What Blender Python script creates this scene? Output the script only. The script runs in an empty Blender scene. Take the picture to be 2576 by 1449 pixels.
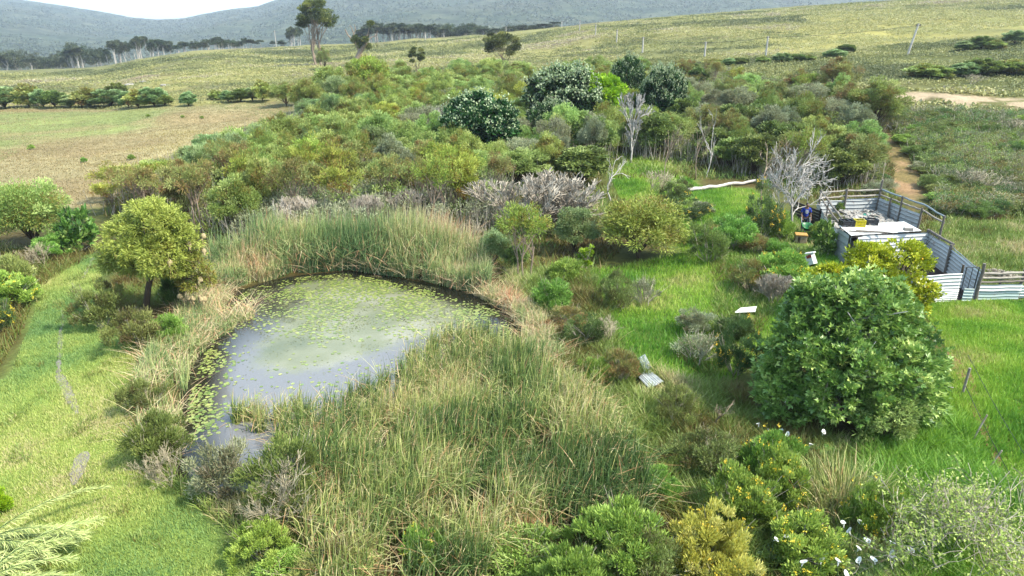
import bpy, math
import numpy as np

# ------------------------------------------------------------------ camera, world, sun, exposure
SC = bpy.context.scene
COL = SC.collection
PITCH = math.radians(20.9)
HC = 10.0
cam_d = bpy.data.cameras.new('camera')
cam = bpy.data.objects.new('camera', cam_d)
COL.objects.link(cam)
cam.location = (0, 0, HC)
cam.rotation_euler = (math.radians(90) - PITCH, 0, 0)
cam_d.lens = 24
cam_d.sensor_width = 36
cam_d.clip_start = 0.1
cam_d.clip_end = 9000
SC.camera = cam

SUN_EL, SUN_AZ = math.radians(50), math.radians(112)     # azimuth measured clockwise from +Y
SUN_DIR = np.array([math.sin(SUN_AZ) * math.cos(SUN_EL), math.cos(SUN_AZ) * math.cos(SUN_EL), math.sin(SUN_EL)])
W = bpy.data.worlds.new('World')
SC.world = W
W.use_nodes = True
nt = W.node_tree
nt.nodes.clear()
out = nt.nodes.new('ShaderNodeOutputWorld')
sky = nt.nodes.new('ShaderNodeTexSky')
sky.sky_type = 'NISHITA'
sky.sun_disc = False
sky.sun_elevation = SUN_EL
sky.sun_rotation = SUN_AZ
sky.air_density = 1.0
sky.dust_density = 2.0
bg1 = nt.nodes.new('ShaderNodeBackground')
bg1.inputs[1].default_value = 0.15
nt.links.new(sky.outputs[0], bg1.inputs[0])
bg2 = nt.nodes.new('ShaderNodeBackground')
bg2.inputs[0].default_value = (0.57, 0.82, 1.0, 1)
bg2.inputs[1].default_value = 0.62
tc = nt.nodes.new('ShaderNodeTexCoord')
mp = nt.nodes.new('ShaderNodeMapping')
mp.inputs['Scale'].default_value = (1, 1, 3.2)
no = nt.nodes.new('ShaderNodeTexNoise')
no.inputs['Scale'].default_value = 1.7
no.inputs['Detail'].default_value = 6
no.inputs['Roughness'].default_value = 0.6
rp = nt.nodes.new('ShaderNodeValToRGB')
rp.color_ramp.elements[0].position = 0.36
rp.color_ramp.elements[0].color = (0.35, 0.35, 0.35, 1)
rp.color_ramp.elements[1].position = 0.62
mx = nt.nodes.new('ShaderNodeMixShader')
nt.links.new(tc.outputs['Generated'], mp.inputs[0])
nt.links.new(mp.outputs[0], no.inputs['Vector'])
nt.links.new(no.outputs['Fac'], rp.inputs[0])
nt.links.new(rp.outputs[0], mx.inputs[0])
nt.links.new(bg1.outputs[0], mx.inputs[1])
nt.links.new(bg2.outputs[0], mx.inputs[2])
nt.links.new(mx.outputs[0], out.inputs[0])

sd_ = bpy.data.lights.new('sun', 'SUN')
sd_.energy = 3.5
sd_.angle = math.radians(5)
sd_.color = (1.0, 0.93, 0.78)
so = bpy.data.objects.new('sun', sd_)
COL.objects.link(so)
from mathutils import Vector
so.rotation_euler = Vector(SUN_DIR).to_track_quat('Z', 'Y').to_euler()
so.location = (60, -30, 80)
SC.view_settings.view_transform = 'Standard'
SC.view_settings.look = 'None'
SC.view_settings.gamma = 1
SC.view_settings.exposure = 1.82
SC.cycles.max_bounces = 5
SC.cycles.diffuse_bounces = 3
SC.cycles.glossy_bounces = 2
SC.cycles.transmission_bounces = 3
SC.cycles.volume_bounces = 0
SC.cycles.use_denoising = True
SC.cycles.denoiser = 'OPENIMAGEDENOISE'
SC.cycles.denoising_input_passes = 'RGB_ALBEDO_NORMAL'
SC.cycles.denoising_prefilter = 'ACCURATE'
SC.cycles.caustics_reflective = False
SC.cycles.caustics_refractive = False

# ------------------------------------------------------------------ maths
F, CX, CY = 1717.33, 1288.0, 724.5
FWD = np.array([0, math.cos(PITCH), -math.sin(PITCH)])
UP = np.array([0, math.sin(PITCH), math.cos(PITCH)])
CAM = np.array([0, 0, HC])


def ray(u, v):
    u = np.asarray(u, float); v = np.asarray(v, float)
    x = (u - CX) / F; y = -(v - CY) / F
    d = x[..., None] * np.array([1, 0, 0]) + y[..., None] * UP + FWD
    return d


def project(P):
    q = np.asarray(P, float) - CAM
    d = q @ FWD
    return CX + F * q[..., 0] / d, CY - F * (q @ UP) / d, d


def sstep(a, b, x):
    t = np.clip((np.asarray(x, float) - a) / (b - a), 0, 1)
    return t * t * (3 - 2 * t)


_tab = np.random.RandomState(7).rand(4096)


def vnoise(x, y, seed=0):
    x = np.asarray(x, float); y = np.asarray(y, float)
    xi = np.floor(x).astype(np.int64); yi = np.floor(y).astype(np.int64)
    fx = x - xi; fy = y - yi
    fx = fx * fx * (3 - 2 * fx); fy = fy * fy * (3 - 2 * fy)

    def h(a, b):
        n = (a * 374761393 + b * 668265263 + seed * 1274126177) & 0x7fffffff
        n = (n ^ (n >> 13)) * 1103515245 & 0x7fffffff
        return _tab[(n >> 7) & 4095]
    a = h(xi, yi) * (1 - fx) + h(xi + 1, yi) * fx
    b = h(xi, yi + 1) * (1 - fx) + h(xi + 1, yi + 1) * fx
    return a * (1 - fy) + b * fy


def fbm(x, y, seed=0, n=4):
    s = 0; a = 0.5; t = 0
    for k in range(n):
        s = s + a * vnoise(np.asarray(x) * 2 ** k, np.asarray(y) * 2 ** k, seed + k * 17)
        t += a; a *= 0.5
    return s / t


def flat_at(u, v, z=0.0):
    d = ray(u, v)
    t = (z - HC) / d[..., 2]
    return CAM + d * t[..., None]


def sdist(P, poly):
    """signed distance to a polygon, negative inside"""
    P = np.asarray(P, float)[..., :2]; poly = np.asarray(poly, float)[:, :2]
    dmin = np.full(P.shape[:-1], 1e9); ins = np.zeros(P.shape[:-1], bool)
    n = len(poly)
    for i in range(n):
        a = poly[i]; b = poly[(i + 1) % n]
        e = b - a; w = P - a
        t = np.clip((w @ e) / max(e @ e, 1e-9), 0, 1)
        q = w - t[..., None] * e
        dmin = np.minimum(dmin, np.sqrt((q ** 2).sum(-1)))
        c = ((a[1] > P[..., 1]) != (b[1] > P[..., 1]))
        with np.errstate(divide='ignore', invalid='ignore'):
            xx = (b[0] - a[0]) * (P[..., 1] - a[1]) / (b[1] - a[1]) + a[0]
        ins ^= c & (P[..., 0] < xx)
    return np.where(ins, -dmin, dmin)


POND_D = [(545, 762), (600, 735), (680, 708), (760, 694), (880, 684), (960, 694), (1050, 712), (1130, 728), (1200, 746), (1262, 772),
          (1298, 815), (1296, 872), (1270, 935), (1200, 1010), (1080, 1080), (900, 1140), (740, 1200), (640, 1230), (520, 1235),
          (458, 1205), (445, 1120), (462, 1020), (480, 950), (510, 880), (530, 830)]
POND = flat_at(*np.array(POND_D, float).T, z=0.0)[:, :2]

BROW_D = np.array([(-900, 200), (-300, 190), (0, 180), (250, 172), (350, 150), (480, 132), (700, 118), (950, 106), (1250, 85), (1500, 58),
                   (1800, 32), (2000, 18), (2250, 0), (2576, -28), (3300, -70)], float)
_d = ray(BROW_D[:, 0], BROW_D[:, 1])
BT = _d[:, 0] / _d[:, 1]
YB = 320.0
BZ = HC + YB * _d[:, 2] / _d[:, 1]


def height(X, Y):
    X = np.asarray(X, float); Y = np.asarray(Y, float)
    t = X / np.maximum(Y, 20)
    B = np.interp(t, BT, BZ)
    a = np.clip((Y - 42) / (YB - 42), 0, 1) ** 1.12
    z = a * B
    z = np.where(Y > YB, B + ((B - HC) / YB - 0.055) * (Y - YB), z)
    z = z + 1.9 * sstep(16, 42, X) * sstep(34, 62, Y) * (1 - sstep(90, 150, Y))
    z = z + (fbm(X / 45, Y / 45, 3, 3) - 0.5) * 4.5 * sstep(70, 170, Y) * (1 - 0.8 * sstep(250, 320, Y))
    z = z + (fbm(X / 6, Y / 6, 5, 3) - 0.5) * (0.25 + 0.5 * sstep(40, 90, Y))
    s = sdist(np.stack([X, Y], -1), POND)
    z = z * sstep(0, 6, s) + (0.22 * sstep(0.0, 1.2, s)) - 0.55 * (1 - sstep(-0.9, 0.15, s))
    return z


def at_many(u, v):
    u = np.atleast_1d(np.asarray(u, float)); v = np.atleast_1d(np.asarray(v, float))
    d = ray(u, v)
    ts = np.geomspace(6, 900, 420)
    lo = np.full(len(u), ts[0]); hi = np.full(len(u), ts[-1]); done = np.zeros(len(u), bool)
    P = CAM + d[:, None, :] * ts[None, :, None]
    below = P[..., 2] < height(P[..., 0], P[..., 1])
    k = np.argmax(below, 1)
    ok = below.any(1)
    lo = ts[np.maximum(k - 1, 0)]; hi = ts[k]
    for _ in range(14):
        m = 0.5 * (lo + hi)
        Q = CAM + d * m[:, None]
        b = Q[:, 2] < height(Q[:, 0], Q[:, 1])
        hi = np.where(b, m, hi); lo = np.where(b, lo, m)
    Q = CAM + d * hi[:, None]
    Q[~ok] = CAM + d[~ok] * 330
    return Q


def at(u, v):
    return at_many([u], [v])[0]


def at_y(u, Y):
    t = (u - CX) / F
    # column u at ground distance Y, on the ground
    X = t * Y * math.cos(PITCH)
    for _ in range(4):
        z = float(height(X, Y))
        dep = np.dot(np.array([X, Y, z]) - CAM, FWD)
        X = t * dep
    return np.array([X, Y, float(height(X, Y))])


def poly_w(pts):
    a = np.array(pts, float)
    return at_many(a[:, 0], a[:, 1])[:, :2]


def lin(c):
    c = np.asarray(c, float) / 255
    return np.where(c <= 0.04045, c / 12.92, ((c + 0.055) / 1.055) ** 2.4)


KG, KL = 2.6, 1.75      # brightness the light gives to ground and to leaves


# ------------------------------------------------------------------ mesh building
class MB:
    def __init__(s):
        s.V = []; s.T = []; s.Fs = []; s.n = 0

    def add(s, V, Fc, tint=0.5, mat=0):
        V = np.asarray(V, np.float32).reshape(-1, 3); Fc = np.asarray(Fc, np.int32)
        if len(V) == 0:
            return s
        s.V.append(V)
        s.T.append(np.broadcast_to(np.asarray(tint, np.float32), (len(V),)))
        s.Fs.append((Fc + s.n, mat))
        s.n += len(V)
        return s

    def mesh(s, name, mats, smooth=False, extra=None):
        me = bpy.data.meshes.new(name)
        V = np.concatenate(s.V)
        me.vertices.add(len(V))
        me.vertices.foreach_set('co', V.ravel())
        nl = sum(f.size for f, m in s.Fs); nf = sum(len(f) for f, m in s.Fs)
        me.loops.add(nl); me.polygons.add(nf)
        li = np.concatenate([f.ravel() for f, m in s.Fs]).astype(np.int32)
        tot = np.concatenate([np.full(len(f), f.shape[1], np.int32) for f, m in s.Fs])
        st = np.concatenate([[0], np.cumsum(tot)[:-1]]).astype(np.int32)
        mi = np.concatenate([np.full(len(f), m, np.int32) for f, m in s.Fs])
        me.loops.foreach_set('vertex_index', li)
        me.polygons.foreach_set('loop_start', st)
        me.polygons.foreach_set('material_index', mi)
        me.update(calc_edges=True)
        me.polygons.foreach_set('use_smooth', np.full(nf, smooth))
        a = me.attributes.new('tint', 'FLOAT', 'POINT')
        a.data.foreach_set('value', np.concatenate(s.T).astype(np.float32))
        for m in (mats if isinstance(mats, (list, tuple)) else [mats]):
            me.materials.append(m)
        if extra is not None:
            for k, arr in extra.items():
                b = me.attributes.new(k, 'FLOAT_COLOR', 'POINT')
                b.data.foreach_set('color', np.asarray(arr, np.float32).ravel())
        return me


def unit(v):
    return v / np.maximum(np.linalg.norm(v, axis=-1, keepdims=True), 1e-9)


def m_leaves(P, D, N, L, Wd, tint, mb, fold=0.12):
    """one folded diamond leaf per point"""
    n = len(P)
    L = np.broadcast_to(L, (n,))[:, None]; Wd = np.broadcast_to(Wd, (n,))[:, None]
    D = unit(D); S = unit(np.cross(D, N)); U = np.cross(S, D)
    V = np.stack([P, P + D * L * 0.45 + S * Wd / 2 + U * L * fold, P + D * L, P + D * L * 0.45 - S * Wd / 2 + U * L * fold], 1)
    Fc = np.arange(4 * n).reshape(n, 4)
    mb.add(V.reshape(-1, 3), Fc, np.repeat(np.broadcast_to(tint, (n,)), 4))


def m_lobed(P, D, N, L, tint, mb):
    """hand shaped leaf: three diamonds"""
    n = len(P)
    D = unit(D); S = unit(np.cross(D, N)); U = unit(np.cross(S, D))
    for ang, f in ((0, 1.0), (0.85, 0.8), (-0.85, 0.8)):
        d2 = D * math.cos(ang) + S * math.sin(ang) + U * 0.12 * (1 if ang else 0)
        m_leaves(P, d2, U, L * f, L * 0.42 * f, tint, mb, 0.06)


def m_segs(S, mb, k=3, tint=0.5):
    """S: (n,8) p0 p1 r0 r1"""
    S = np.asarray(S, float)
    if len(S) == 0:
        return
    p0, p1, r0, r1 = S[:, :3], S[:, 3:6], S[:, 6], S[:, 7]
    d = unit(p1 - p0)
    ref = np.where(np.abs(d[:, 2:3]) > 0.9, np.array([[1.0, 0, 0]]), np.array([[0, 0, 1.0]]))
    a = unit(np.cross(d, ref)); b = np.cross(d, a)
    th = np.arange(k) * 2 * math.pi / k
    ring = a[:, None] * np.cos(th)[None, :, None] + b[:, None] * np.sin(th)[None, :, None]
    p1 = p1 + d * r1[:, None] * 0.3
    V = np.concatenate([p0[:, None] + ring * r0[:, None, None], p1[:, None] + ring * r1[:, None, None]], 1)
    base = (np.arange(len(S)) * 2 * k)[:, None, None]
    i = np.arange(k)
    q = np.stack([i, (i + 1) % k, k + (i + 1) % k, k + i], 1)[None]
    t = np.broadcast_to(tint, (len(S),))
    mb.add(V.reshape(-1, 3), (base + q).reshape(-1, 4), np.repeat(t, 2 * k))


def m_chain(pts, rad, mb, k=6, tint=0.5, cap=True):
    """smooth tube along pts"""
    pts = np.asarray(pts, float); n = len(pts)
    rad = np.broadcast_to(rad, (n,))
    tan = unit(np.gradient(pts, axis=0))
    ref = np.array([0, 0, 1.0]) if abs(tan[0][2]) < 0.8 else np.array([1.0, 0, 0])
    V = []
    a = unit(np.cross(tan[0], ref))
    th = np.arange(k) * 2 * math.pi / k
    for i in range(n):
        a = unit(a - tan[i] * (a @ tan[i])); b = np.cross(tan[i], a)
        V.append(pts[i] + rad[i] * (np.outer(np.cos(th), a) + np.outer(np.sin(th), b)))
    V = np.array(V).reshape(-1, 3)
    i = np.arange(k)
    fs = [np.stack([j * k + i, j * k + (i + 1) % k, (j + 1) * k + (i + 1) % k, (j + 1) * k + i], 1) for j in range(n - 1)]
    mb.add(V, np.concatenate(fs), tint)
    if cap:
        mb.add(V[-k:], np.arange(k)[None], tint)
        mb.add(V[:k], np.arange(k)[::-1][None], tint)


def m_box(c, s, mb, R=None, tint=0.5, mat=0, bev=0.0):
    c = np.asarray(c, float); h = np.asarray(s, float) / 2
    if bev <= 0:
        V = np.array([[x, y, z] for z in (-1, 1) for y in (-1, 1) for x in (-1, 1)], float) * h
        Fc = [[0, 2, 3, 1], [4, 5, 7, 6], [0, 1, 5, 4], [2, 6, 7, 3], [0, 4, 6, 2], [1, 3, 7, 5]]
        if R is not None:
            V = V @ np.asarray(R).T
        mb.add(V + c, Fc, tint, mat)
    else:
        # chamfered along the vertical edges and the top
        b = bev
        ring = np.array([(-h[0] + b, -h[1]), (h[0] - b, -h[1]), (h[0], -h[1] + b), (h[0], h[1] - b), (h[0] - b, h[1]), (-h[0] + b, h[1]), (-h[0], h[1] - b), (-h[0], -h[1] + b)])
        r2 = ring * (1 - b / np.maximum(h[:2], 1e-6))
        V = np.concatenate([np.c_[ring, np.full(8, -h[2])], np.c_[ring, np.full(8, h[2] - b)], np.c_[r2, np.full(8, h[2])]])
        i = np.arange(8)
        q = np.concatenate([np.stack([j + i, j + (i + 1) % 8, j + 8 + (i + 1) % 8, j + 8 + i], 1) for j in (0, 8)])
        if R is not None:
            V = V @ np.asarray(R).T
        mb.add(V + c, q, tint, mat)
        mb.add(V[16:] + c, np.arange(8)[None], tint, mat)
        mb.add(V[:8] + c, np.arange(8)[::-1][None], tint, mat)


def rotz(a):
    c, s = math.cos(a), math.sin(a)
    return np.array([[c, -s, 0], [s, c, 0], [0, 0, 1.0]])


def rotx(a):
    c, s = math.cos(a), math.sin(a)
    return np.array([[1, 0, 0], [0, c, -s], [0, s, c]])


def m_blades(B, h, az, bend, w, tint, mb, nseg=3, lean=0.1, rng=None, droop=0.0, kink=0.0, tip=0.0):
    """grass or reed blades rooted at B, bending towards az"""
    n = len(B)
    h = np.broadcast_to(h, (n,)); bend = np.broadcast_to(bend, (n,)); w = np.broadcast_to(w, (n,)); lean = np.broadcast_to(lean, (n,))
    droop = np.broadcast_to(droop, (n,)); kink = np.broadcast_to(kink, (n,))
    hd = np.stack([np.cos(az), np.sin(az), np.zeros(n)], 1)
    a2 = rng.rand(n) * math.pi
    sd = np.stack([np.cos(a2), np.sin(a2), np.zeros(n)], 1)
    rows = []
    for i in range(nseg + 1):
        s = i / nseg
        kk = kink * max(0.0, (s - 0.6) / 0.4)
        c = B + hd * (h * (lean * s + bend * s * s + kk * 0.34))[:, None] + np.array([0, 0, 1.0]) * (h * (s - 0.35 * bend * s * s - droop * s ** 3 - kk * 0.42))[:, None]
        ww = w * (1 - s ** 2.2) * 0.5 + 0.0008
        if i == nseg:
            rows.append(c[:, None])
        else:
            rows.append(np.stack([c - sd * ww[:, None], c + sd * ww[:, None]], 1))
    V = np.concatenate(rows, 1)
    m = 2 * nseg + 1
    base = (np.arange(n) * m)[:, None]
    t = np.repeat(np.broadcast_to(tint, (n,)), m)
    if tip:
        t = t.reshape(n, m).copy(); t[:, -3:] = np.clip(t[:, -3:] + tip, 0, .99); t = t.ravel()
    qs = [np.concatenate([base + 2 * j, base + 2 * j + 1, base + 2 * j + 3, base + 2 * j + 2], 1) for j in range(nseg - 1)]
    n0 = mb.n
    mb.V.append(V.reshape(-1, 3).astype(np.float32)); mb.T.append(t.astype(np.float32))
    if qs:
        mb.Fs.append((np.concatenate(qs).astype(np.int32) + n0, 0))
    j = 2 * (nseg - 1)
    mb.Fs.append((np.concatenate([base + j, base + j + 1, base + j + 2], 1).astype(np.int32) + n0, 0))
    mb.n += n * m


# ------------------------------------------------------------------ object helpers
def link(name, me, parent=None):
    o = bpy.data.objects.new(name, me)
    COL.objects.link(o)
    if parent is not None:
        o.parent = parent
    return o


def tag(o, label=None, cat=None, group=None, kind=None):
    if label: o['label'] = label
    if cat: o['category'] = cat
    if group: o['group'] = group
    if kind: o['kind'] = kind
    return o


def thing(name, loc, label, cat, group=None, rz=0.0):
    o = bpy.data.objects.new(name, None)
    COL.objects.link(o)
    o.location = tuple(float(q) for q in loc); o.rotation_euler = (0, 0, rz)
    return tag(o, label, cat, group)


def place(tpl, loc, w, h, rz, label, cat, group=None, name=None, w2=None):
    """put a plant made from a template (list of parts) at loc, w wide and h tall"""
    sx = w / tpl['w']; sz = h / tpl['h']
    o = thing(name or tpl['name'], loc, label, cat, group, rz)
    o.scale = (sx, sx if w2 is None else w2 / tpl['w'], sz)
    for pn, me, sub in tpl['parts']:
        c = link(pn, me, o)
        for sn, sm in sub:
            link(sn, sm, c)
    return o

# ------------------------------------------------------------------ materials
def new_mat(name):
    m = bpy.data.materials.new(name)
    m.use_nodes = True
    t = m.node_tree
    return m, t, t.nodes['Principled BSDF'], t.nodes['Material Output']


def N(t, typ, **kw):
    n = t.nodes.new(typ)
    for k, v in kw.items():
        if hasattr(n, k) and not isinstance(v, (tuple, list)) :
            setattr(n, k, v)
    return n


def ramp(t, stops, k=1.0):
    r = t.nodes.new('ShaderNodeValToRGB')
    cr = r.color_ramp
    while len(cr.elements) < len(stops):
        cr.elements.new(0.5)
    for e, (p, c) in zip(cr.elements, stops):
        e.position = p
        e.color = (*(lin(c) / k), 1)
    return r


def fol(name, stops, k=KL, transl=0.28, rough=0.55, spec=0.35, var=0.16):
    m, t, b, o = new_mat(name)
    a = t.nodes.new('ShaderNodeAttribute'); a.attribute_name = 'tint'
    r = ramp(t, stops, k)
    t.links.new(a.outputs['Fac'], r.inputs[0])
    oi = t.nodes.new('ShaderNodeObjectInfo')
    hs = t.nodes.new('ShaderNodeHueSaturation')
    mr = t.nodes.new('ShaderNodeMapRange')
    mr.inputs[3].default_value = 1 - var; mr.inputs[4].default_value = 1 + var
    t.links.new(oi.outputs['Random'], mr.inputs[0])
    t.links.new(mr.outputs[0], hs.inputs['Value'])
    mr2 = t.nodes.new('ShaderNodeMapRange')
    mr2.inputs[3].default_value = 0.5 - var * 0.14; mr2.inputs[4].default_value = 0.5 + var * 0.14
    mul = t.nodes.new('ShaderNodeMath'); mul.operation = 'FRACT'
    m7 = t.nodes.new('ShaderNodeMath'); m7.operation = 'MULTIPLY'; m7.inputs[1].default_value = 7.31
    t.links.new(oi.outputs['Random'], m7.inputs[0]); t.links.new(m7.outputs[0], mul.inputs[0])
    t.links.new(mul.outputs[0], mr2.inputs[0]); t.links.new(mr2.outputs[0], hs.inputs['Hue'])
    t.links.new(r.outputs[0], hs.inputs['Color'])
    t.links.new(hs.outputs[0], b.inputs['Base Color'])
    b.inputs['Roughness'].default_value = rough
    b.inputs['Specular IOR Level'].default_value = spec
    tr = t.nodes.new('ShaderNodeBsdfTranslucent')
    t.links.new(hs.outputs[0], tr.inputs[0])
    mx = t.nodes.new('ShaderNodeMixShader'); mx.inputs[0].default_value = transl
    t.links.new(b.outputs[0], mx.inputs[1]); t.links.new(tr.outputs[0], mx.inputs[2])
    t.links.new(mx.outputs[0], o.inputs[0])
    return m


def plain(name, c, rough=0.8, c2=None, scale=6.0, metal=0.0, k=KG, bump=0.0, c3=None, stretch=None, detail=5, spec=0.4):
    m, t, b, o = new_mat(name)
    c2 = c2 or tuple(x * 0.8 for x in c)
    tc = t.nodes.new('ShaderNodeTexCoord'); no = t.nodes.new('ShaderNodeTexNoise')
    no.inputs['Scale'].default_value = scale; no.inputs['Detail'].default_value = detail; no.inputs['Roughness'].default_value = 0.65
    if stretch:
        mp = t.nodes.new('ShaderNodeMapping'); mp.inputs['Scale'].default_value = stretch
        t.links.new(tc.outputs['Object'], mp.inputs[0]); t.links.new(mp.outputs[0], no.inputs['Vector'])
    else:
        t.links.new(tc.outputs['Object'], no.inputs['Vector'])
    st = [(0.35, c), (0.65, c2)] + ([(0.78, c3)] if c3 else [])
    r = ramp(t, st, k)
    t.links.new(no.outputs['Fac'], r.inputs[0]); t.links.new(r.outputs[0], b.inputs['Base Color'])
    b.inputs['Roughness'].default_value = rough; b.inputs['Metallic'].default_value = metal
    b.inputs['Specular IOR Level'].default_value = spec
    if bump:
        bp = t.nodes.new('ShaderNodeBump'); bp.inputs['Strength'].default_value = bump; bp.inputs['Distance'].default_value = 0.02
        t.links.new(no.outputs['Fac'], bp.inputs['Height']); t.links.new(bp.outputs[0], b.inputs['Normal'])
    return m


M = {}
M['wattle'] = fol('wattle leaves', [(0, (134, 112, 62)), (0.2, (152, 148, 72)), (0.42, (130, 148, 72)), (0.7, (154, 174, 90)), (1, (200, 212, 132))], k=1.35)
M['wattle_yellow'] = fol('yellowing wattle leaves', [(0, (146, 120, 62)), (0.2, (168, 152, 70)), (0.45, (136, 150, 62)), (0.75, (160, 178, 74)), (1, (200, 210, 104))], k=1.4)
M['wattle_blue'] = fol('blue green wattle leaves', [(0, (122, 124, 72)), (0.25, (108, 134, 78)), (0.6, (132, 160, 98)), (1, (180, 200, 144))], k=1.35)
M['wattle_brown'] = fol('olive brown wattle leaves', [(0, (146, 118, 76)), (0.3, (150, 142, 82)), (0.6, (134, 148, 80)), (1, (180, 186, 116))], k=1.3)
M['nest_wattle'] = fol('pond side wattle leaves', [(0, (140, 118, 56)), (0.25, (140, 142, 58)), (0.6, (146, 162, 66)), (1, (192, 202, 96))], k=1.5, var=0)
M['light'] = fol('light feathery leaves', [(0, (136, 146, 76)), (0.4, (146, 172, 90)), (1, (196, 214, 130))], k=1.35)
M['grey_green'] = fol('grey green leaves', [(0, (124, 118, 90)), (0.4, (140, 148, 108)), (1, (186, 192, 158))], k=1.35)
M['dark'] = fol('dark glossy leaves', [(0, (30, 58, 30)), (0.5, (54, 92, 46)), (1, (86, 128, 62))], rough=0.4, transl=0.18)
M['blossom'] = fol('cream blossom', [(0, (150, 172, 112)), (0.5, (186, 200, 150)), (1, (214, 222, 184))], transl=0.3, k=1.9)
M['lime'] = fol('lime leaves', [(0, (96, 150, 24)), (0.5, (140, 190, 30)), (1, (180, 222, 60))])
M['olive'] = fol('olive leaves', [(0, (92, 104, 54)), (0.5, (118, 138, 68)), (1, (156, 172, 94))], k=1.4)
M['heath'] = fol('heath leaves', [(0, (110, 98, 62)), (0.35, (118, 128, 70)), (0.7, (142, 156, 84)), (1, (180, 190, 116))], k=1.35)
M['heath_dark'] = fol('dark heath leaves', [(0, (74, 86, 50)), (0.5, (92, 118, 64)), (1, (124, 152, 84))], k=1.4)
M['bright'] = fol('bright green leaves', [(0, (110, 142, 56)), (0.5, (136, 172, 70)), (1, (178, 210, 104))], k=1.5)
M['yellow_leaf'] = fol('yellow green leaves', [(0, (170, 172, 70)), (0.5, (206, 208, 96)), (1, (236, 236, 150))], k=1.15)
M['thorn_leaf'] = fol('thorny shrub leaves', [(0, (122, 140, 62)), (0.5, (160, 176, 84)), (1, (208, 216, 124))], k=1.35)
M['fig'] = fol('fig leaves', [(0, (66, 96, 42)), (0.4, (102, 138, 60)), (0.75, (148, 176, 84)), (1, (200, 216, 128))], rough=0.4, spec=0.5, transl=0.22, k=1.42)
M['lemon_leaf'] = fol('lemon leaves', [(0, (108, 128, 24)), (0.5, (158, 176, 34)), (1, (210, 216, 74))], rough=0.4, k=1.4)
M['euc'] = fol('eucalyptus leaves', [(0, (58, 70, 38)), (0.5, (102, 118, 54)), (1, (162, 168, 84))])
M['far_tree'] = fol('plantation leaves', [(0, (62, 72, 54)), (0.5, (84, 98, 68)), (1, (116, 126, 86))], var=0.25)
M['scrub'] = fol('slope scrub leaves', [(0, (112, 120, 78)), (0.22, (142, 148, 90)), (0.45, (174, 176, 110)), (0.72, (200, 194, 122)), (0.86, (208, 202, 172)), (1, (170, 150, 122))], k=1.75, var=0)
M['under'] = fol('undergrowth blades', [(0, (104, 88, 50)), (0.2, (134, 122, 64)), (0.45, (112, 136, 60)), (0.7, (138, 164, 74)), (0.88, (174, 182, 106)), (1, (212, 194, 148))], var=0, k=1.55)
M['grass'] = fol('lawn grass', [(0, (122, 160, 96)), (0.3, (154, 182, 100)), (0.6, (184, 200, 108)), (0.85, (204, 208, 126)), (1, (212, 200, 152))], k=1.45, var=0, transl=0.35)
M['grass_lush'] = fol('lush grass', [(0, (92, 146, 50)), (0.3, (126, 178, 58)), (0.6, (160, 200, 70)), (0.85, (186, 210, 92)), (1, (200, 196, 126))], k=1.6, var=0, transl=0.35)
M['dry_grass'] = fol('dry meadow grass', [(0, (168, 180, 116)), (0.35, (192, 180, 132)), (0.7, (184, 164, 120)), (1, (200, 186, 116))], k=2.1, var=0)
M['reed'] = fol('reed blades', [(0, (66, 92, 48)), (0.32, (100, 126, 64)), (0.52, (134, 150, 78)), (0.68, (188, 192, 116)), (0.86, (212, 196, 152)), (1, (180, 128, 86))], k=1.35, var=0, transl=0.25)
M['reed_pale'] = fol('pale reed blades', [(0, (84, 118, 76)), (0.3, (130, 156, 98)), (0.52, (168, 182, 114)), (0.7, (198, 196, 140)), (0.86, (218, 198, 164)), (1, (200, 144, 104))], k=1.35, var=0, transl=0.25)
M['frond'] = fol('pale frond leaves', [(0, (150, 176, 96)), (0.5, (186, 204, 132)), (1, (218, 228, 160))], k=1.4)
M['petal_yellow'] = fol('yellow flowers', [(0, (220, 176, 44)), (0.5, (236, 206, 54)), (1, (250, 230, 90))], k=1.7, transl=0.2)
M['pad'] = fol('lily pad leaf', [(0, (122, 150, 66)), (0.5, (160, 180, 92)), (1, (196, 204, 120))], k=2.4, transl=0.0, rough=0.3, spec=0.6)
M['hill_scrub'] = fol('hill scrub leaves', [(0, (76, 92, 72)), (0.5, (98, 114, 86)), (1, (124, 134, 102))], k=2.0, var=0)
M['pond_weed'] = fol('pond weed', [(0, (66, 70, 36)), (0.4, (110, 118, 58)), (0.75, (156, 162, 96)), (1, (196, 196, 150))], k=2.4, var=0, transl=0)
M['bark'] = plain('brown bark', (124, 100, 78), c2=(90, 74, 58), scale=9, stretch=(3, 3, 0.6), bump=0.6)
M['bark_pale'] = plain('pale bark', (206, 186, 164), c2=(158, 134, 112), scale=5, stretch=(3, 3, 0.5), bump=0.3)
M['dead'] = plain('weathered dead wood', (214, 208, 202), c2=(176, 168, 160), scale=4, k=1.7)
M['dead_tan'] = plain('tan dead wood', (206, 194, 166), c2=(158, 146, 118), scale=4, k=1.8)
M['dead_grey'] = plain('grey twigs', (190, 180, 164), c2=(152, 140, 124), scale=3, k=1.45)


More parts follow.
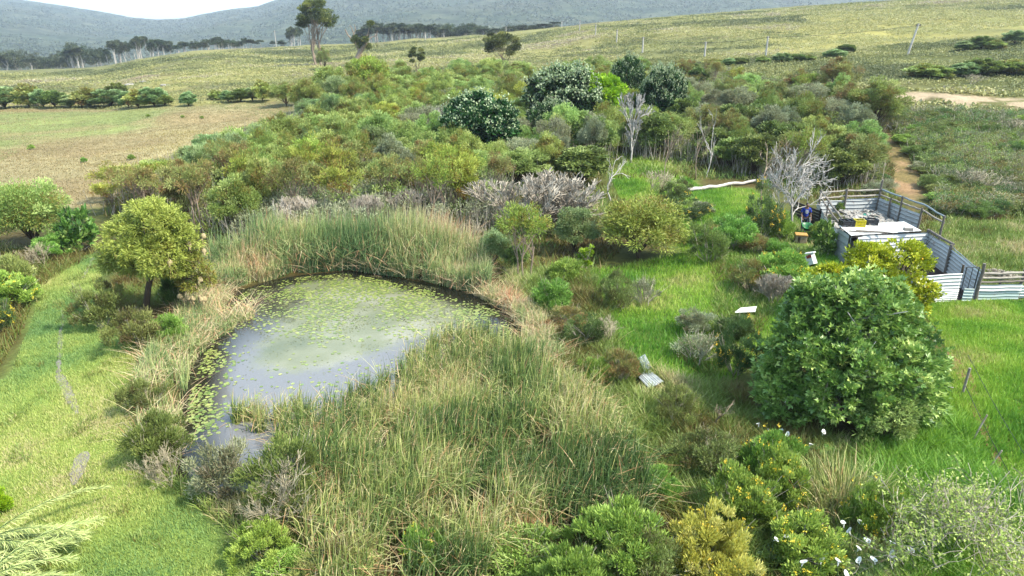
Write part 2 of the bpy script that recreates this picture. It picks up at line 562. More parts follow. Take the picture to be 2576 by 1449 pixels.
def metal_mat(name, c, c2, rust=(150, 110, 84), rough=0.4, metal=0.25, rust_at=0.68):
    m, t, b, o = new_mat(name)
    tc = t.nodes.new('ShaderNodeTexCoord')
    mp = t.nodes.new('ShaderNodeMapping'); mp.inputs['Scale'].default_value = (1.2, 1.2, 6)
    no = t.nodes.new('ShaderNodeTexNoise'); no.inputs['Scale'].default_value = 1.4; no.inputs['Detail'].default_value = 6
    t.links.new(tc.outputs['Object'], mp.inputs[0]); t.links.new(mp.outputs[0], no.inputs['Vector'])
    n2 = t.nodes.new('ShaderNodeTexNoise'); n2.inputs['Scale'].default_value = 2.2; n2.inputs['Detail'].default_value = 8; n2.inputs['Roughness'].default_value = 0.7
    t.links.new(tc.outputs['Object'], n2.inputs['Vector'])
    r = ramp(t, [(0.3, c), (0.7, c2)], 2.0)
    t.links.new(no.outputs['Fac'], r.inputs[0])
    rr = t.nodes.new('ShaderNodeValToRGB'); rr.color_ramp.elements[0].position = rust_at - 0.06; rr.color_ramp.elements[1].position = rust_at + 0.08
    t.links.new(n2.outputs['Fac'], rr.inputs[0])
    mx = t.nodes.new('ShaderNodeMix'); mx.data_type = 'RGBA'
    mx.inputs[7].default_value = (*(lin(rust) / KG), 1)
    t.links.new(rr.outputs[0], mx.inputs[0]); t.links.new(r.outputs[0], mx.inputs[6])
    t.links.new(mx.outputs[2], b.inputs['Base Color'])
    b.inputs['Metallic'].default_value = metal; b.inputs['Roughness'].default_value = rough
    return m


M['sheet_grey'] = metal_mat('galvanised sheet', (208, 212, 212), (178, 184, 188), metal=0.05, rust_at=.63)
M['sheet_white'] = metal_mat('white painted sheet', (238, 240, 238), (216, 220, 220), rough=0.5, metal=0.0, rust_at=0.72)
M['sheet_green'] = metal_mat('pale green sheet', (196, 214, 210), (172, 196, 192), rough=0.5, metal=0.0)
M['roof_white'] = plain('white roof sheet', (250, 250, 248), c2=(238, 238, 236), scale=3, rough=0.5, k=1.9)
M['wood_grey'] = plain('weathered grey timber', (166, 156, 146), c2=(120, 110, 100), scale=7, stretch=(1, 1, 8), bump=0.4)
M['wood_pale'] = plain('pale timber rail', (214, 204, 190), c2=(168, 158, 148), scale=5, bump=0.2)
M['wood_dark'] = plain('dark creosoted planks', (78, 62, 54), c2=(48, 38, 34), scale=6, stretch=(8, 1, 1))
M['dung'] = plain('corral soil', (86, 58, 46), c2=(58, 38, 32), scale=3, bump=0.5)
M['black_plastic'] = plain('black plastic', (44, 46, 54), c2=(34, 36, 42), scale=8, rough=0.45)
M['yellow_plastic'] = plain('yellow plastic', (250, 232, 30), c2=(236, 214, 24), scale=5, rough=0.4)
M['green_plastic'] = plain('green plastic', (48, 150, 84), c2=(38, 128, 70), scale=4, rough=0.4)
M['teal'] = plain('teal cloth', (26, 158, 140), c2=(18, 126, 112), scale=8, rough=0.7)
M['steel_blue'] = plain('pale blue steel tube', (186, 198, 204), c2=(156, 170, 178), scale=5, rough=0.4, metal=0.3)
M['dark_metal'] = plain('dark steel', (74, 76, 80), c2=(56, 58, 60), scale=5, rough=0.5, metal=0.3)
M['rubber'] = plain('rubber', (40, 40, 40), scale=5, rough=0.7)
M['rock'] = plain('pale rock', (214, 208, 200), c2=(176, 168, 160), scale=3, bump=0.5)
M['plastic_rag'] = plain('dirty white rubbish', (226, 222, 216), c2=(176, 166, 154), scale=5)
M['beam_orange'] = plain('orange weathered top', (238, 190, 104), c2=(214, 160, 84), scale=5, bump=0.3)
M['hive_paint'] = plain('peeling cream paint', (222, 208, 184), c2=(190, 150, 108), scale=6)
M['red_paint'] = plain('red paint', (176, 60, 40), scale=5)
M['nest'] = plain('woven straw', (232, 214, 166), c2=(192, 168, 118), scale=14, bump=0.8, stretch=(1, 1, 4))
M['skin'] = plain('skin', (150, 104, 78), c2=(138, 94, 70), scale=5, rough=0.55)
M['shirt'] = plain('blue cotton', (26, 58, 170), c2=(20, 46, 148), scale=7, rough=0.85, k=1.9)
M['print'] = plain('white print', (240, 242, 246), scale=4, k=1.9)
M['trousers'] = plain('dark trousers', (52, 66, 92), scale=7, rough=0.9)
M['hair'] = plain('black hair', (26, 22, 20), scale=20, rough=0.6)
M['lemon'] = plain('lemon rind', (250, 210, 40), c2=(240, 190, 30), scale=8, rough=0.45, k=1.9)
M['white_petal'] = plain('white petal', (252, 252, 248), c2=(244, 246, 238), scale=3, rough=0.5, k=1.9)
M['spadix'] = plain('yellow spadix', (236, 190, 40), scale=3)
M['stem'] = plain('green stem', (92, 128, 60), scale=5)
M['sand_path'] = plain('trodden grey gravel', (170, 164, 158), c2=(138, 128, 118), scale=5, bump=0.8, detail=9)
M['earth'] = plain('bare earth', (176, 124, 84), c2=(136, 92, 62), scale=2.5, bump=0.8)


def ground_mat():
    m, t, b, o = new_mat('ground cover')
    a = t.nodes.new('ShaderNodeAttribute'); a.attribute_name = 'col'
    tc = t.nodes.new('ShaderNodeTexCoord')
    facs = []
    for sc, de, lo, hi in ((0.045, 6, 0.8, 1.22), (0.7, 6, 0.74, 1.28), (7.0, 4, 0.7, 1.3)):
        no = t.nodes.new('ShaderNodeTexNoise'); no.inputs['Scale'].default_value = sc; no.inputs['Detail'].default_value = de
        no.inputs['Roughness'].default_value = 0.7
        t.links.new(tc.outputs['Object'], no.inputs['Vector'])
        mr = t.nodes.new('ShaderNodeMapRange'); mr.inputs[1].default_value = 0.33; mr.inputs[2].default_value = 0.67
        mr.inputs[3].default_value = lo; mr.inputs[4].default_value = hi
        t.links.new(no.outputs['Fac'], mr.inputs[0])
        facs.append((mr, no))
    m1 = t.nodes.new('ShaderNodeMath'); m1.operation = 'MULTIPLY'
    m2 = t.nodes.new('ShaderNodeMath'); m2.operation = 'MULTIPLY'
    t.links.new(facs[0][0].outputs[0], m1.inputs[0]); t.links.new(facs[1][0].outputs[0], m1.inputs[1])
    t.links.new(m1.outputs[0], m2.inputs[0]); t.links.new(facs[2][0].outputs[0], m2.inputs[1])
    vm = t.nodes.new('ShaderNodeVectorMath'); vm.operation = 'SCALE'
    t.links.new(a.outputs['Color'], vm.inputs[0]); t.links.new(m2.outputs[0], vm.inputs['Scale'])
    t.links.new(vm.outputs[0], b.inputs['Base Color'])
    b.inputs['Roughness'].default_value = 0.95; b.inputs['Specular IOR Level'].default_value = 0.1
    bp = t.nodes.new('ShaderNodeBump'); bp.inputs['Strength'].default_value = 0.8; bp.inputs['Distance'].default_value = 0.12
    t.links.new(facs[1][1].outputs['Fac'], bp.inputs['Height']); t.links.new(bp.outputs[0], b.inputs['Normal'])
    return m


def water_mat():
    m, t, b, o = new_mat('pond water')
    tc = t.nodes.new('ShaderNodeTexCoord')
    a = t.nodes.new('ShaderNodeAttribute'); a.attribute_name = 'film'
    sep = t.nodes.new('ShaderNodeSeparateColor'); t.links.new(a.outputs['Color'], sep.inputs[0])
    n1 = t.nodes.new('ShaderNodeTexNoise'); n1.inputs['Scale'].default_value = 1.5; n1.inputs['Detail'].default_value = 12; n1.inputs['Roughness'].default_value = 0.78
    n2 = t.nodes.new('ShaderNodeTexNoise'); n2.inputs['Scale'].default_value = 0.45; n2.inputs['Detail'].default_value = 3
    for n in (n1, n2):
        t.links.new(tc.outputs['Object'], n.inputs['Vector'])
    # film coverage: painted amount R plus noise
    ad = t.nodes.new('ShaderNodeMath'); ad.operation = 'ADD'
    nf = t.nodes.new('ShaderNodeTexNoise'); nf.inputs['Scale'].default_value = 11; nf.inputs['Detail'].default_value = 8; nf.inputs['Roughness'].default_value = 0.8
    t.links.new(tc.outputs['Object'], nf.inputs['Vector'])
    mm = t.nodes.new('ShaderNodeMix'); mm.inputs[0].default_value = 0.42
    t.links.new(n1.outputs['Fac'], mm.inputs[2]); t.links.new(nf.outputs['Fac'], mm.inputs[3])
    t.links.new(sep.outputs[0], ad.inputs[0]); t.links.new(mm.outputs[0], ad.inputs[1])
    cov = t.nodes.new('ShaderNodeMapRange'); cov.inputs[1].default_value = 0.86; cov.inputs[2].default_value = 1.06
    cov.inputs[3].default_value = 0; cov.inputs[4].default_value = 0.86
    t.links.new(ad.outputs[0], cov.inputs[0])
    r = ramp(t, [(0.3, (130, 140, 104)), (0.5, (164, 168, 130)), (0.7, (202, 200, 180))], 2.7)
    t.links.new(n2.outputs['Fac'], r.inputs[0])
    sky_refl = t.nodes.new('ShaderNodeMix'); sky_refl.data_type = 'RGBA'  # grey sky reflection painted into the dark water's colour, amount in G
    sky_refl.inputs[6].default_value = (0.010, 0.010, 0.007, 1); sky_refl.inputs[7].default_value = (*(lin((164, 164, 168)) / 3.1), 1)
    t.links.new(sep.outputs[1], sky_refl.inputs[0])
    mc = t.nodes.new('ShaderNodeMix'); mc.data_type = 'RGBA'
    t.links.new(cov.outputs[0], mc.inputs[0]); t.links.new(sky_refl.outputs[2], mc.inputs[6]); t.links.new(r.outputs[0], mc.inputs[7])
    t.links.new(mc.outputs[2], b.inputs['Base Color'])
    rr = t.nodes.new('ShaderNodeMapRange'); rr.inputs[3].default_value = 0.06; rr.inputs[4].default_value = 0.35
    t.links.new(cov.outputs[0], rr.inputs[0]); t.links.new(rr.outputs[0], b.inputs['Roughness'])
    b.inputs['IOR'].default_value = 1.42
    bp = t.nodes.new('ShaderNodeBump'); bp.inputs['Strength'].default_value = 0.05; bp.inputs['Distance'].default_value = 0.02
    n3 = t.nodes.new('ShaderNodeTexNoise'); n3.inputs['Scale'].default_value = 9; t.links.new(tc.outputs['Object'], n3.inputs['Vector'])
    t.links.new(n3.outputs['Fac'], bp.inputs['Height']); t.links.new(bp.outputs[0], b.inputs['Normal'])
    return m


def hill_mat():
    m, t, b, o = new_mat('hill scrub')
    tc = t.nodes.new('ShaderNodeTexCoord')
    n1 = t.nodes.new('ShaderNodeTexNoise'); n1.inputs['Scale'].default_value = 0.022; n1.inputs['Detail'].default_value = 10; n1.inputs['Roughness'].default_value = 0.8
    n2 = t.nodes.new('ShaderNodeTexNoise'); n2.inputs['Scale'].default_value = 0.0035; n2.inputs['Detail'].default_value = 5
    t.links.new(tc.outputs['Object'], n1.inputs['Vector']); t.links.new(tc.outputs['Object'], n2.inputs['Vector'])
    r1 = ramp(t, [(0.40, (36, 52, 42)), (0.5, (78, 94, 72)), (0.60, (134, 140, 108))], 2.2)
    r2 = ramp(t, [(0.35, (84, 106, 82)), (0.65, (112, 112, 96))], 2.1)
    t.links.new(n1.outputs['Fac'], r1.inputs[0]); t.links.new(n2.outputs['Fac'], r2.inputs[0])
    mx = t.nodes.new('ShaderNodeMix'); mx.data_type = 'RGBA'; mx.inputs[0].default_value = 0.4
    t.links.new(r1.outputs[0], mx.inputs[6]); t.links.new(r2.outputs[0], mx.inputs[7])
    t.links.new(mx.outputs[2], b.inputs['Base Color'])
    b.inputs['Roughness'].default_value = 1; b.inputs['Specular IOR Level'].default_value = 0.05
    bp = t.nodes.new('ShaderNodeBump'); bp.inputs['Strength'].default_value = 1.0; bp.inputs['Distance'].default_value = 9
    t.links.new(n1.outputs['Fac'], bp.inputs['Height']); t.links.new(bp.outputs[0], b.inputs['Normal'])
    return m


M['ground'] = ground_mat(); M['water'] = water_mat(); M['hills'] = hill_mat()

# ------------------------------------------------------------------ zones (outlines found in the photo, carried to the ground)
Z = {
    'field': [(-900, 292), (0, 276), (300, 273), (480, 268), (680, 258), (728, 288), (690, 330), (600, 365), (400, 430), (250, 520), (0, 525), (-900, 560)],
    'field_green': [(-900, 296), (0, 282), (300, 278), (420, 276), (380, 320), (200, 345), (60, 372), (-900, 450)],
    'lawn': [(240, 640), (160, 655), (100, 715), (85, 800), (25, 950), (-300, 1080), (-900, 1700), (640, 1700), (700, 1449), (560, 1350), (470, 1260),
             (400, 1200), (350, 1090), (350, 950), (330, 870), (270, 790), (255, 690)],
    'clearing': [(1530, 440), (1600, 400), (1690, 415), (1760, 470), (1890, 478), (1990, 540), (2070, 600), (2110, 660), (2060, 760), (1960, 830),
                 (1900, 900), (1850, 960), (1700, 965), (1560, 900), (1530, 830), (1470, 760), (1440, 690), (1600, 665), (1720, 640), (1640, 540), (1560, 500)],
    'paddock': [(2300, 768), (2600, 758), (3100, 762), (3700, 1700), (2500, 1700), (2330, 1449), (2240, 1300), (2180, 1120), (2360, 1010), (2390, 900), (2350, 820)],
    'meadow': [(2330, 560), (2576, 555), (3100, 560), (3100, 740), (2560, 740), (2460, 735), (2380, 640)],
    'track': [(2235, 234), (2330, 232), (2430, 240), (2576, 246), (3000, 258), (3000, 292), (2576, 272), (2440, 264), (2300, 256), (2240, 246)],
    'earth': [(2190, 335), (2240, 335), (2290, 400), (2320, 450), (2350, 520), (2290, 545), (2245, 480), (2250, 420)],
    'yellow': [(2060, 30), (2576, 28), (3300, 10), (3300, 110), (2576, 78), (2400, 96), (2150, 126), (1950, 128)],
    'green_band': [(1700, 138), (2100, 134), (2400, 100), (2576, 84), (3300, 100), (3300, 230), (2576, 225), (2200, 205), (1800, 190), (1500, 178)],
}
ZP = {k: poly_w(v) for k, v in Z.items()}


def zone(k, X, Y, soft=1.0, wob=1.0):
    w = (fbm(X / (wob * 2.2), Y / (wob * 2.2), 11, 3) - 0.5) * 2.6 * wob
    return 1 - sstep(-soft, soft, sdist(np.stack([X, Y], -1), ZP[k]) + w)


def ground_colour(X, Y):
    n1 = fbm(X / 9, Y / 9, 21, 4)[..., None]; n2 = fbm(X / 2.5, Y / 2.5, 22, 4)[..., None]; n3 = fbm(X / 40, Y / 40, 23, 3)[..., None]
    c = lin((120, 124, 68)) + (lin((116, 104, 62)) - lin((120, 124, 68))) * sstep(0.4, 0.62, n2)
    sl = sstep(58, 85, Y)[..., None]
    far = lin((158, 160, 100)) + (lin((186, 180, 112)) - lin((158, 160, 100))) * sstep(0.42, 0.6, n3)
    far = far + (lin((140, 134, 92)) - far) * 0.7 * sstep(0.5, 0.62, n1)
    c = c + (far - c) * sl

    def mixin(k, col, soft, wob):
        nonlocal c
        m = zone(k, X, Y, soft, wob)[..., None]
        c = c + (col - c) * m
    mixin('green_band', lin((120, 126, 68)) + 0 * n1, 4, 3)
    mixin('yellow', lin((200, 192, 110)) + (lin((176, 176, 104)) - lin((200, 192, 110))) * sstep(0.42, 0.6, n1), 14, 5)
    mixin('field', lin((202, 188, 140)) + (lin((190, 170, 126)) - lin((202, 188, 140))) * sstep(0.42, 0.6, n1), 0.8, 0.4)
    mixin('field_green', lin((172, 184, 112)) + (lin((190, 180, 124)) - lin((172, 184, 112))) * sstep(0.5, 0.62, n1), 4, 2)
    lawn = lin((164, 188, 90)) + (lin((136, 168, 86)) - lin((164, 188, 90))) * sstep(0.45, 0.6, fbm(X / 3, Y / 3, 31, 3)[..., None])
    mixin('lawn', lawn, 0.5, 0.25)
    mixin('clearing', lin((116, 150, 62)) + (lin((140, 166, 76)) - lin((116, 150, 62))) * sstep(0.45, 0.6, n2), 0.8, 0.5)
    mixin('paddock', lin((116, 150, 56)) + (lin((140, 168, 66)) - lin((116, 150, 56))) * sstep(0.45, 0.6, n2), 0.6, 0.3)
    mixin('meadow', lin((156, 150, 84)) + (lin((128, 138, 66)) - lin((156, 150, 84))) * sstep(0.45, 0.6, n2), 1.2, 0.6)
    mt = (zone('track', X, Y, 0.9, 1.4) * sstep(.36, .48, fbm(X / 2.2, Y / 1.2, 77, 3)))[..., None]
    c = c + (lin((222, 198, 164)) - c) * mt
    mixin('earth', lin((210, 172, 130)) + (lin((160, 142, 92)) - lin((210, 172, 130))) * sstep(.5, .6, n2), 0.9, 1.5)
    s = sdist(np.stack([X, Y], -1), POND)
    m = (1 - sstep(0.0, 0.5, s))[..., None]
    c = c + (lin((74, 66, 40)) - c) * m
    return c / 3.2


def axis(lo, hi, core_lo, core_hi, step, grow):
    a = list(np.arange(core_lo, core_hi, step))
    s = step; x = a[-1]
    while x < hi:
        s *= grow; x += s; a.append(x)
    s = step; x = a[0]; b = []
    while x > lo:
        s *= grow; x -= s; b.append(x)
    return np.array(b[::-1] + a)


gx = axis(-900, 900, -24, 32, 0.22, 1.03)
gy = axis(-120, 700, 8, 44, 0.22, 1.022)
GX, GY = np.meshgrid(gx, gy)
GZ = height(GX, GY)
nx, ny = len(gx), len(gy)
idx = np.arange(nx * ny).reshape(ny, nx)
quads = np.stack([idx[:-1, :-1], idx[:-1, 1:], idx[1:, 1:], idx[1:, :-1]], -1).reshape(-1, 4)
gc = ground_colour(GX, GY)
mb = MB(); mb.add(np.stack([GX, GY, GZ], -1).reshape(-1, 3), quads)
tag(link('ground', mb.mesh('ground', M['ground'], True, {'col': np.concatenate([gc, np.ones(gc.shape[:2] + (1,))], -1)})), kind='structure')

# ------------------------------------------------------------------ hills
CREST = np.array([(-2200, 60), (-700, 10), (-200, -45), (60, 0), (167, 15), (247, 28), (327, 43), (393, 49), (460, 46), (500, 37), (567, 25), (650, 15), (690, 0), (800, -30),
                  (1000, -55), (1400, -85), (2000, -80), (2800, -60), (4200, -40)], float)
_d = ray(CREST[:, 0], CREST[:, 1])
HT = _d[:, 0] / _d[:, 1]; HS = _d[:, 2] / _d[:, 1]
hy = np.concatenate([np.linspace(480, 1100, 90), np.linspace(1110, 2600, 110), np.linspace(2640, 3600, 14)])
ht = np.linspace(-1.55, 1.55, 520)
T_, Y_ = np.meshgrid(ht, hy)
X_ = T_ * Y_
S_ = np.interp(T_, HT, HS)
crest = HC + 2600 * S_
a = np.clip((Y_ - 520) / (2600 - 520), 0, 1)
foot = -46 + 16 * sstep(480, 800, Y_)
zz = foot + (crest - foot) * a ** 1.25
rg = fbm(X_ / 420, Y_ / 600, 41, 4) - 0.5
zz = zz + rg * 95 * a * (1 - a) * 2.2 + (fbm(X_ / 60, Y_ / 60, 42, 3) - 0.5) * 9 * np.minimum(1, a * 8) * (1 - sstep(0.85, 1.0, a) * 0.8)
lim = HC + Y_ * (S_ - 0.0035)
zz = np.where(Y_ < 2500, np.minimum(zz, lim), zz)
zz = np.where(Y_ > 2600, crest - (Y_ - 2600) * 0.25, zz)
zz = zz + (fbm(X_ / 14, Y_ / 14, 44, 2) - 0.5) * 2.6
i2 = np.arange(zz.size).reshape(zz.shape)
q2 = np.stack([i2[:-1, :-1], i2[:-1, 1:], i2[1:, 1:], i2[1:, :-1]], -1).reshape(-1, 4)
mb = MB(); mb.add(np.stack([X_, Y_, zz], -1).reshape(-1, 3), q2)
tag(link('hills', mb.mesh('hills', M['hills'], True)), kind='structure')
# scrub and thickets growing on the hills, each clump a few leaf masses
rng = np.random.RandomState(4242)
n = 46000
yy = 560 + (2300 - 560) * rng.rand(n) ** 0.8; tt = rng.uniform(-0.95, 0.95, n)
iy = np.clip(np.searchsorted(hy, yy), 1, len(hy) - 1); it = np.clip(np.searchsorted(ht, tt), 1, len(ht) - 1)
fy = (yy - hy[iy - 1]) / (hy[iy] - hy[iy - 1]); ft = (tt - ht[it - 1]) / (ht[it] - ht[it - 1])
zh = (zz[iy - 1, it - 1] * (1 - ft) + zz[iy - 1, it] * ft) * (1 - fy) + (zz[iy, it - 1] * (1 - ft) + zz[iy, it] * ft) * fy
xx_ = tt * yy
den = fbm(xx_ / 130, yy / 190, 51, 4)
ok = den + rng.rand(n) * 0.22 > 0.56
xx_, yy, zh, den = xx_[ok], yy[ok], zh[ok], den[ok]
k = 6; P = np.repeat(np.c_[xx_, yy, zh], k, 0)
S_2 = np.repeat(rng.uniform(1.6, 4.0, len(xx_)) * (0.7 + yy / 3000), k)
o_ = rng.randn(len(P), 3) * np.array([.5, .5, .35]); o_[:, 2] = np.abs(o_[:, 2])
HB = MB()
m_leaves(P + o_ * S_2[:, None], rng.randn(len(P), 3), rng.randn(len(P), 3) * .5 + np.array([0, -.2, 1.0]), S_2 * .9, S_2 * .8, np.clip(np.repeat(rng.rand(len(xx_)), k) * .6 + rng.rand(len(P)) * .3, 0, 1), HB)
tag(link('hill_scrub', HB.mesh('hill_scrub', M['hill_scrub'])), 'dark scrub and low woods covering the far hills', 'scrub', kind='stuff')

# ------------------------------------------------------------------ pond water
pc = POND.mean(0)
rg_ = np.linspace(0, 1, 40); ang = np.linspace(0, 2 * math.pi, 160, endpoint=False)


def pond_r(a):
    # distance from the centre to the outline (slightly enlarged so the edge tucks under the bank)
    d = np.array([math.cos(a), math.sin(a)]); best = 0
    for i in range(len(POND)):
        p = POND[i] - pc; e = POND[(i + 1) % len(POND)] - POND[i]
        den = d[0] * e[1] - d[1] * e[0]
        if abs(den) < 1e-9: continue
        t = (p[0] * e[1] - p[1] * e[0]) / den; s = (p[0] * d[1] - p[1] * d[0]) / den
        if t > 0 and 0 <= s <= 1: best = max(best, t)
    return best + 0.5


PR = np.array([pond_r(a) for a in ang])
wx = pc[0] + rg_[:, None] * (PR * np.cos(ang))[None]; wy = pc[1] + rg_[:, None] * (PR * np.sin(ang))[None]
i3 = np.arange(wx.size).reshape(wx.shape)
j = np.arange(160)
q3 = np.stack([i3[:-1][:, j], i3[:-1][:, (j + 1) % 160], i3[1:][:, (j + 1) % 160], i3[1:][:, j]], -1).reshape(-1, 4)
pu, pv, _ = project(np.stack([wx, wy, 0 * wx], -1))


def blob(u0, v0, ru, rv):
    c = flat_at(np.array([u0, u0 + ru, u0]), np.array([v0, v0, v0 - rv]))
    a_ = np.linalg.norm(c[1] - c[0]); b_ = np.linalg.norm(c[2] - c[0])
    return np.exp(-(((wx - c[0][0]) / a_) ** 2 + ((wy - c[0][1]) / b_) ** 2))


film = 0.40 * blob(900, 770, 330, 70) + 0.35 * blob(860, 705, 300, 22) + 0.42 * blob(1000, 800, 280, 60) + 0.34 * blob(760, 880, 150, 50) + 0.30 * blob(880, 850, 160, 60) + 0.3 * blob(900, 710, 230, 30) + 0.24 * blob(700, 930, 160, 60)
film = np.clip(film, 0, 0.72)
edge = sstep(0.0, 1.1, -sdist(np.stack([wx, wy], -1), POND) - 0.35)
sky_refl_amt = edge * (0.12 + 0.88 * sstep(0.1, 0.7, blob(800, 960, 360, 150)))  # how much painted sky reflection, fading out along the shore
fc = np.stack([film * (0.4 + 0.6 * edge), sky_refl_amt, 0 * film, np.ones_like(film)], -1)
mb = MB(); mb.add(np.stack([wx, wy, 0 * wx], -1).reshape(-1, 3), q3)
tag(link('water', mb.mesh('water', M['water'], True, {'film': fc})), kind='structure')

# ------------------------------------------------------------------ plant templates
def lumps(rng, dirs, amp=0.25, n=6):
    s = np.zeros(len(dirs))
    for _ in range(n):
        a = unit(rng.randn(3)); s += np.clip(dirs @ a, 0, 1) ** 3 * rng.uniform(-1, 1.2)
    return 1 + amp * s


def crown(mb, rng, c, R, ncl, nlf, rc, L, Wd, up=0.4, out_=0.6, hollow=0.45, amp=0.28, zmin=-0.5, tints=None, lobed=False, tspread=0.12, flat=0.7, tmean=0.5, tsd=0.22, tips=None):
    """leaf clumps spread through an uneven crown; returns the clump centres"""
    d = unit(rng.randn(ncl * 3, 3)); d = d[d[:, 2] > zmin][:ncl]
    f = (hollow + (1 - hollow) * rng.rand(len(d)) ** 0.7) * lumps(rng, d, amp)
    C = np.asarray(c) + d * np.asarray(R) * f[:, None]
    k = len(C)
    ct = np.clip(rng.randn(k) * tsd + tmean, 0, 1) if tints is None else tints[rng.randint(len(tints), size=k)]
    rcs = rc * rng.uniform(0.6, 1.25, k)
    n = k * nlf
    o = unit(rng.randn(n, 3)) * (rng.rand(n) ** 0.45)[:, None]
    o[:, 2] = o[:, 2] * flat
    ci = np.repeat(np.arange(k), nlf)
    P = C[ci] + o * rcs[ci][:, None]
    outw = unit(P - np.asarray(c))
    D = unit(o) * out_ + outw * 0.5 + rng.randn(n, 3) * 0.45 + np.array([0, 0, up])
    Nn = unit(outw * 0.5 + np.array([0, 0, 0.8]) + rng.randn(n, 3) * 0.5)
    t = np.clip(ct[ci] + rng.randn(n) * tspread, 0, 1)
    Ls = L * rng.uniform(0.6, 1.3, n)
    if lobed:
        m_lobed(P, D, Nn, Ls, t, mb)
    else:
        m_leaves(P, D, Nn, Ls, Ls * (Wd / L), t, mb)
    if tips is not None:
        # blossom heads on the outer side of the clumps
        tb, nper, sz = tips
        sel = C[(d[:, 2] > -0.1)]; ow = unit(sel - np.asarray(c))
        m = len(sel) * nper
        ii = np.repeat(np.arange(len(sel)), nper)
        Q = sel[ii] + (ow[ii] * 0.7 + np.array([0, 0, 0.5]) + rng.randn(m, 3) * 0.45) * rc * 0.85
        m_leaves(Q, rng.randn(m, 3) + np.array([0, 0, 1.0]), rng.randn(m, 3), sz, sz * 0.8, rng.rand(m), tb)
    return C


def limbs(rng, base, fork_h, targets, r0, nseg=4, wob=0.12, sub=True, lean=(0, 0)):
    base = np.asarray(base, float)
    segs = []
    fork = base + np.array([lean[0], lean[1], fork_h])
    pts = [base + (fork - base) * s + np.r_[rng.randn(2) * wob * fork_h * 0.25 * math.sin(s * 3.1), 0] for s in np.linspace(0, 1, 4)]
    for i in range(3):
        segs.append([*pts[i], *pts[i + 1], r0 * (1.15 - 0.13 * i), r0 * (1.02 - 0.13 * i)])
    for tg in targets:
        tg = np.asarray(tg, float)
        s0 = rng.uniform(0.55, 1.0); p = pts[0] + (pts[-1] - pts[0]) * s0
        L = np.linalg.norm(tg - p); q = p.copy(); r = r0 * rng.uniform(0.4, 0.65)
        mid = p + (tg - p) * 0.5 + np.array([0, 0, 0.12 * L]) + rng.randn(3) * wob * L * 0.5
        prev = p
        for i in range(1, nseg + 1):
            s = i / nseg
            q = (1 - s) ** 2 * p + 2 * s * (1 - s) * mid + s * s * tg + rng.randn(3) * L * 0.02
            segs.append([*prev, *q, r * (1 - 0.8 * (i - 1) / nseg), r * (1 - 0.8 * i / nseg)])
            if sub and i < nseg:
                e = q + (q - prev) * 0.9 + rng.randn(3) * L * 0.16
                segs.append([*q, *e, r * 0.35, r * 0.1])
            prev = q
    return segs


def dead_rec(rng, segs, p, d, L, r, depth, spread=0.6, curve=0.25, up=0.15, nch=(2, 4), decay=0.72, nsub=3):
    prev = p
    for i in range(nsub):
        d = unit(d + rng.randn(3) * curve * 0.5 + np.array([0, 0, up * 0.3]))
        q = prev + d * L / nsub
        segs.append([*prev, *q, r * (1 - 0.14 * i), r * (1 - 0.14 * (i + 1))])
        if depth > 0 and i < nsub - 1 and rng.rand() < 0.6:
            dd = unit(d + unit(rng.randn(3)) * spread * 1.2 + np.array([0, 0, up]))
            dead_rec(rng, segs, q, dd, L * decay * 0.8, r * 0.5, depth - 1, spread, curve, up, nch, decay, 2)
        prev = q
    if depth > 0:
        for _ in range(rng.randint(nch[0], nch[1])):
            dd = unit(d + unit(rng.randn(3)) * spread + np.array([0, 0, up]))
            dead_rec(rng, segs, prev, dd, L * decay * rng.uniform(0.8, 1.15), r * 0.62, depth - 1, spread, curve, up, nch, decay, nsub)


def tpl(name, w, h, *parts):
    return dict(name=name, w=w, h=h, parts=[(p[0], p[1], p[2] if len(p) > 2 else []) for p in parts])


def wattle(seed, mat, ncl=70, nlf=150, w=3.0, h=3.0, trunk=0.35, L=0.17, Wd=0.045, tmean=0.5, stems=1, bark='bark', low=0.28, tsd=0.24, rc=0.36):
    rng = np.random.RandomState(seed)
    mb = MB(); tb = MB()
    cz = h * (trunk + (1 - trunk) * 0.5)
    C = crown(mb, rng, (0, 0, cz), (w / 2 * 0.86, w / 2 * 0.86, h * (1 - trunk) * 0.5 * 0.92), ncl, nlf, rc * w / 3, L, Wd, up=0.25, hollow=low, tmean=tmean, tsd=tsd, amp=0.4)
    ts = C[rng.choice(len(C), min(14, len(C)), replace=False)]
    S = []
    for s in range(stems):
        b = np.array([rng.uniform(-.3, .3), rng.uniform(-.3, .3), -0.15]) if stems > 1 else np.array([0, 0, -0.15])
        S += limbs(rng, b, h * max(trunk, 0.2), ts[s::stems], 0.055 * w / 3 * (1.3 if stems == 1 else 0.9), lean=(rng.uniform(-.2, .2), rng.uniform(-.2, .2)))
    m_segs(S, tb, 5)
    return tpl('wattle_tree', w, h, ('crown', mb.mesh('crown', M[mat])), ('trunk', tb.mesh('trunk', M[bark])))


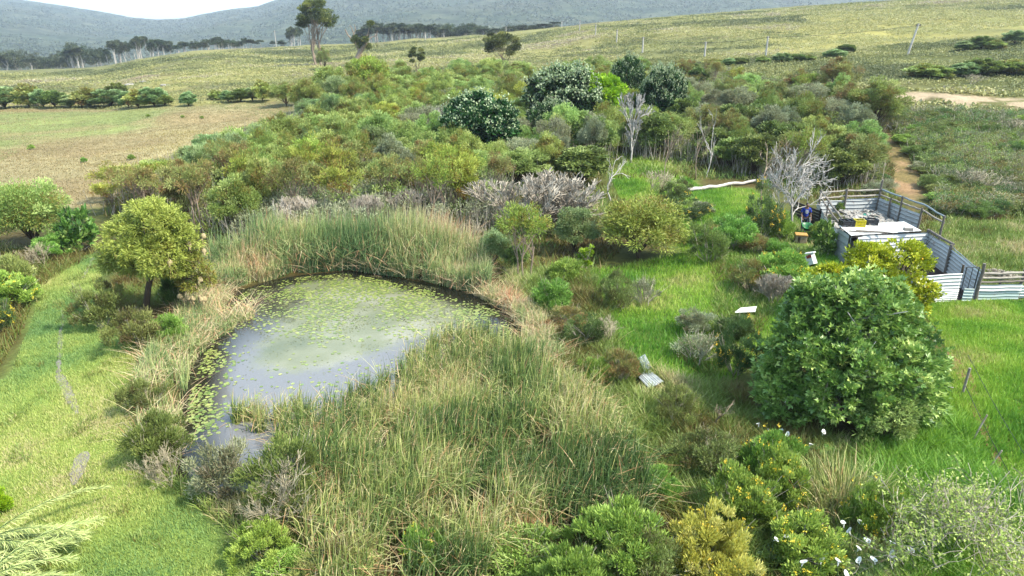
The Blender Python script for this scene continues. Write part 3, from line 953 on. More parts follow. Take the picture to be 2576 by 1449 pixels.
WAT = {
    'green': [wattle(11, 'wattle', trunk=.12, ncl=80), wattle(12, 'wattle', ncl=76, trunk=0.18), wattle(13, 'wattle', w=3.6, h=3.0, ncl=90, trunk=.1)],
    'blue': [wattle(21, 'wattle_blue', trunk=.14, ncl=80), wattle(22, 'wattle_blue', w=3.6, h=2.8, ncl=90, trunk=0.1)],
    'brown': [wattle(31, 'wattle_brown', ncl=66, trunk=0.25), wattle(32, 'wattle_brown', ncl=60, trunk=0.3, tmean=0.45)],
    'yellow': [wattle(41, 'wattle_yellow', ncl=66, trunk=0.25, tmean=.55), wattle(42, 'wattle_yellow', ncl=64, trunk=0.2, tmean=.6)],
    'light': [wattle(51, 'light', ncl=70, trunk=0.14), wattle(52, 'light', ncl=74, trunk=0.18)],
    'grey': [wattle(61, 'grey_green', ncl=46, trunk=0.4, bark='dead_tan'), wattle(62, 'grey_green', ncl=42, nlf=80, trunk=0.45, bark='dead_tan')],
    'open': [wattle(71, 'wattle_yellow', ncl=30, nlf=90, trunk=0.5, stems=3, bark='bark_pale'), wattle(72, 'wattle_brown', ncl=30, nlf=85, trunk=0.55, stems=3, bark='bark_pale')],
    'hedge': [wattle(87, 'wattle_blue', ncl=90, trunk=.02, L=.3, Wd=.1), wattle(88, 'wattle', ncl=90, trunk=.02, L=.3, Wd=.1), wattle(89, 'olive', ncl=80, trunk=.04, L=.3, Wd=.1)],
    'olive': [wattle(81, 'olive', ncl=80, trunk=0.12, L=0.17, Wd=0.09, rc=0.3)],
    'lime': [wattle(85, 'lime', ncl=90, trunk=0.12, L=0.2, Wd=0.13, rc=0.3)],
}


def broad(seed, w=5.0, h=4.0, blossom=1):
    rng = np.random.RandomState(seed)
    mb, tb, bb = MB(), MB(), MB()
    C = crown(mb, rng, (0, 0, h * 0.5), (w / 2 * 0.9, w / 2 * 0.9, h * 0.46), 230, 70, 0.34, 0.22, 0.12, up=0.45, hollow=0.6, amp=0.2, tsd=0.2,
              tips=(bb, 16 * blossom, 0.13) if blossom else None)
    m_segs(limbs(rng, (0, 0, -0.2), h * 0.25, C[rng.choice(len(C), 16, replace=False)], 0.14), tb, 6)
    parts = [('crown', mb.mesh('crown', M['dark'])), ('trunk', tb.mesh('trunk', M['bark']))]
    if blossom:
        parts.append(('blossom', bb.mesh('blossom', M['blossom'])))
    return tpl('flowering_tree', w, h, *parts)


BROAD = [broad(101), broad(102, blossom=2), broad(103, blossom=1)]
DARKB = [broad(104, blossom=0)]


def shrub(seed, mat, w=1.6, h=1.1, ncl=48, nlf=150, L=0.085, Wd=0.024, rc=0.2, stems=10, bark='dead_grey', name='heath_shrub', flowers=None, up=0.7, tmean=0.5, zmin=-0.15, kst=3, hollow=0.4):
    rng = np.random.RandomState(seed)
    mb, tb, fb = MB(), MB(), MB()
    C = crown(mb, rng, (0, 0, h * 0.34), (w / 2 * 0.88, w / 2 * 0.88, h * 0.58), ncl, nlf, rc, L, Wd, up=up, hollow=hollow, zmin=zmin, tmean=tmean, amp=0.5)
    S = []
    for t_ in C[rng.choice(len(C), min(len(C), stems), replace=False)]:
        p = np.array([rng.uniform(-.08, .08), rng.uniform(-.08, .08), -0.05]); m = (p + t_) / 2 + rng.randn(3) * 0.08
        S += [[*p, *m, 0.018, 0.012], [*m, *t_, 0.012, 0.006]]
        for _ in range(3):
            e = t_ + unit(t_ - p) * 0.22 + rng.randn(3) * 0.1
            S.append([*m, *e, 0.007, 0.003])
    m_segs(S, tb, kst)
    parts = [('foliage', mb.mesh('foliage', M[mat])), ('stems', tb.mesh('stems', M[bark]))]
    if flowers:
        nf, sz, fm = flowers
        sel = C[C[:, 2] > h * 0.3]; ii = rng.randint(len(sel), size=nf)
        hd = sel[ii] + unit(sel[ii] - np.array([0, 0, h * 0.2])) * rc * 0.9 + rng.randn(nf, 3) * 0.07
        k = 7
        P = np.repeat(hd, k, 0) + rng.randn(nf * k, 3) * sz * 0.55
        m_leaves(P, rng.randn(nf * k, 3) + np.array([0, 0, 0.8]), np.array([[0, 0, 1.0]]) + rng.randn(nf * k, 3) * 0.3, sz, sz * 0.8, rng.rand(nf * k), fb)
        parts.append(('blossoms', fb.mesh('blossoms', M[fm])))
    return tpl(name, w, h, *parts)


SH = {
    'heath': [shrub(201, 'heath'), shrub(202, 'heath', w=1.9, ncl=50), shrub(203, 'heath', h=0.9, tmean=0.65)],
    'heath_dark': [shrub(204, 'heath_dark'), shrub(205, 'heath_dark', w=1.8)],
    'grey': [shrub(206, 'grey_green', ncl=34, stems=16), shrub(207, 'grey_green', ncl=30, nlf=60, stems=22)],
    'bright': [shrub(208, 'bright', L=0.1, Wd=0.024), shrub(209, 'bright', L=0.1, Wd=0.02, ncl=60, nlf=200, rc=.17, tmean=0.55, up=1.1)],
    'yellow_flower': [shrub(210, 'bright', flowers=(46, 0.045, 'petal_yellow'), name='flowering_shrub', L=0.1, Wd=0.04, tmean=0.6, up=0.9),
                      shrub(211, 'bright', flowers=(44, 0.045, 'petal_yellow'), name='flowering_shrub', L=0.1, Wd=0.03, up=1.0)],
    'dark_flower': [shrub(212, 'heath_dark', flowers=(50, 0.05, 'petal_yellow'), name='flowering_shrub')],
    'yellow_leaf': [shrub(213, 'yellow_leaf', L=0.09, Wd=0.022, ncl=90, nlf=130, rc=.14, name='golden_shrub', flowers=(26, 0.05, 'petal_yellow'), up=1.0)],
    'brown': [shrub(214, 'wattle_brown', ncl=30, stems=20, bark='dead_tan', tmean=0.35)],
    'lime': [shrub(215, 'lime', L=0.1, Wd=0.06)],
    'leafy': [shrub(216, 'fig', L=0.2, Wd=0.1, ncl=40, nlf=40, name='leafy_bush')],
    'olive': [shrub(217, 'olive', ncl=50), shrub(218, 'olive', ncl=44, w=1.9)],
}


def deadtree(seed, mat='dead', h=3.0, depth=5, spread=0.55, r=0.06, up=0.2, trunk=0.3, name='dead_tree', nst=1, curve=0.3, nch=(2, 4), k=3, decay=0.72, mr=0.009):
    rng = np.random.RandomState(seed)
    S = []
    for s in range(nst):
        p = np.r_[rng.randn(2) * 0.12 * (nst > 1), -0.15]
        d = unit(np.array([rng.uniform(-.5, .5) * (1 if nst > 1 else .25), rng.uniform(-.5, .5) * (1 if nst > 1 else .25), 1.0]))
        dead_rec(rng, S, p, d, h * trunk, r, depth, spread, curve, up, nch, decay)
    S = np.array(S)
    big = np.maximum(S[:, 6], 0) > r * 0.5
    zmax = max(S[:, 5].max(), 0.1); wid = 2 * np.percentile(np.abs(S[:, 3:5]), 97)
    tb, bb = MB(), MB()
    S[:, 6:] = np.maximum(S[:, 6:], mr)
    m_segs(S[big], tb, 6); m_segs(S[~big], bb, k)
    parts = [('trunk', tb.mesh('trunk', M[mat]))]
    if len(S[~big]): parts.append(('twigs', bb.mesh('twigs', M[mat])))
    return tpl(name, wid, zmax, *parts)


DEAD = [deadtree(301, h=3, depth=5, spread=0.5, up=0.25, nch=(2, 5), mr=.011), deadtree(302, h=3, depth=5, spread=0.78, nch=(2, 5), r=.05, decay=.76, mr=.0075, up=.1), deadtree(303, 'dead_grey', h=2.2, depth=4, nst=9, r=0.03, spread=0.45, trunk=0.3, name='dead_bush', nch=(3, 5)),
        deadtree(304, h=3, depth=3, spread=0.7, curve=0.5, r=0.05), deadtree(305, 'dead_tan', h=2, depth=4, nst=4, r=0.018, spread=0.6, name='dead_bush', mr=.0045),
        deadtree(306, 'bark_pale', h=4, depth=3, spread=0.5, curve=0.5, r=0.06, trunk=0.4)]


def eucalypt(seed, w=6.0, h=11.0, mat='euc', trunkf=0.45, nst=3, ncl=46, far=False):
    rng = np.random.RandomState(seed)
    mb, tb = MB(), MB()
    cz = h * (trunkf + (1 - trunkf) * 0.52)
    if far:
        C = crown(mb, rng, (0, 0, cz), (w / 2 * .8, w / 2 * .8, h * (1 - trunkf) * 0.46), 26, 60, w * 0.17, 0.6, 0.36, hollow=0.3, amp=0.4, tsd=0.2, up=0.3)
    else:
        C = crown(mb, rng, (0, 0, cz), (w / 2 * .85, w / 2 * .85, h * (1 - trunkf) * 0.46), ncl, 260, w * 0.13, 0.3, 0.12, hollow=0.55, amp=0.35, tsd=0.2, up=0.3, flat=0.6, tspread=0.1)
    S = []
    for s in range(nst):
        b = np.array([rng.uniform(-1, 1) * w * .12 * (nst > 1), rng.uniform(-.5, .5) * (nst > 1), -0.3])
        S += limbs(rng, b, h * trunkf, C[rng.choice(len(C), 6 if not far else 3, replace=False)], (0.16 if not far else 0.2) * h / 11 / (1 if nst < 3 else 1.2), sub=not far, nseg=3, lean=(rng.uniform(-.4, .4), 0))
    m_segs(S, tb, 6 if not far else 4)
    return tpl('eucalyptus_tree' if not far else 'plantation_tree', w, h, ('crown', mb.mesh('crown', M[mat])), ('trunk', tb.mesh('trunk', M['dead' if far else 'bark_pale'])))


EUC = eucalypt(401)
FAR = [eucalypt(410 + i, w=6, h=14, mat='far_tree', trunkf=[0.6, 0.5, 0.65, 0.4][i], nst=1, far=True) for i in range(4)]
FARB = [eucalypt(420 + i, w=9, h=9, mat='far_tree', trunkf=0.12, nst=2, far=True) for i in range(2)]


# ------------------------------------------------------------------ placing plants by the box they fill
def fit_box(x0, y0, x1, y1, vb=None):
    """ground point, width and height of a plant that fills the box; vb is the row of its foot when it can be told"""
    u = (x0 + x1) / 2; w = x1 - x0
    v = vb if vb is not None else y1
    for _ in range(3):
        g = at(u, v)
        dep = math.atan2(HC - g[2], math.hypot(g[0], g[1]))
        v = vb if vb is not None else y1 - 0.36 * w * math.sin(dep)
        if v < y0 + 4: v = y0 + 4
    g = at(u, v)
    _, _, d = project(g)
    mpp = d / F
    h = max((v - y0 - 0.3 * w * math.sin(dep) * (0.6 if vb is None else 0.4)) * mpp / math.cos(dep), 0.25 * w * mpp)
    return g, w * mpp, h


rz_rng = np.random.RandomState(99)
PLACED = []


def plant(t, box, label, cat, group=None, name=None, vb=None, fat=1.0):
    g, w, h = fit_box(*box, vb=vb)
    PLACED.append((g[0], g[1], w / 2))
    return place(t, g - np.array([0, 0, 0.03]), w * fat * 1.06, h * 1.15, rz_rng.uniform(0, 6.28), label, cat, group, name)

# ------------------------------------------------------------------ single trees and shrubs
P_ = plant
# far trees on the slope
P_(EUC, (752, 32, 858, 165), 'tall eucalyptus with pale bare trunks standing highest on the left slope', 'tree', vb=166)
P_(eucalypt(402, w=6, h=6, trunkf=0.2, nst=2, ncl=30), (1208, 98, 1312, 172), 'round olive eucalyptus with reddish top alone on the open slope', 'tree', name='eucalyptus_tree', vb=170)
P_(eucalypt(403, w=3.5, h=6, trunkf=0.35, nst=1, ncl=22), (1030, 132, 1070, 192), 'small upright eucalyptus left of the round one on the open slope', 'tree', name='eucalyptus_tree', vb=193)
P_(DARKB[0], (1217, 164, 1262, 200), 'small dark green bush at the foot of the round slope eucalyptus', 'bush', name='dark_bush')
P_(WAT['brown'][0], (800, 132, 832, 176), 'scraggly little tree under the tall eucalyptus', 'tree', vb=178)


def half_dead_euc():
    g, w, h = fit_box(862, 62, 938, 168, vb=170)
    rng = np.random.RandomState(55)
    _, _, d = project(g); m = d / F
    o = thing('eucalyptus_tree', g, 'half dead eucalyptus with thick pale leaning trunk and tufts of leaves', 'tree')

    def q(u, v, y=0.0):
        return np.array([(u - 884) * m, y, (170 - v) * m])
    S = []

    def chain(pts, r0, r1):
        pts = [np.asarray(p, float) for p in pts]
        n = len(pts) - 1
        for i in range(n):
            S.append([*pts[i], *pts[i + 1], r0 + (r1 - r0) * i / n, r0 + (r1 - r0) * (i + 1) / n])
    chain([q(876, 172), q(884, 150), q(893, 132), q(906, 116), q(910, 108)], 0.75, 0.3)
    chain([q(893, 132), q(882, 112), q(872, 100), q(866, 94), q(860, 80)], 0.3, 0.1)
    chain([q(884, 112), q(880, 92), q(877, 78), q(872, 70)], 0.16, 0.05)
    chain([q(880, 92), q(886, 80), q(884, 68)], 0.12, 0.04)
    chain([q(908, 112), q(916, 104), q(924, 98, .4), q(936, 94, .4), q(938, 84, .5)], 0.13, 0.05)
    chain([q(906, 108), q(914, 92, .3), q(918, 80, .3), q(920, 68, .3)], 0.12, 0.05)
    chain([q(893, 160), q(897, 146), q(904, 138)], 0.14, 0.05)
    tb = MB(); m_segs(S, tb, 8); link('trunk', tb.mesh('trunk', M['bark_pale'], True), o)
    mb = MB()
    for (u, v, ru, rv, n) in ((886, 106, 16, 12, 10), (908, 104, 14, 10, 10), (896, 118, 14, 9, 7), (920, 66, 13, 5, 6), (888, 158, 9, 6, 4), (912, 120, 8, 9, 5)):
        crown(mb, rng, q(u, v, rng.uniform(-.5, .5)), (ru * m * .8, ru * m * .8, rv * m * .8), n, 200, 0.75, 0.3, 0.12, hollow=0.2, tmean=0.55)
    link('crown', mb.mesh('crown', M['euc']), o)


half_dead_euc()
P_(wattle(91, 'wattle_yellow', tmean=.5, ncl=130, nlf=120, w=9, h=6.5, L=0.4, Wd=0.13, trunk=0.1, rc=0.3), (880, 162, 990, 262), 'broad dark green wattle with brown patches rising behind the thicket', 'tree')
P_(wattle(92, 'wattle', ncl=120, nlf=120, w=8, h=6, L=0.4, Wd=0.13, trunk=0.1, rc=0.3), (785, 182, 905, 268), 'broad green wattle left of the dark one behind the thicket', 'tree')
P_(WAT['green'][2], (728, 212, 822, 290), 'green wattle at the far right corner of the tan field', 'tree')
P_(WAT['green'][1], (686, 215, 752, 270), 'low round wattle beside the far corner of the tan field', 'tree')

# flowering broadleaf trees in the thicket
P_(BROAD[1], (1322, 184, 1536, 350), 'big dark tree crowned with cream blossom in the middle thicket', 'tree', vb=336)
P_(BROAD[0], (1098, 262, 1310, 440), 'dark blossoming tree right of the left grey dead tree', 'tree', vb=412)
P_(BROAD[2], (1326, 262, 1456, 395), 'smaller dark tree with cream blossom below the big blossoming one', 'tree', vb=372)
P_(BROAD[0], (1524, 170, 1622, 305), 'dark blossoming tree behind the lime green tree', 'tree', vb=296)
P_(BROAD[1], (1598, 186, 1716, 350), 'dark tree with cream blossom right of the pale dead tree', 'tree', vb=332)
P_(WAT['lime'][0], (1446, 205, 1570, 350), 'bright lime green tree between dark blossoming trees', 'tree', name='lime_green_tree', vb=338)
P_(WAT['olive'][0], (1440, 300, 1545, 420), 'olive bush below the lime green tree', 'bush', name='olive_bush')
P_(WAT['light'][0], (1288, 328, 1372, 420), 'light green feathery wattle between two dark blossoming trees', 'tree')
P_(WAT['light'][1], (1236, 385, 1368, 478), 'light green spreading wattle below the blossoming trees', 'tree')
P_(WAT['olive'][0], (1380, 372, 1535, 480), 'wide dark olive bush at the edge of the green clearing', 'bush', name='olive_bush')
P_(WAT['grey'][0], (985, 395, 1060, 505), 'thin grey green wattle with slender bare stem', 'tree', vb=505)
P_(WAT['grey'][1], (1060, 395, 1135, 480), 'grey green drooping wattle left of the dark blossoming tree', 'tree')

# dead trees
P_(DEAD[0], (1082, 284, 1154, 372), 'grey leafless dead tree between wattles left of the blossoming tree', 'dead tree', vb=376)
P_(DEAD[0], (1548, 258, 1632, 410), 'tall pale leafless tree before the dark blossoming trees', 'dead tree', vb=410)
P_(DEAD[3], (1500, 405, 1578, 505), 'small white leafless tree with forked stems in the clearing', 'dead tree', vb=505)
P_(DEAD[3], (1424, 440, 1470, 512), 'thin crooked leafless sapling beside the grey dead bush', 'dead tree', vb=515)
P_(DEAD[2], (1240, 450, 1452, 600), 'wide mauve grey mass of a dead bush above the pond', 'dead bush', vb=580, fat=1.2)
P_(DEAD[1], (1925, 362, 2072, 578), 'large silvery leafless tree beside the person', 'dead tree', vb=574)
P_(DEAD[5], (1862, 362, 1965, 525), 'crooked bare tree with tan limbs left of the large silvery one', 'dead tree', vb=528)
P_(DEAD[4], (1612, 432, 1700, 492), 'fallen white branches on the grass of the clearing', 'dead branches', name='fallen_branches')
P_(DEAD[5], (1640, 330, 1700, 470), 'bare brown stem with few limbs at the clearing edge', 'dead tree', vb=470)
P_(DEAD[5], (1725, 320, 1775, 450), 'leaning bare trunk in front of the right thicket', 'dead tree', vb=452)
P_(DEAD[3], (1750, 300, 1800, 445), 'slim grey bare trunk among olive wattles', 'dead tree', vb=446)
P_(DEAD[2], (700, 505, 800, 600), 'grey dead bush behind the left end of the reeds', 'dead bush', vb=600)
P_(DEAD[3], (690, 510, 742, 610), 'white forked stems of a bare tree behind the reeds', 'dead tree', vb=612)
P_(DEAD[3], (742, 515, 800, 605), 'white twisted bare tree right of the forked one behind the reeds', 'dead tree', vb=607)
P_(DEAD[2], (880, 495, 968, 580), 'grey leafless bush rising over the reeds', 'dead bush', vb=585)
P_(DEAD[2], (990, 480, 1075, 560), 'grey leafless bush behind the tallest reeds', 'dead bush', vb=568)
P_(DEAD[4], (1150, 560, 1225, 650), 'bare pale twigs at the right end of the back reeds', 'dead bush', vb=655)
P_(DEAD[4], (70, 615, 135, 672), 'pale dead branches under the wattle by the grass path', 'dead bush', vb=675)
P_(DEAD[5], (1745, 1005, 1835, 1085), 'small bare sapling in the herbs left of the fig tree', 'dead tree', vb=1085, fat=0.9)
P_(DEAD[4], (2395, 425, 2500, 490), 'heap of grey dead brush on the right slope', 'dead branches', name='dead_brush')
P_(DEAD[4], (2418, 480, 2560, 530), 'low grey brush heap below the first on the right slope', 'dead branches', name='dead_brush')
P_(DEAD[4], (2424, 188, 2468, 212), 'small grey brush heap above the sandy track', 'dead branches', name='dead_brush')
P_(DEAD[4], (2520, 300, 2600, 345), 'grey brush heap at the right edge below the track', 'dead branches', name='dead_brush')
P_(DEAD[4], (1480, 800, 1560, 862), 'spray of dry tan twigs right of the pond', 'dead bush', vb=868)
P_(DEAD[2], (1905, 690, 1985, 760), 'grey twiggy bush left of the lemon tree', 'dead bush', vb=762)
P_(DEAD[2], (2470, 680, 2545, 712), 'bleached brush behind the wooden rails', 'dead branches', name='dead_brush')

# middle shrubs
P_(wattle(94, 'nest_wattle', ncl=130, nlf=150, w=3.6, h=2.6, trunk=.04, L=.16, Wd=.035, tmean=.5), (1496, 505, 1712, 672), 'round feathery wattle alone on the bright grass', 'tree', name='wattle_tree', fat=1.05)
P_(WAT['open'][0], (1255, 542, 1392, 700), 'thin open wattle with bare pale stem at the pond corner', 'tree', vb=702)
P_(WAT['blue'][0], (1385, 535, 1505, 650), 'blue green wattle between the thin wattle and the round one', 'tree')
P_(WAT['blue'][1], (1195, 590, 1290, 680), 'dark blue green wattle behind the right pond corner', 'tree')
P_(WAT['olive'][0], (1270, 620, 1330, 690), 'small olive bush at the foot of the thin wattle', 'bush', name='olive_bush')
P_(shrub(230, 'lime', w=0.6, h=1.8, ncl=26, nlf=40, L=0.1, Wd=0.06, rc=0.13, name='sapling'), (1452, 608, 1488, 690), 'slim lime green upright sapling by the thin wattle', 'sapling')
P_(SH['bright'][0], (1372, 645, 1470, 720), 'bright green low bush at the stem of the thin wattle', 'shrub')
P_(SH['heath'][1], (1655, 458, 1742, 525), 'fine leaved dark bush beside the fallen white trunk', 'shrub')
P_(SH['dark_flower'][0], (1668, 510, 1770, 562), 'low bush with yellow flowers in the middle of the clearing', 'flowering shrub')
P_(SH['grey'][0], (1725, 505, 1800, 545), 'dry brown cut brush on the clearing', 'shrub')
P_(SH['olive'][1], (1725, 575, 1842, 672), 'grey olive bush on the clearing right of the round wattle', 'shrub')
P_(SH['bright'][1], (1780, 545, 1905, 640), 'green leafy bush right of the grey olive one', 'shrub')
P_(SH['dark_flower'][0], (1874, 512, 1962, 612), 'dark bush with yellow flowers under the silvery dead tree', 'flowering shrub')
P_(SH['bright'][0], (1925, 535, 2000, 610), 'green bush at the trunk of the silvery dead tree', 'shrub')
P_(SH['bright'][1], (2035, 560, 2085, 610), 'lush green weeds beside the wheelbarrow', 'shrub')
P_(SH['leafy'][0], (2040, 580, 2100, 650), 'leafy green weeds against the corral sheets', 'shrub')
P_(SH['brown'][0], (1862, 590, 1945, 650), 'brown and green low shrub left of the wooden box', 'shrub')
P_(SH['bright'][0], (1922, 600, 1984, 655), 'light green herbs left of the wooden box', 'shrub')
P_(SH['brown'][0], (1832, 655, 1935, 745), 'reddish brown shrub left of the lemon tree', 'shrub')
P_(SH['yellow_flower'][0], (1880, 640, 2000, 735), 'green and brown shrub with small flowers behind the fig tree', 'flowering shrub')
P_(SH['grey'][0], (1695, 775, 1800, 850), 'grey green shrub at the lower edge of the clearing', 'shrub')
P_(SH['heath_dark'][0], (1795, 790, 1900, 870), 'dark green shrub beside the white slab', 'shrub')
P_(SH['dark_flower'][0], (1795, 850, 1895, 960), 'dark shrub with a few yellow flowers left of the fig tree', 'flowering shrub')
P_(SH['grey'][1], (1690, 830, 1825, 925), 'round grey twiggy bush left of the fig tree', 'shrub')
P_(SH['grey'][1], (1575, 690, 1665, 775), 'pale grey green weed on the bright grass', 'shrub')
P_(SH['heath'][0], (1500, 695, 1580, 790), 'grey green shrub at the left edge of the bright grass', 'shrub')
P_(SH['bright'][0], (1330, 700, 1440, 800), 'light green shrub right of the pond corner', 'shrub')
P_(SH['brown'][0], (1370, 770, 1490, 860), 'reddish brown shrub right of the pond', 'shrub')
P_(SH['heath_dark'][1], (1420, 800, 1530, 890), 'dark green shrub between the pond and the clearing', 'shrub')
P_(SH['brown'][0], (1500, 880, 1620, 990), 'dry brown shrub beside the white sheets', 'shrub')
P_(SH['bright'][1], (1450, 900, 1540, 985), 'green fern like shrub right of the front reeds', 'shrub')

# left side
P_(wattle(93, 'wattle', ncl=120, nlf=160, w=5, h=4, trunk=0.06), (-20, 468, 192, 652), 'broad blue green wattle at the near corner of the tan field', 'tree')
P_(WAT['brown'][1], (-70, 500, 40, 640), 'olive wattle cut by the left edge above the path', 'tree')
P_(SH['leafy'][0], (150, 552, 252, 640), 'dark broad leaved bush beside the grass path', 'bush')
P_(SH['bright'][1], (90, 590, 180, 655), 'green bush in front of the blue green wattle', 'shrub')
P_(SH['heath'][2], (-40, 640, 100, 745), 'rounded green bush on the left edge of the path', 'shrub')
P_(SH['yellow_flower'][0], (-20, 700, 98, 785), 'shrub with orange yellow flowers on the left edge', 'flowering shrub')
P_(SH['dark_flower'][0], (-50, 760, 40, 850), 'lower yellow flowered shrub cut by the left edge', 'flowering shrub')
P_(SH['heath'][1], (195, 720, 325, 840), 'green shrub beside the trodden path', 'shrub')
P_(SH['heath'][0], (295, 790, 410, 900), 'olive green shrub below the nest tree', 'shrub')
P_(SH['bright'][0], (380, 790, 470, 880), 'bright green shrub at the left pond margin', 'shrub')
P_(SH['heath_dark'][0], (400, 690, 480, 790), 'dark green shrub under the weaver nests', 'shrub')
P_(SH['olive'][0], (330, 1050, 480, 1200), 'green shrub with dead twigs at the left front pond corner', 'shrub')
P_(SH['heath'][1], (310, 960, 420, 1060), 'small olive shrub between path and reeds', 'shrub')
P_(SH['grey'][0], (480, 1110, 660, 1290), 'sprawling grey green shrub in front of the pond', 'shrub')
P_(SH['olive'][1], (600, 1120, 820, 1310), 'wide green shrub with tan twigs at the edge of the front reeds', 'shrub')
P_(DEAD[4], (640, 1180, 800, 1330), 'fan of dry tan twigs in the wide green shrub', 'dead bush', vb=1335)
P_(DEAD[4], (370, 1130, 470, 1230), 'pale dead twigs at the left front pond corner', 'dead bush', vb=1230)
P_(SH['bright'][1], (585, 1315, 730, 1440), 'bright green fine leaved shrub beside the front reeds', 'shrub')
P_(SH['bright'][0], (640, 1395, 820, 1500), 'green shrub cut by the bottom edge', 'shrub')
P_(SH['lime'][0], (-40, 1225, 30, 1300), 'small lime green bush on the lower left edge', 'shrub')

# right foreground
P_(SH['yellow_flower'][1], (1860, 1090, 2005, 1225), 'yellow flowered shrub under the fig tree', 'flowering shrub')
P_(SH['yellow_flower'][0], (1898, 1165, 2020, 1300), 'shrub topped with orange yellow flowers left of the tall tussock', 'flowering shrub')
P_(SH['yellow_flower'][0], (1795, 1215, 1960, 1370), 'wide yellow flowered shrub above the golden shrub', 'flowering shrub')
P_(SH['yellow_flower'][1], (2110, 1225, 2235, 1370), 'green shrub with yellow flowers right of the tall tussock', 'flowering shrub')
P_(SH['yellow_flower'][0], (1915, 1330, 2085, 1470), 'orange tipped shrub among the white lilies', 'flowering shrub')
P_(SH['yellow_leaf'][0], (1670, 1308, 1870, 1490), 'golden yellow green shrub at the bottom edge', 'golden shrub')
P_(SH['bright'][1], (1440, 1275, 1670, 1480), 'bright green feathery shrub at the bottom edge', 'shrub')
P_(SH['bright'][1], (1340, 1390, 1520, 1560), 'green shrub right of the one growing through the reeds', 'shrub')
P_(SH['heath'][0], (1560, 1370, 1700, 1520), 'olive shrub left of the golden shrub', 'shrub')
P_(SH['yellow_flower'][1], (1010, 1340, 1120, 1440), 'reedside herb with small yellow flowers', 'flowering shrub')
P_(SH['heath'][0], (780, 1380, 960, 1520), 'olive weed clump at the bottom edge below the reeds', 'shrub')
P_(SH['bright'][0], (1200, 1330, 1430, 1480), 'green shrub growing through the front of the reeds', 'shrub')
P_(SH['bright'][0], (1600, 1180, 1720, 1290), 'light green herb clump right of the reeds', 'shrub')
P_(SH['heath'][0], (1700, 1100, 1860, 1230), 'olive herb clump below the bare sapling', 'shrub')
P_(SH['heath'][1], (1640, 980, 1760, 1090), 'olive herb clump below the white sheets', 'shrub')
P_(SH['bright'][1], (1990, 1320, 2060, 1400), 'small green shrub beside the tussock', 'shrub')
P_(WAT['light'][1], (2130, 985, 2300, 1150), 'feathery light green shrub against the foot of the fig tree', 'shrub', name='wattle_bush')


def twig_shrub():
    rng = np.random.RandomState(77)
    g, w, h = fit_box(2225, 1225, 2640, 1540)
    o = thing('thorny_shrub', g, 'sprawling grey twiggy shrub with yellow green leaves in the lower right corner', 'shrub')
    S = []
    for s in range(26):
        d = unit(np.array([rng.uniform(-1, 1), rng.uniform(-1, 1), rng.uniform(0.5, 1.3)]))
        dead_rec(rng, S, np.r_[rng.randn(2) * 0.5, -0.1], d, h * 0.5, 0.014, 3, 0.6, 0.4, 0.05, (2, 4), 0.72, 3)
    S = np.array(S); S[:, 6:] = np.maximum(S[:, 6:], 0.005)
    tb = MB(); m_segs(S, tb, 3); link('twigs', tb.mesh('twigs', M['dead_grey']), o)
    E = S[rng.choice(len(S), 1900)][:, 3:6]
    k = 4
    mb = MB(); Q = np.repeat(E, k, 0) + rng.randn(len(E) * k, 3) * 0.06
    m_leaves(Q, rng.randn(len(Q), 3) + np.array([0, 0, .6]), rng.randn(len(Q), 3) * .4 + np.array([0, 0, 1.0]), 0.07, 0.04, np.clip(rng.randn(len(Q)) * .25 + .45, 0, 1), mb)
    link('foliage', mb.mesh('foliage', M['thorn_leaf']), o)


twig_shrub()


# ------------------------------------------------------------------ fig tree, lemon tree, nest tree
def fig_tree():
    rng = np.random.RandomState(500)
    g, w, h = fit_box(1888, 650, 2338, 1120)
    g = g + np.array([0.1, 0.2, 0])
    o = thing('fig_tree', g, 'huge round fig tree with broad glossy leaves in front of the corral', 'tree')
    mb, tb = MB(), MB()
    h = h * 0.98; w = w * 0.98; o.location.x -= 0.2
    C = []
    for (fx, fy, fz, rx, ry, rz_, n_) in ((0.02, 0, .46, .30, .30, .40, 190), (-.27, -.05, .34, .21, .24, .30, 120), (.27, -.02, .34, .22, .26, .30, 130), (-.12, .05, .62, .22, .22, .27, 100), (.17, .08, .60, .22, .24, .27, 110),
                                          (-.33, -.1, .16, .16, .2, .18, 60), (.35, -.06, .15, .14, .2, .17, 50), (-.08, -.26, .30, .24, .16, .28, 110), (.17, -.25, .26, .22, .16, .24, 90), (.38, .05, .30, .12, .16, .16, 34)):
        C.append(crown(mb, rng, (fx * w, fy * w, fz * h), (rx * w * .95, ry * w * .95, rz_ * h * 1.02), n_, 40, 0.27, 0.135, 0.1, up=0.35, hollow=0.74, amp=0.3, tsd=0.15, zmin=-0.5, lobed=True, tmean=0.52 + rng.uniform(-.1, .12), tspread=0.14))
    C = np.concatenate(C)
    link('crown', mb.mesh('crown', M['fig']), o)
    S = limbs(rng, (0, 0, -0.2), h * 0.2, C[rng.choice(len(C), 34, replace=False)] * 0.96, 0.16, nseg=5)
    m_segs(S, tb, 6); link('trunk', tb.mesh('trunk', M['dead']), o)
    PLACED.append((g[0], g[1], w / 2))


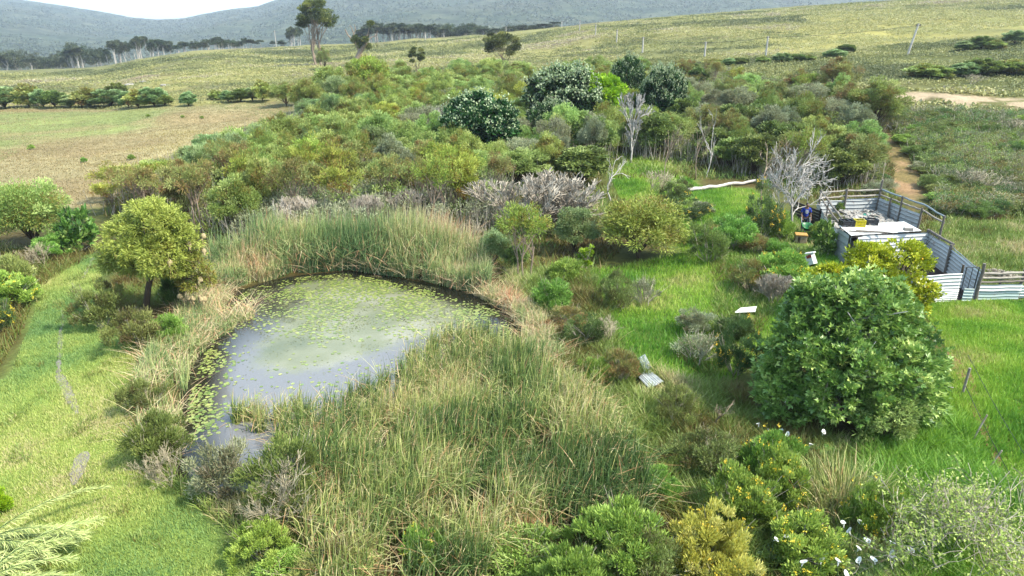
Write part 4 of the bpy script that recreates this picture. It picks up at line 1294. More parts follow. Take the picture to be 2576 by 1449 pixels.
def lemon_tree():
    rng = np.random.RandomState(510)
    g = at(2215, 800)
    _, _, d = project(g); m = d / F
    o = thing('lemon_tree', g, 'yellow green lemon tree with ripe fruit between the fig tree and corral', 'tree')
    mb, tb, cs = MB(), MB(), []
    for (u, v, ru, rv, y, n) in ((2245, 655, 75, 55, 0, 90), (2165, 660, 62, 55, 0.2, 80), (2080, 690, 55, 42, -0.1, 60), (2285, 740, 50, 55, -0.2, 70), (2200, 720, 70, 60, -0.3, 80), (2035, 700, 40, 32, -0.1, 26)):
        c = np.array([(u - 2215) * m, y, (800 - v) * m * 1.0])
        cs.append(crown(mb, rng, c, (ru * m * .82, ru * m * .75, rv * m * .85), n, 52, 0.21, 0.12, 0.065, up=0.5, hollow=0.55, amp=0.25, tsd=0.2, zmin=-0.8))
    link('crown', mb.mesh('crown', M['lemon_leaf']), o)
    C = np.concatenate(cs)
    m_segs(limbs(rng, (0, 0, -0.2), 0.5, C[rng.choice(len(C), 26, replace=False)], 0.09, nseg=4), tb, 6)
    link('trunk', tb.mesh('trunk', M['bark']), o)
    me = None
    sel = C[C[:, 1] < 0.1][rng.choice((C[:, 1] < 0.1).sum(), 26, replace=False)]
    a = np.linspace(0, math.pi, 8); prof = np.stack([np.sin(a) ** 0.8, -np.cos(a) * (1.25 + 0.1 * np.abs(np.cos(a)) ** 6)], 1)
    th = np.linspace(0, 2 * math.pi, 10, endpoint=False)
    V = np.stack([prof[:, 0][:, None] * np.cos(th), prof[:, 0][:, None] * np.sin(th), prof[:, 1][:, None] + 0 * th], -1).reshape(-1, 3) * 0.038
    ii = np.arange(80).reshape(8, 10); k = np.arange(10)
    q = np.stack([ii[:-1][:, k], ii[:-1][:, (k + 1) % 10], ii[1:][:, (k + 1) % 10], ii[1:][:, k]], -1).reshape(-1, 4)
    b = MB(); b.add(V, q); me = b.mesh('lemon', M['lemon'], True)
    for c in sel:
        f = link('lemon', me, o); f.location = tuple(c + np.array([rng.uniform(-.1, .1), -0.22, -0.05])); f.rotation_euler = (rng.uniform(-.4, .4), rng.uniform(-.4, .4), 0)


def nest_tree():
    rng = np.random.RandomState(520)
    g = at(364, 797)
    _, _, d = project(g); m = d / F
    o = thing('wattle_tree', g, 'large yellow green wattle hung with weaver nests beside the pond', 'tree')

    def q(u, v, y=0.0):
        r_ = ray(u, v); t = (g[1] + y) / r_[1]
        return CAM + r_ * t - g
    mb, tb = MB(), MB()
    tg = []
    for (u, v, ru, rv, y, n, tm) in ((395, 560, 75, 60, 0, 75, .78), (330, 600, 72, 60, .2, 70, .76), (300, 655, 58, 45, .1, 48, .66), (385, 640, 85, 55, -.6, 80, .6), (450, 600, 62, 62, .1, 56, .7),
                                     (330, 560, 55, 45, .5, 40, .8), (430, 665, 60, 36, -.3, 40, .5), (375, 530, 55, 38, .3, 36, .8), (480, 655, 42, 38, .2, 22, .42), (475, 705, 48, 26, .2, 12, .32), (520, 690, 28, 40, .3, 7, .2)):
        C = crown(mb, rng, q(u, v, y), (ru * m * .85, ru * m * .8, rv * m * .85), n, 110, 0.23, 0.14, 0.03, up=0.1, hollow=0.35, amp=0.3, tsd=0.16, zmin=-0.9, tmean=tm)
        tg += list(C[rng.choice(len(C), 4, replace=False)])
    link('crown', mb.mesh('crown', M['nest_wattle']), o)
    f = q(380, 690)
    S = [[*q(363, 800), *q(369, 760), .13, .11], [*q(369, 760), *q(373, 725), .11, .1], [*q(373, 725), *f, .1, .09]]
    for t_ in tg:
        mid = (f + t_) / 2 + np.array([0, 0, .15]) + rng.randn(3) * .1
        S += [[*f, *mid, .05, .03], [*mid, *t_, .03, .01]]
        for _ in range(3):
            S.append([*t_, *(t_ + rng.randn(3) * .25), .01, .004])
    for (u, v) in ((475, 715), (462, 738), (503, 735), (512, 742), (520, 620), (512, 590), (452, 735), (484, 740)):
        e = q(u, v, .1); s = q(455, 670, 0); mid = (s + e) / 2 + np.array([0, 0, .2])
        S += [[*s, *mid, .014, .009], [*mid, *e, .009, .004]]
    m_segs(S, tb, 6); link('trunk', tb.mesh('trunk', M['bark']), o)
    # weaver nests
    for i, (u, v) in enumerate([(475, 611), (512, 591), (513, 628), (427, 657), (475, 722), (452, 742), (464, 752), (474, 746), (481, 754), (485, 748), (503, 743), (506, 750), (514, 749), (503, 700)]):
        p = g + q(u, v + 3, (-1.0 if u == 427 else rng.uniform(-.1, .2)))
        r = np.random.RandomState(600 + i)
        a = np.linspace(0, math.pi, 12); rad = np.sin(a) ** 0.75 * (1 + 0.2 * np.cos(a)) ; z = -np.cos(a) * 1.15
        th = np.linspace(0, 2 * math.pi, 14, endpoint=False)
        nn = 1 + 0.09 * r.randn(12, 14)
        V = np.stack([rad[:, None] * np.cos(th) * nn, rad[:, None] * np.sin(th) * nn, z[:, None] + 0 * th], -1).reshape(-1, 3) * 0.085
        ii = np.arange(168).reshape(12, 14); k = np.arange(14)
        qd = np.stack([ii[:-1][:, k], ii[:-1][:, (k + 1) % 14], ii[1:][:, (k + 1) % 14], ii[1:][:, k]], -1).reshape(-1, 4)
        b = MB(); b.add(V, qd)
        m_chain([(0.05, 0, -0.04), (0.075, 0, -0.09), (0.08, 0, -0.15)], [0.035, 0.034, 0.03], b, 8)
        m_segs([[0, 0, 0.08, r.uniform(-.03, .03), r.uniform(-.03, .03), 0.3, 0.006, 0.004]], b, 4)
        nest_labels = ['topmost right', 'outermost upper', 'third outer', 'lone inner', 'upper of the lower cluster', 'leftmost of the lower cluster', 'second from left in the lower cluster', 'middle of the lower cluster',
                       'lowest of the lower cluster', 'right of the lowest one', 'left one of the right pair group', 'lower one of the right group', 'rightmost of the lower cluster', 'one between upper and lower nests']
        no_ = link('weaver_nest', b.mesh('weaver_nest', M['nest'], True))
        no_.location = tuple(p); no_.rotation_euler = (0, 0, r.uniform(0, 6))
        no_.scale = (r.uniform(.9, 1.15),) * 3
        tag(no_, 'straw weaver nest hanging in the pond side wattle, ' + nest_labels[i], 'nest', 'weaver nests in the pond side wattle')
    PLACED.append((g[0], g[1], 1.8))


fig_tree(); lemon_tree(); nest_tree()

# ------------------------------------------------------------------ rows of trees round the field
HEDGE = [(-25, 232, 52, 276), (50, 222, 105, 272), (92, 236, 130, 272), (118, 238, 165, 272), (160, 246, 196, 272), (200, 230, 258, 272), (245, 236, 310, 272), (278, 220, 312, 256), (305, 240, 345, 272),
         (328, 234, 372, 272), (362, 232, 412, 270), (400, 246, 430, 268), (458, 240, 490, 268), (532, 232, 556, 252), (556, 236, 590, 258), (585, 232, 625, 258), (620, 230, 650, 256), (645, 212, 682, 256)]
HL = ['first bush at the left edge', 'rounded tree with visible stem', 'low bush after the rounded tree', 'third low bush', 'small gap bush', 'broad bush', 'broadest dark bush', 'taller bush standing up in the row',
      'bush after the tall one', 'dark bush before the last big one', 'last big dark bush', 'small end bush', 'lone bush right of the row', 'small round bush of the far corner', 'low bush of the far corner',
      'green bush of the far corner', 'dark bush of the far corner', 'tall grey green bush at the field corner']
for i, b in enumerate(HEDGE):
    t = WAT['hedge'][[0, 1, 0, 2][i % 4]]
    b = (b[0], b[1] - 2, b[2], b[3])
    P_(t, b, HL[i] + ' in the hedge beyond the tan field', 'bush', 'hedge beyond the tan field', name='hedge_bush', fat=1.3)

# dark bushes along the right slope
BAND = [(1460, 158, 1500, 186), (1500, 162, 1540, 186), (1545, 150, 1600, 186), (1600, 165, 1640, 184), (1717, 160, 1752, 180), (1775, 150, 1818, 166), (1815, 150, 1850, 166), (1850, 148, 1880, 162), (1905, 144, 1930, 160), (1950, 138, 1985, 158), (1985, 140, 2020, 156),
        (2020, 140, 2048, 154), (2070, 128, 2120, 146), (2110, 116, 2145, 134), (2290, 165, 2365, 198), (2395, 165, 2450, 194), (2440, 155, 2500, 190), (2500, 155, 2576, 188), (2405, 108, 2450, 128), (2450, 98, 2490, 124), (2480, 104, 2520, 126), (2530, 84, 2576, 110)]
for i, b in enumerate(BAND):
    t = WAT['hedge'][[0, 2, 1][i % 3]]
    where = 'left end of the slope bush row' if i < 4 else 'middle of the slope bush row' if i < 12 else 'right end of the slope bush row' if i < 14 else 'green bush group above the sandy track' if i < 18 else 'bush group high on the right slope'
    P_(t, b, ['low', 'round', 'wide', 'leaning', 'dense', 'small'][i % 6] + ' dark green bush, ' + where, 'bush', 'dark bushes on the right slope', name='slope_bush', fat=1.2)

P_(WAT['brown'][0], (2058, 165, 2150, 252), 'open olive wattle with dark branches on the sandy track', 'tree', vb=250)
P_(WAT['green'][0], (2132, 222, 2262, 330), 'green wattle below the left end of the sandy track', 'tree')
P_(WAT['light'][0], (2105, 312, 2215, 400), 'light green wattle above the dirt scar', 'tree')

# ------------------------------------------------------------------ the thicket
TH = poly_w([(252, 540), (330, 478), (470, 425), (600, 378), (700, 332), (745, 300), (900, 262), (1010, 215), (1250, 205), (1500, 200), (1750, 205), (2050, 240), (2120, 290), (2180, 400), (2180, 470), (2080, 480), (1980, 460),
             (1880, 452), (1700, 408), (1560, 400), (1440, 452), (1300, 470), (1240, 545), (1180, 580), (1000, 575), (850, 590), (600, 608), (520, 606), (400, 560)])
rng = np.random.RandomState(1234)
cand = []
lo, hi = TH.min(0), TH.max(0)
pts = rng.uniform(lo, hi, (9000, 2))
pts = pts[sdist(pts, TH) < 0]
pz = height(pts[:, 0], pts[:, 1])
pu_, pv_, pd_ = project(np.c_[pts, pz])
keep = (pu_ > -60) & (pu_ < 2640)
pts, pz, pu_, pv_ = pts[keep], pz[keep], pu_[keep], pv_[keep]
chosen = []
placed = np.array(PLACED)
for i in range(len(pts)):
    p = pts[i]; r = 1.15 + 1.05 * float(sstep(34, 110, p[1]))
    if len(chosen) and np.min(np.linalg.norm(pts[chosen] - p, axis=1)) < r * 1.52: continue
    if np.any(np.linalg.norm(placed[:, :2] - p, axis=1) < placed[:, 2] * 0.8 + 0.5): continue
    chosen.append(i)
    if len(chosen) >= 298: break
MARKS = [((1430, 300), 'big blossoming tree'), ((1200, 400), 'left blossoming tree'), ((1118, 370), 'left grey dead tree'), ((1590, 400), 'tall pale dead tree'), ((600, 370), 'tan field'), ((330, 490), 'near field corner'),
         ((720, 290), 'far field corner'), ((900, 585), 'back reeds'), ((560, 600), 'nest tree side'), ((2050, 470), 'corral'), ((2200, 300), 'sandy track'), ((1850, 430), 'fallen white trunk'), ((1000, 220), 'open slope'), ((1700, 215), 'upper open slope'),
         ((1650, 330), 'right blossoming tree')]
MKW = at_many([m_[0][0] for m_ in MARKS], [m_[0][1] for m_ in MARKS])
DESC = {'green': 'green feathery', 'blue': 'blue green feathery', 'brown': 'olive brown', 'yellow': 'yellowing feathery', 'light': 'light green feathery', 'grey': 'grey green thin', 'open': 'open crowned bare stemmed', 'olive': 'dense olive'}
for i in chosen:
    u, v = pu_[i], pv_[i]
    x, y = pts[i]
    nz = float(fbm(x / 12, y / 12, 61, 3)); rr = rng.rand()
    if u < 950 and v < 480: ks = ['green', 'blue', 'green', 'light', 'blue', 'yellow']
    elif v > 490: ks = ['yellow', 'open', 'open', 'brown', 'open', 'green']
    elif u > 1640: ks = ['open', 'green', 'olive', 'grey', 'brown', 'light', 'open']
    elif v < 270: ks = ['green', 'light', 'green', 'green', 'light']
    else: ks = ['green', 'yellow', 'green', 'light', 'grey', 'green']
    k = ks[int(np.clip((nz - 0.28) / 0.44, 0, 0.999) * len(ks) * 0.6 + rr * len(ks) * 0.4)]
    t = WAT[k][rng.randint(len(WAT[k]))]
    h_ = rng.uniform(2.4, 3.9) * (1 + .3 * float(sstep(50, 110, y)))
    w_ = rng.uniform(2.2, 3.6) * (1 + 0.3 * float(sstep(50, 110, y)))
    if u > 1640: h_ *= 0.95
    fe = float(sstep(9, 1, sdist(np.array([[x, y]]), ZP['field'])[0]))
    h_ *= 1 - .45 * fe
    if v < 275: h_ *= .72
    if k == 'open': h_ = rng.uniform(3.0, 3.9) * (1 - .4 * fe); w_ *= 0.85
    mk = MARKS[int(np.argmin(np.linalg.norm(MKW[:, :2] - pts[i], axis=1)))][1]
    place(t, (x, y, pz[i] - 0.05), w_, h_, rng.uniform(0, 6.28), ('tall ' if h_ > 3.2 else 'low ') + DESC[k] + ' thicket wattle near the ' + mk, 'wattle', DESC[k] + ' wattles near the ' + mk, name='thicket_wattle')

# tangle of lower growth filling the gaps of the thicket
def tangle(P2, n, seed, zlo, zhi, mat, lb, rc=.42, nl=34, L=.2, Wd=.05, thresh=.5, name='brushwood', st=2.0):
    r = np.random.RandomState(seed)
    q = r.uniform(P2.min(0), P2.max(0), (n * 3, 2)); q = q[sdist(q, P2) < 0]
    z = height(q[:, 0], q[:, 1]); u, v, _ = project(np.c_[q, z]); ok = (u > -80) & (u < 2660)
    dn = fbm(q[:, 0] / 3, q[:, 1] / 3, seed, 3); ok &= dn + r.rand(len(q)) * .2 > thresh
    q, z = q[ok][:n], z[ok][:n]; n = len(q)
    zhi = zhi * (1 - .5 * sstep(9, 1, sdist(q, ZP['field'])))
    tn = np.clip(fbm(q[:, 0] / 7, q[:, 1] / 7, seed + 5, 3) * 1.6 - .3 + r.randn(n) * .15, 0, 1)
    zc = z + zlo + (zhi - zlo) * r.rand(n)
    P = np.repeat(np.c_[q, zc], nl, 0); k = len(P)
    sc = np.repeat(rc * r.uniform(.5, 1.3, n), nl)
    o_ = unit(r.randn(k, 3)) * (r.rand(k) ** .5)[:, None] * np.array([1, 1, .75])
    mb = MB(); m_leaves(P + o_ * sc[:, None], o_ * .6 + r.randn(k, 3) * .4 + np.array([0, 0, .4]), r.randn(k, 3) * .5 + np.array([0, 0, .9]), L * r.uniform(.6, 1.3, k), Wd, np.clip(np.repeat(tn, nl) + r.randn(k) * .12, 0, 1), mb)
    # thin grey stems
    m_ = int(n * st); b = q[r.randint(n, size=m_)] + r.randn(m_, 2) * .3; zb = height(b[:, 0], b[:, 1])
    S = np.c_[b, zb, b + r.randn(m_, 2) * .3, zb + r.uniform(.6, 1.0, m_) * (float(np.max(zhi)) * .8 + .3), np.full(m_, .022), np.full(m_, .009)]
    sb = MB(); m_segs(S, sb, 3)
    tag(link(name, mb.mesh(name, M[mat])), lb, 'brushwood', kind='stuff')
    tag(link('bare_stems', sb.mesh('bare_stems', M['dead_grey'])), 'thin grey stems standing in the ' + lb, 'stems', kind='stuff')


tangle(TH, 9000, 777, .3, 2.1, 'wattle', 'green tangle of young wattle in the thicket')
tangle(poly_w([(1560, 260), (1900, 230), (2160, 300), (2200, 470), (2080, 480), (1880, 448), (1700, 405), (1580, 395)]), 3600, 778, .2, 2.0, 'olive', 'olive brush of the right thicket', thresh=.46, st=1.0)
tangle(poly_w([(560, 560), (900, 520), (1230, 500), (1300, 470), (1230, 590), (1000, 600), (600, 625)]), 1500, 779, .2, 1.5, 'grey_green', 'grey brush behind the reeds')
tangle(poly_w([(2180, 400), (2130, 300), (2240, 285), (2420, 290), (2640, 310), (2700, 420), (2700, 548), (2500, 545), (2340, 545), (2360, 480), (2310, 400), (2250, 330), (2210, 330), (2210, 480)]), 5200, 780, .1, .5, 'heath', 'olive heath tangle on the right slope', rc=.34, L=.13, Wd=.05, thresh=.52, st=.25)

SLOPE_P = poly_w([(2180, 400), (2130, 300), (2240, 285), (2420, 290), (2640, 310), (2700, 420), (2700, 548), (2500, 545), (2340, 545), (2360, 480), (2310, 400), (2250, 330), (2210, 330), (2210, 480)])
tangle(SLOPE_P, 1300, 781, .2, .7, 'wattle_brown', 'brown heath tangle on the right slope', rc=.36, L=.13, Wd=.05, thresh=.56, st=.2)
tangle(SLOPE_P, 1100, 782, .2, .75, 'grey_green', 'grey brush on the right slope', rc=.34, L=.13, Wd=.04, thresh=.58, st=1.5)
tangle(SLOPE_P, 1000, 783, .2, .8, 'heath_dark', 'dark heath clumps on the right slope', rc=.38, L=.13, Wd=.05, thresh=.58, st=.1)

# fynbos bushes on the right slope and round the corral
FB = poly_w([(2180, 400), (2130, 300), (2240, 285), (2420, 290), (2640, 310), (2700, 420), (2700, 548), (2500, 550), (2330, 550), (2330, 480), (2290, 380), (2230, 340), (2220, 420), (2280, 520), (2180, 490)])
pts = rng.uniform(FB.min(0), FB.max(0), (5000, 2)); pts = pts[sdist(pts, FB) < 0]
ze = sdist(pts, ZP['earth']); pts = pts[ze > 0.3]
ch = []
for i in range(len(pts)):
    p = pts[i]
    if len(ch) and np.min(np.linalg.norm(pts[ch] - p, axis=1)) < 1.15: continue
    ch.append(i)
    if len(ch) >= 230: break
FD = {'heath': 'olive fine leaved', 'heath_dark': 'dark green', 'grey': 'grey twiggy', 'brown': 'brown dry', 'olive': 'olive green', 'bright': 'bright green'}
for i in ch:
    x, y = pts[i]; z = float(height(x, y)); u, v, _ = project((x, y, z))
    if u > 2620: continue
    k = ['heath', 'olive', 'heath', 'grey', 'heath_dark', 'brown', 'heath', 'bright'][rng.randint(8)]
    t = SH[k][rng.randint(len(SH[k]))]
    w_ = rng.uniform(1.1, 2.3); h_ = rng.uniform(0.5, 1.0)
    wh = 'just below the sandy track' if v < 340 else 'beside the dirt scar' if u < 2380 else 'on the right slope'
    place(t, (x, y, z - 0.05), w_, h_, rng.uniform(0, 6.28), ('wide ' if w_ > 1.7 else 'small ') + FD[k] + ' heath bush ' + wh, 'heath bush', FD[k] + ' heath bushes ' + wh, name='heath_bush')

# ------------------------------------------------------------------ plantation beyond the brow
def topv(u):
    return float(np.interp(u, [-40, 30, 80, 110, 160, 175, 230, 270, 290, 350, 365, 380, 430, 480, 560, 590, 650, 690, 715, 735, 760, 800, 900, 940, 1000, 1100, 1250, 1400, 1440],
                           [128, 126, 136, 140, 134, 118, 110, 118, 102, 96, 86, 95, 103, 104, 92, 97, 94, 96, 100, 70, 66, 84, 76, 56, 58, 63, 66, 68, 72]))


for i in range(275):
    if i < 135: u = rng.uniform(-30, 760)
    else: u = rng.uniform(905, 1400)
    Y = YB + rng.uniform(8, 60)
    g = at_y(u, Y)
    dt = ray(u, topv(u) + rng.uniform(-3, 9))
    ztop = HC + (g[1] / dt[1]) * dt[2]
    h_ = max(ztop - g[2], 3.0)
    low = u < 270 or u > 1100
    t = FARB[rng.randint(2)] if (low and rng.rand() < 0.7) else FAR[rng.randint(4)]
    h_ = min(h_, 20)
    w_ = rng.uniform(5.5, 9) if low else rng.uniform(3.2, 6)
    if u > 760: w_ = rng.uniform(5, 8)
    wh = ('at the left end of the tree line' if u < 270 else 'in the tall left part of the tree line' if u < 570 else 'left of the tall eucalyptus' if u < 800 else 'in the right tree line' if u < 1150 else 'at the thin right end of the tree line')
    place(t, g - np.array([0, 0, .3]), w_, h_, rng.uniform(0, 6.28), ('bushy ' if t in FARB else 'pale trunked ') + 'plantation tree ' + wh, 'plantation tree', ('bushy ' if t in FARB else 'pale trunked ') + 'plantation trees ' + wh, name='plantation_tree')

# ------------------------------------------------------------------ corral
def sheet_panel(name, parent, a, b, h0, h1, mat, rib=0.13, amp=0.014, mats=None, sag=0.0, off=0.0):
    """ribbed metal sheet standing from a to b, its edge h0..h1 above the ground line"""
    a = np.asarray(a, float); b = np.asarray(b, float)
    n = max(2, int(np.linalg.norm(b - a) / 0.6) + 1)
    d = unit((b - a) * np.array([1, 1, 0])); nr = np.array([d[1], -d[0], 0])
    k = max(3, int((h1 - h0) / rib * 6))
    z = np.linspace(h0, h1, k + 1)
    ph = (z / rib) % 1.0
    prof = np.where(ph < 0.16, 1.0, np.where(ph < 0.3, 0.25, 0.0)) * amp * 2 + amp * 0.5 * np.sin(ph * 6.28)
    rng = np.random.RandomState(int(abs(a[0] * 100)) % 9999)
    s = np.linspace(0, 1, n)
    wob = rng.randn(n) * 0.012
    P = a + (b - a) * s[:, None]
    V = P[:, None] + np.array([0, 0, 1.0]) * z[None, :, None] + nr * (prof[None, :, None] + wob[:, None, None] + off)
    V[:, :, 2] += (rng.randn(n) * 0.012)[:, None] - sag * np.sin(s * 3.14)[:, None]
    ii = np.arange(n * (k + 1)).reshape(n, k + 1)
    q = np.stack([ii[:-1, :-1], ii[1:, :-1], ii[1:, 1:], ii[:-1, 1:]], -1).reshape(-1, 4)
    mb = MB()
    m0 = V.reshape(-1, 3); m1 = (V + nr * 0.004).reshape(-1, 3)
    mb.add(m0, q); mb.add(m1, q[:, ::-1])
    # joint laps every 1.8 m as thin raised strips
    L = np.linalg.norm(b - a)
    o = link(name, mb.mesh(name, M[mat]), parent)
    return o


def local(o, p):
    return np.asarray(p, float) - np.array(o.location)


def post(parent, p, h, r=0.06, lean=(0, 0), mat='wood_grey', name='post'):
    rng = np.random.RandomState(int(abs(p[0] * 77 + p[1] * 13)) % 9999)
    mb = MB(); pts = [np.array([lean[0] * s, lean[1] * s, -0.3 + (h + 0.3) * s]) + np.r_[rng.randn(2) * 0.008, 0] for s in np.linspace(0, 1, 6)]
    m_chain(pts, r * .8 * np.linspace(1.1, 0.9, 6), mb, 8)
    o = link(name, mb.mesh(name, M[mat]), parent); o.location = tuple(p)
    return o


def rail(parent, a, b, r=0.04, mat='wood_grey', name='rail', board=False):
    rng = np.random.RandomState(int(abs(a[0] * 57 + a[1] * 31 + a[2] * 91)) % 9999)
    a = np.asarray(a, float); b = np.asarray(b, float)
    mb = MB(); s = np.linspace(0, 1, 8)
    pts = a + (b - a) * s[:, None] + np.c_[rng.randn(8, 2) * 0.01, -np.sin(s * 3.14) * 0.02 + rng.randn(8) * 0.008]
    m_chain(pts, r * rng.uniform(0.85, 1.15, 8), mb, 4 if board else 7)
    return link(name, mb.mesh(name, M[mat]), parent)


def fence(label, pts, cat='fence wall'):
    g = pts[0]
    return thing('corral_wall', (g[0], g[1], g[2]), label, cat, 'walls of the sheet metal corral')


K1 = {k: at(*v) for k, v in dict(BL=(2053, 545), BM=(2118, 541), BR=(2201, 538), R1=(2232, 553), R2=(2258, 562), R3=(2308, 583), R4=(2361, 611), L1=(2070, 580), L2=(2103, 620), CL=(2145, 664), CR=(2323, 652), P2=(2378, 689),
                                 GR=(2452, 756), GL=(2403, 756), FL=(2290, 764), RF1=(2560, 753), RF2=(2660, 752)).items()}
HS_ = 1.12
# back wall
o = fence('back wall of the corral, ribbed grey sheets under two pale rails', [K1['BL']])
A, B = local(o, K1['BL']), local(o, K1['BR'])
sheet_panel('sheet', o, A, local(o, K1['BM']), 0.0, 0.85, 'sheet_grey', rib=0.2)
sheet_panel('sheet', o, local(o, K1['BM']), B, 0.0, 0.92, 'sheet_grey', rib=0.2)
for hh in (1.08, 1.4):
    rail(o, A + [0, 0, hh - .05], local(o, K1['BM']) + [0, 0, hh], 0.045, 'wood_pale'); rail(o, local(o, K1['BM']) + [0, -.06, hh], B + [0, -.06, hh], 0.05, 'wood_pale')
for k_, hh in (('BL', 1.55), ('BM', 1.5), ('BR', 1.95)):
    post(o, local(o, K1[k_]) + [0, -.09, 0], hh, 0.075)
# right upper wall
o = fence('far right wall of the corral with grey sheets and two pole rails', [K1['BR']])
sheet_panel('sheet', o, local(o, K1['BR']), local(o, K1['R2']), 0.0, 0.95, 'sheet_grey', rib=0.2)
sheet_panel('sheet', o, local(o, K1['R2']), local(o, K1['R3']), 0.0, 0.92, 'sheet_grey', rib=0.2)
ks = ['BR', 'R2', 'R3', 'R4']
for a_, b_ in zip(ks[:-1], ks[1:]):
    for hh in (1.12, 1.42):
        rail(o, local(o, K1[a_]) + [.05, 0, hh], local(o, K1[b_]) + [.05, 0, hh - (.0 if b_ != 'R4' else .12)], 0.045, 'steel_blue' if hh > 1.3 else 'wood_pale')
for k_, hh in (('R1', 1.2), ('R2', 1.5), ('R3', 1.25), ('R4', 1.35)):
    post(o, local(o, K1[k_]) + [-.02, 0, 0], hh, 0.07, mat='wood_grey')
# left wall
o = fence('left wall of the corral, patched pale sheets under two metal rails', [K1['BL']])
sheet_panel('sheet', o, local(o, K1['BL']), local(o, K1['L1']), 0.0, 0.85, 'sheet_grey', rib=0.2, off=.03)
sheet_panel('sheet', o, local(o, K1['L1']), local(o, K1['L2']), 0.0, 0.8, 'sheet_white', rib=0.16, off=.05)
sheet_panel('sheet', o, local(o, K1['L2']), local(o, K1['CL']), 0.0, 0.95, 'sheet_grey', rib=0.16, off=.06)
for hh in (1.05, 1.38):
    rail(o, local(o, K1['BL']) + [.03, 0, hh + .1], local(o, K1['L2']) + [.03, 0, hh], 0.045, 'wood_grey')
    rail(o, local(o, K1['L2']) + [.03, 0, hh], local(o, K1['CL']) * .6 + local(o, K1['L2']) * .4 + [.03, 0, hh - .05], 0.045, 'wood_grey')
for k_, hh in (('BL', 1.5), ('L1', 1.45), ('L2', 1.45)):
    post(o, local(o, K1[k_]) + [.06, .04, 0], hh, 0.05)
# cross wall
o = fence('white sheet wall under the front edge of the corral roof', [K1['CL']])
sheet_panel('sheet', o, local(o, K1['CL']), local(o, (K1['CL'] + K1['CR']) / 2), 0.0, 1.26, 'sheet_white', rib=0.16)
sheet_panel('sheet', o, local(o, (K1['CL'] + K1['CR']) / 2), local(o, K1['CR']), 0.0, 1.28, 'sheet_white', rib=0.16)
post(o, local(o, K1['CR']) + [-.03, .03, 0], 1.38, 0.08)
# right lower wall
o = fence('near right wall of the corral, tall grey sheets capped by a timber rail', [K1['CR']])
sheet_panel('sheet', o, local(o, K1['CR']), local(o, K1['P2']), 0.0, 1.22, 'sheet_grey', rib=0.15, amp=0.02)
sheet_panel('sheet', o, local(o, K1['P2']), local(o, K1['GR']), 0.0, 1.12, 'sheet_grey', rib=0.15, amp=0.02)
rail(o, local(o, K1['CR']) + [.03, 0, 1.32], local(o, K1['P2']) + [.03, 0, 1.3], 0.06, 'wood_grey')
rail(o, local(o, K1['P2']) + [.03, 0, 1.17], local(o, K1['GR']) + [.03, 0, 1.15], 0.02, 'steel_blue')
post(o, local(o, K1['P2']) + [-.05, -.04, 0], 1.3, 0.085)
post(o, local(o, K1['GR']) + [0, -.02, 0], 1.5, 0.08)
# front wall
o = fence('white ribbed front wall of the corral left of the gate, two sheets high', [K1['FL']])
mid = (K1['FL'] * .35 + K1['GL'] * .65)
sheet_panel('sheet', o, local(o, K1['FL']), local(o, mid), 0.0, 0.5, 'sheet_white', rib=0.075, amp=0.012, off=.03)
sheet_panel('sheet', o, local(o, mid), local(o, K1['GL']), 0.0, 0.5, 'sheet_white', rib=0.075, amp=0.012, off=.034)
sheet_panel('sheet', o, local(o, K1['FL']), local(o, K1['GL']), 0.45, 1.12, 'sheet_white', rib=0.135)
post(o, local(o, K1['GL']) + [.03, .05, 0], 1.42, 0.055, mat='bark')
post(o, local(o, mid) + [0, .06, 0], 1.0, 0.03, mat='dark_metal')
# left lower wall behind the lemon tree
o = fence('grey sheet wall of the near pen hidden behind the lemon tree', [K1['CL']])
sheet_panel('sheet', o, local(o, K1['CL']), local(o, K1['FL']), 0.0, 1.0, 'sheet_grey', rib=0.15)
# right fence
o = thing('rail_fence', K1['GR'], 'pale timber rail fence over low white sheets right of the corral gate', 'fence')
sheet_panel('sheet', o, local(o, K1['GR']), local(o, K1['RF1']), 0.02, 0.42, 'sheet_green', rib=0.12, off=-.02)
sheet_panel('sheet', o, local(o, K1['GR']), local(o, K1['RF1']), 0.4, 0.66, 'sheet_white', rib=0.13, off=.01)
sheet_panel('sheet', o, local(o, K1['RF1']), local(o, K1['RF2']), 0.05, 0.55, 'sheet_green', rib=0.12, off=-.02)
for hh, m_ in ((0.76, 'wood_grey'), (0.92, 'wood_pale'), (1.1, 'wood_pale')):
    rail(o, local(o, K1['GR']) + [0, 0, hh], local(o, K1['RF1']) + [0, 0, hh], 0.045, m_)
    rail(o, local(o, K1['RF1']) + [0, 0, hh], local(o, K1['RF2']) + [0, 0, hh], 0.045, m_)
post(o, local(o, (K1['GR'] + K1['RF1']) / 2) + [0, .05, 0], 1.15, 0.05); post(o, local(o, K1['RF1']) + [0, .05, 0], 1.2, 0.07)
# gate
gl, gr = K1['GL'], K1['GR']
o = thing('corral_gate', gl, 'thin dark steel gate frame between the white wall and the leaning gate post', 'gate')
mb = MB()
w_ = local(o, gr) - local(o, gl); d_ = unit(w_)
p0 = d_ * 0.12; p1 = w_ - d_ * 0.14
for a_, b_, r_ in ((p0 + [0, 0, .15], p0 + [0, 0, 1.35], .016), (p1 + [0, 0, .15], p1 + [0, 0, 1.35], .02), (p0 + [0, 0, 1.35], p1 + [0, 0, 1.35], .016), (p0 + [0, 0, .15], p1 + [0, 0, .15], .016), ((p0 + p1) / 2 + [0, 0, .15], (p0 + p1) / 2 + [0, 0, 1.35], .012), ((p0 + p1) / 2 + [0, 0, .85], p1 + [0, 0, .85], .012)):
    m_chain([a_, (a_ + b_) / 2, b_], r_, mb, 6)
link('gate_frame', mb.mesh('gate_frame', M['dark_metal']), o)
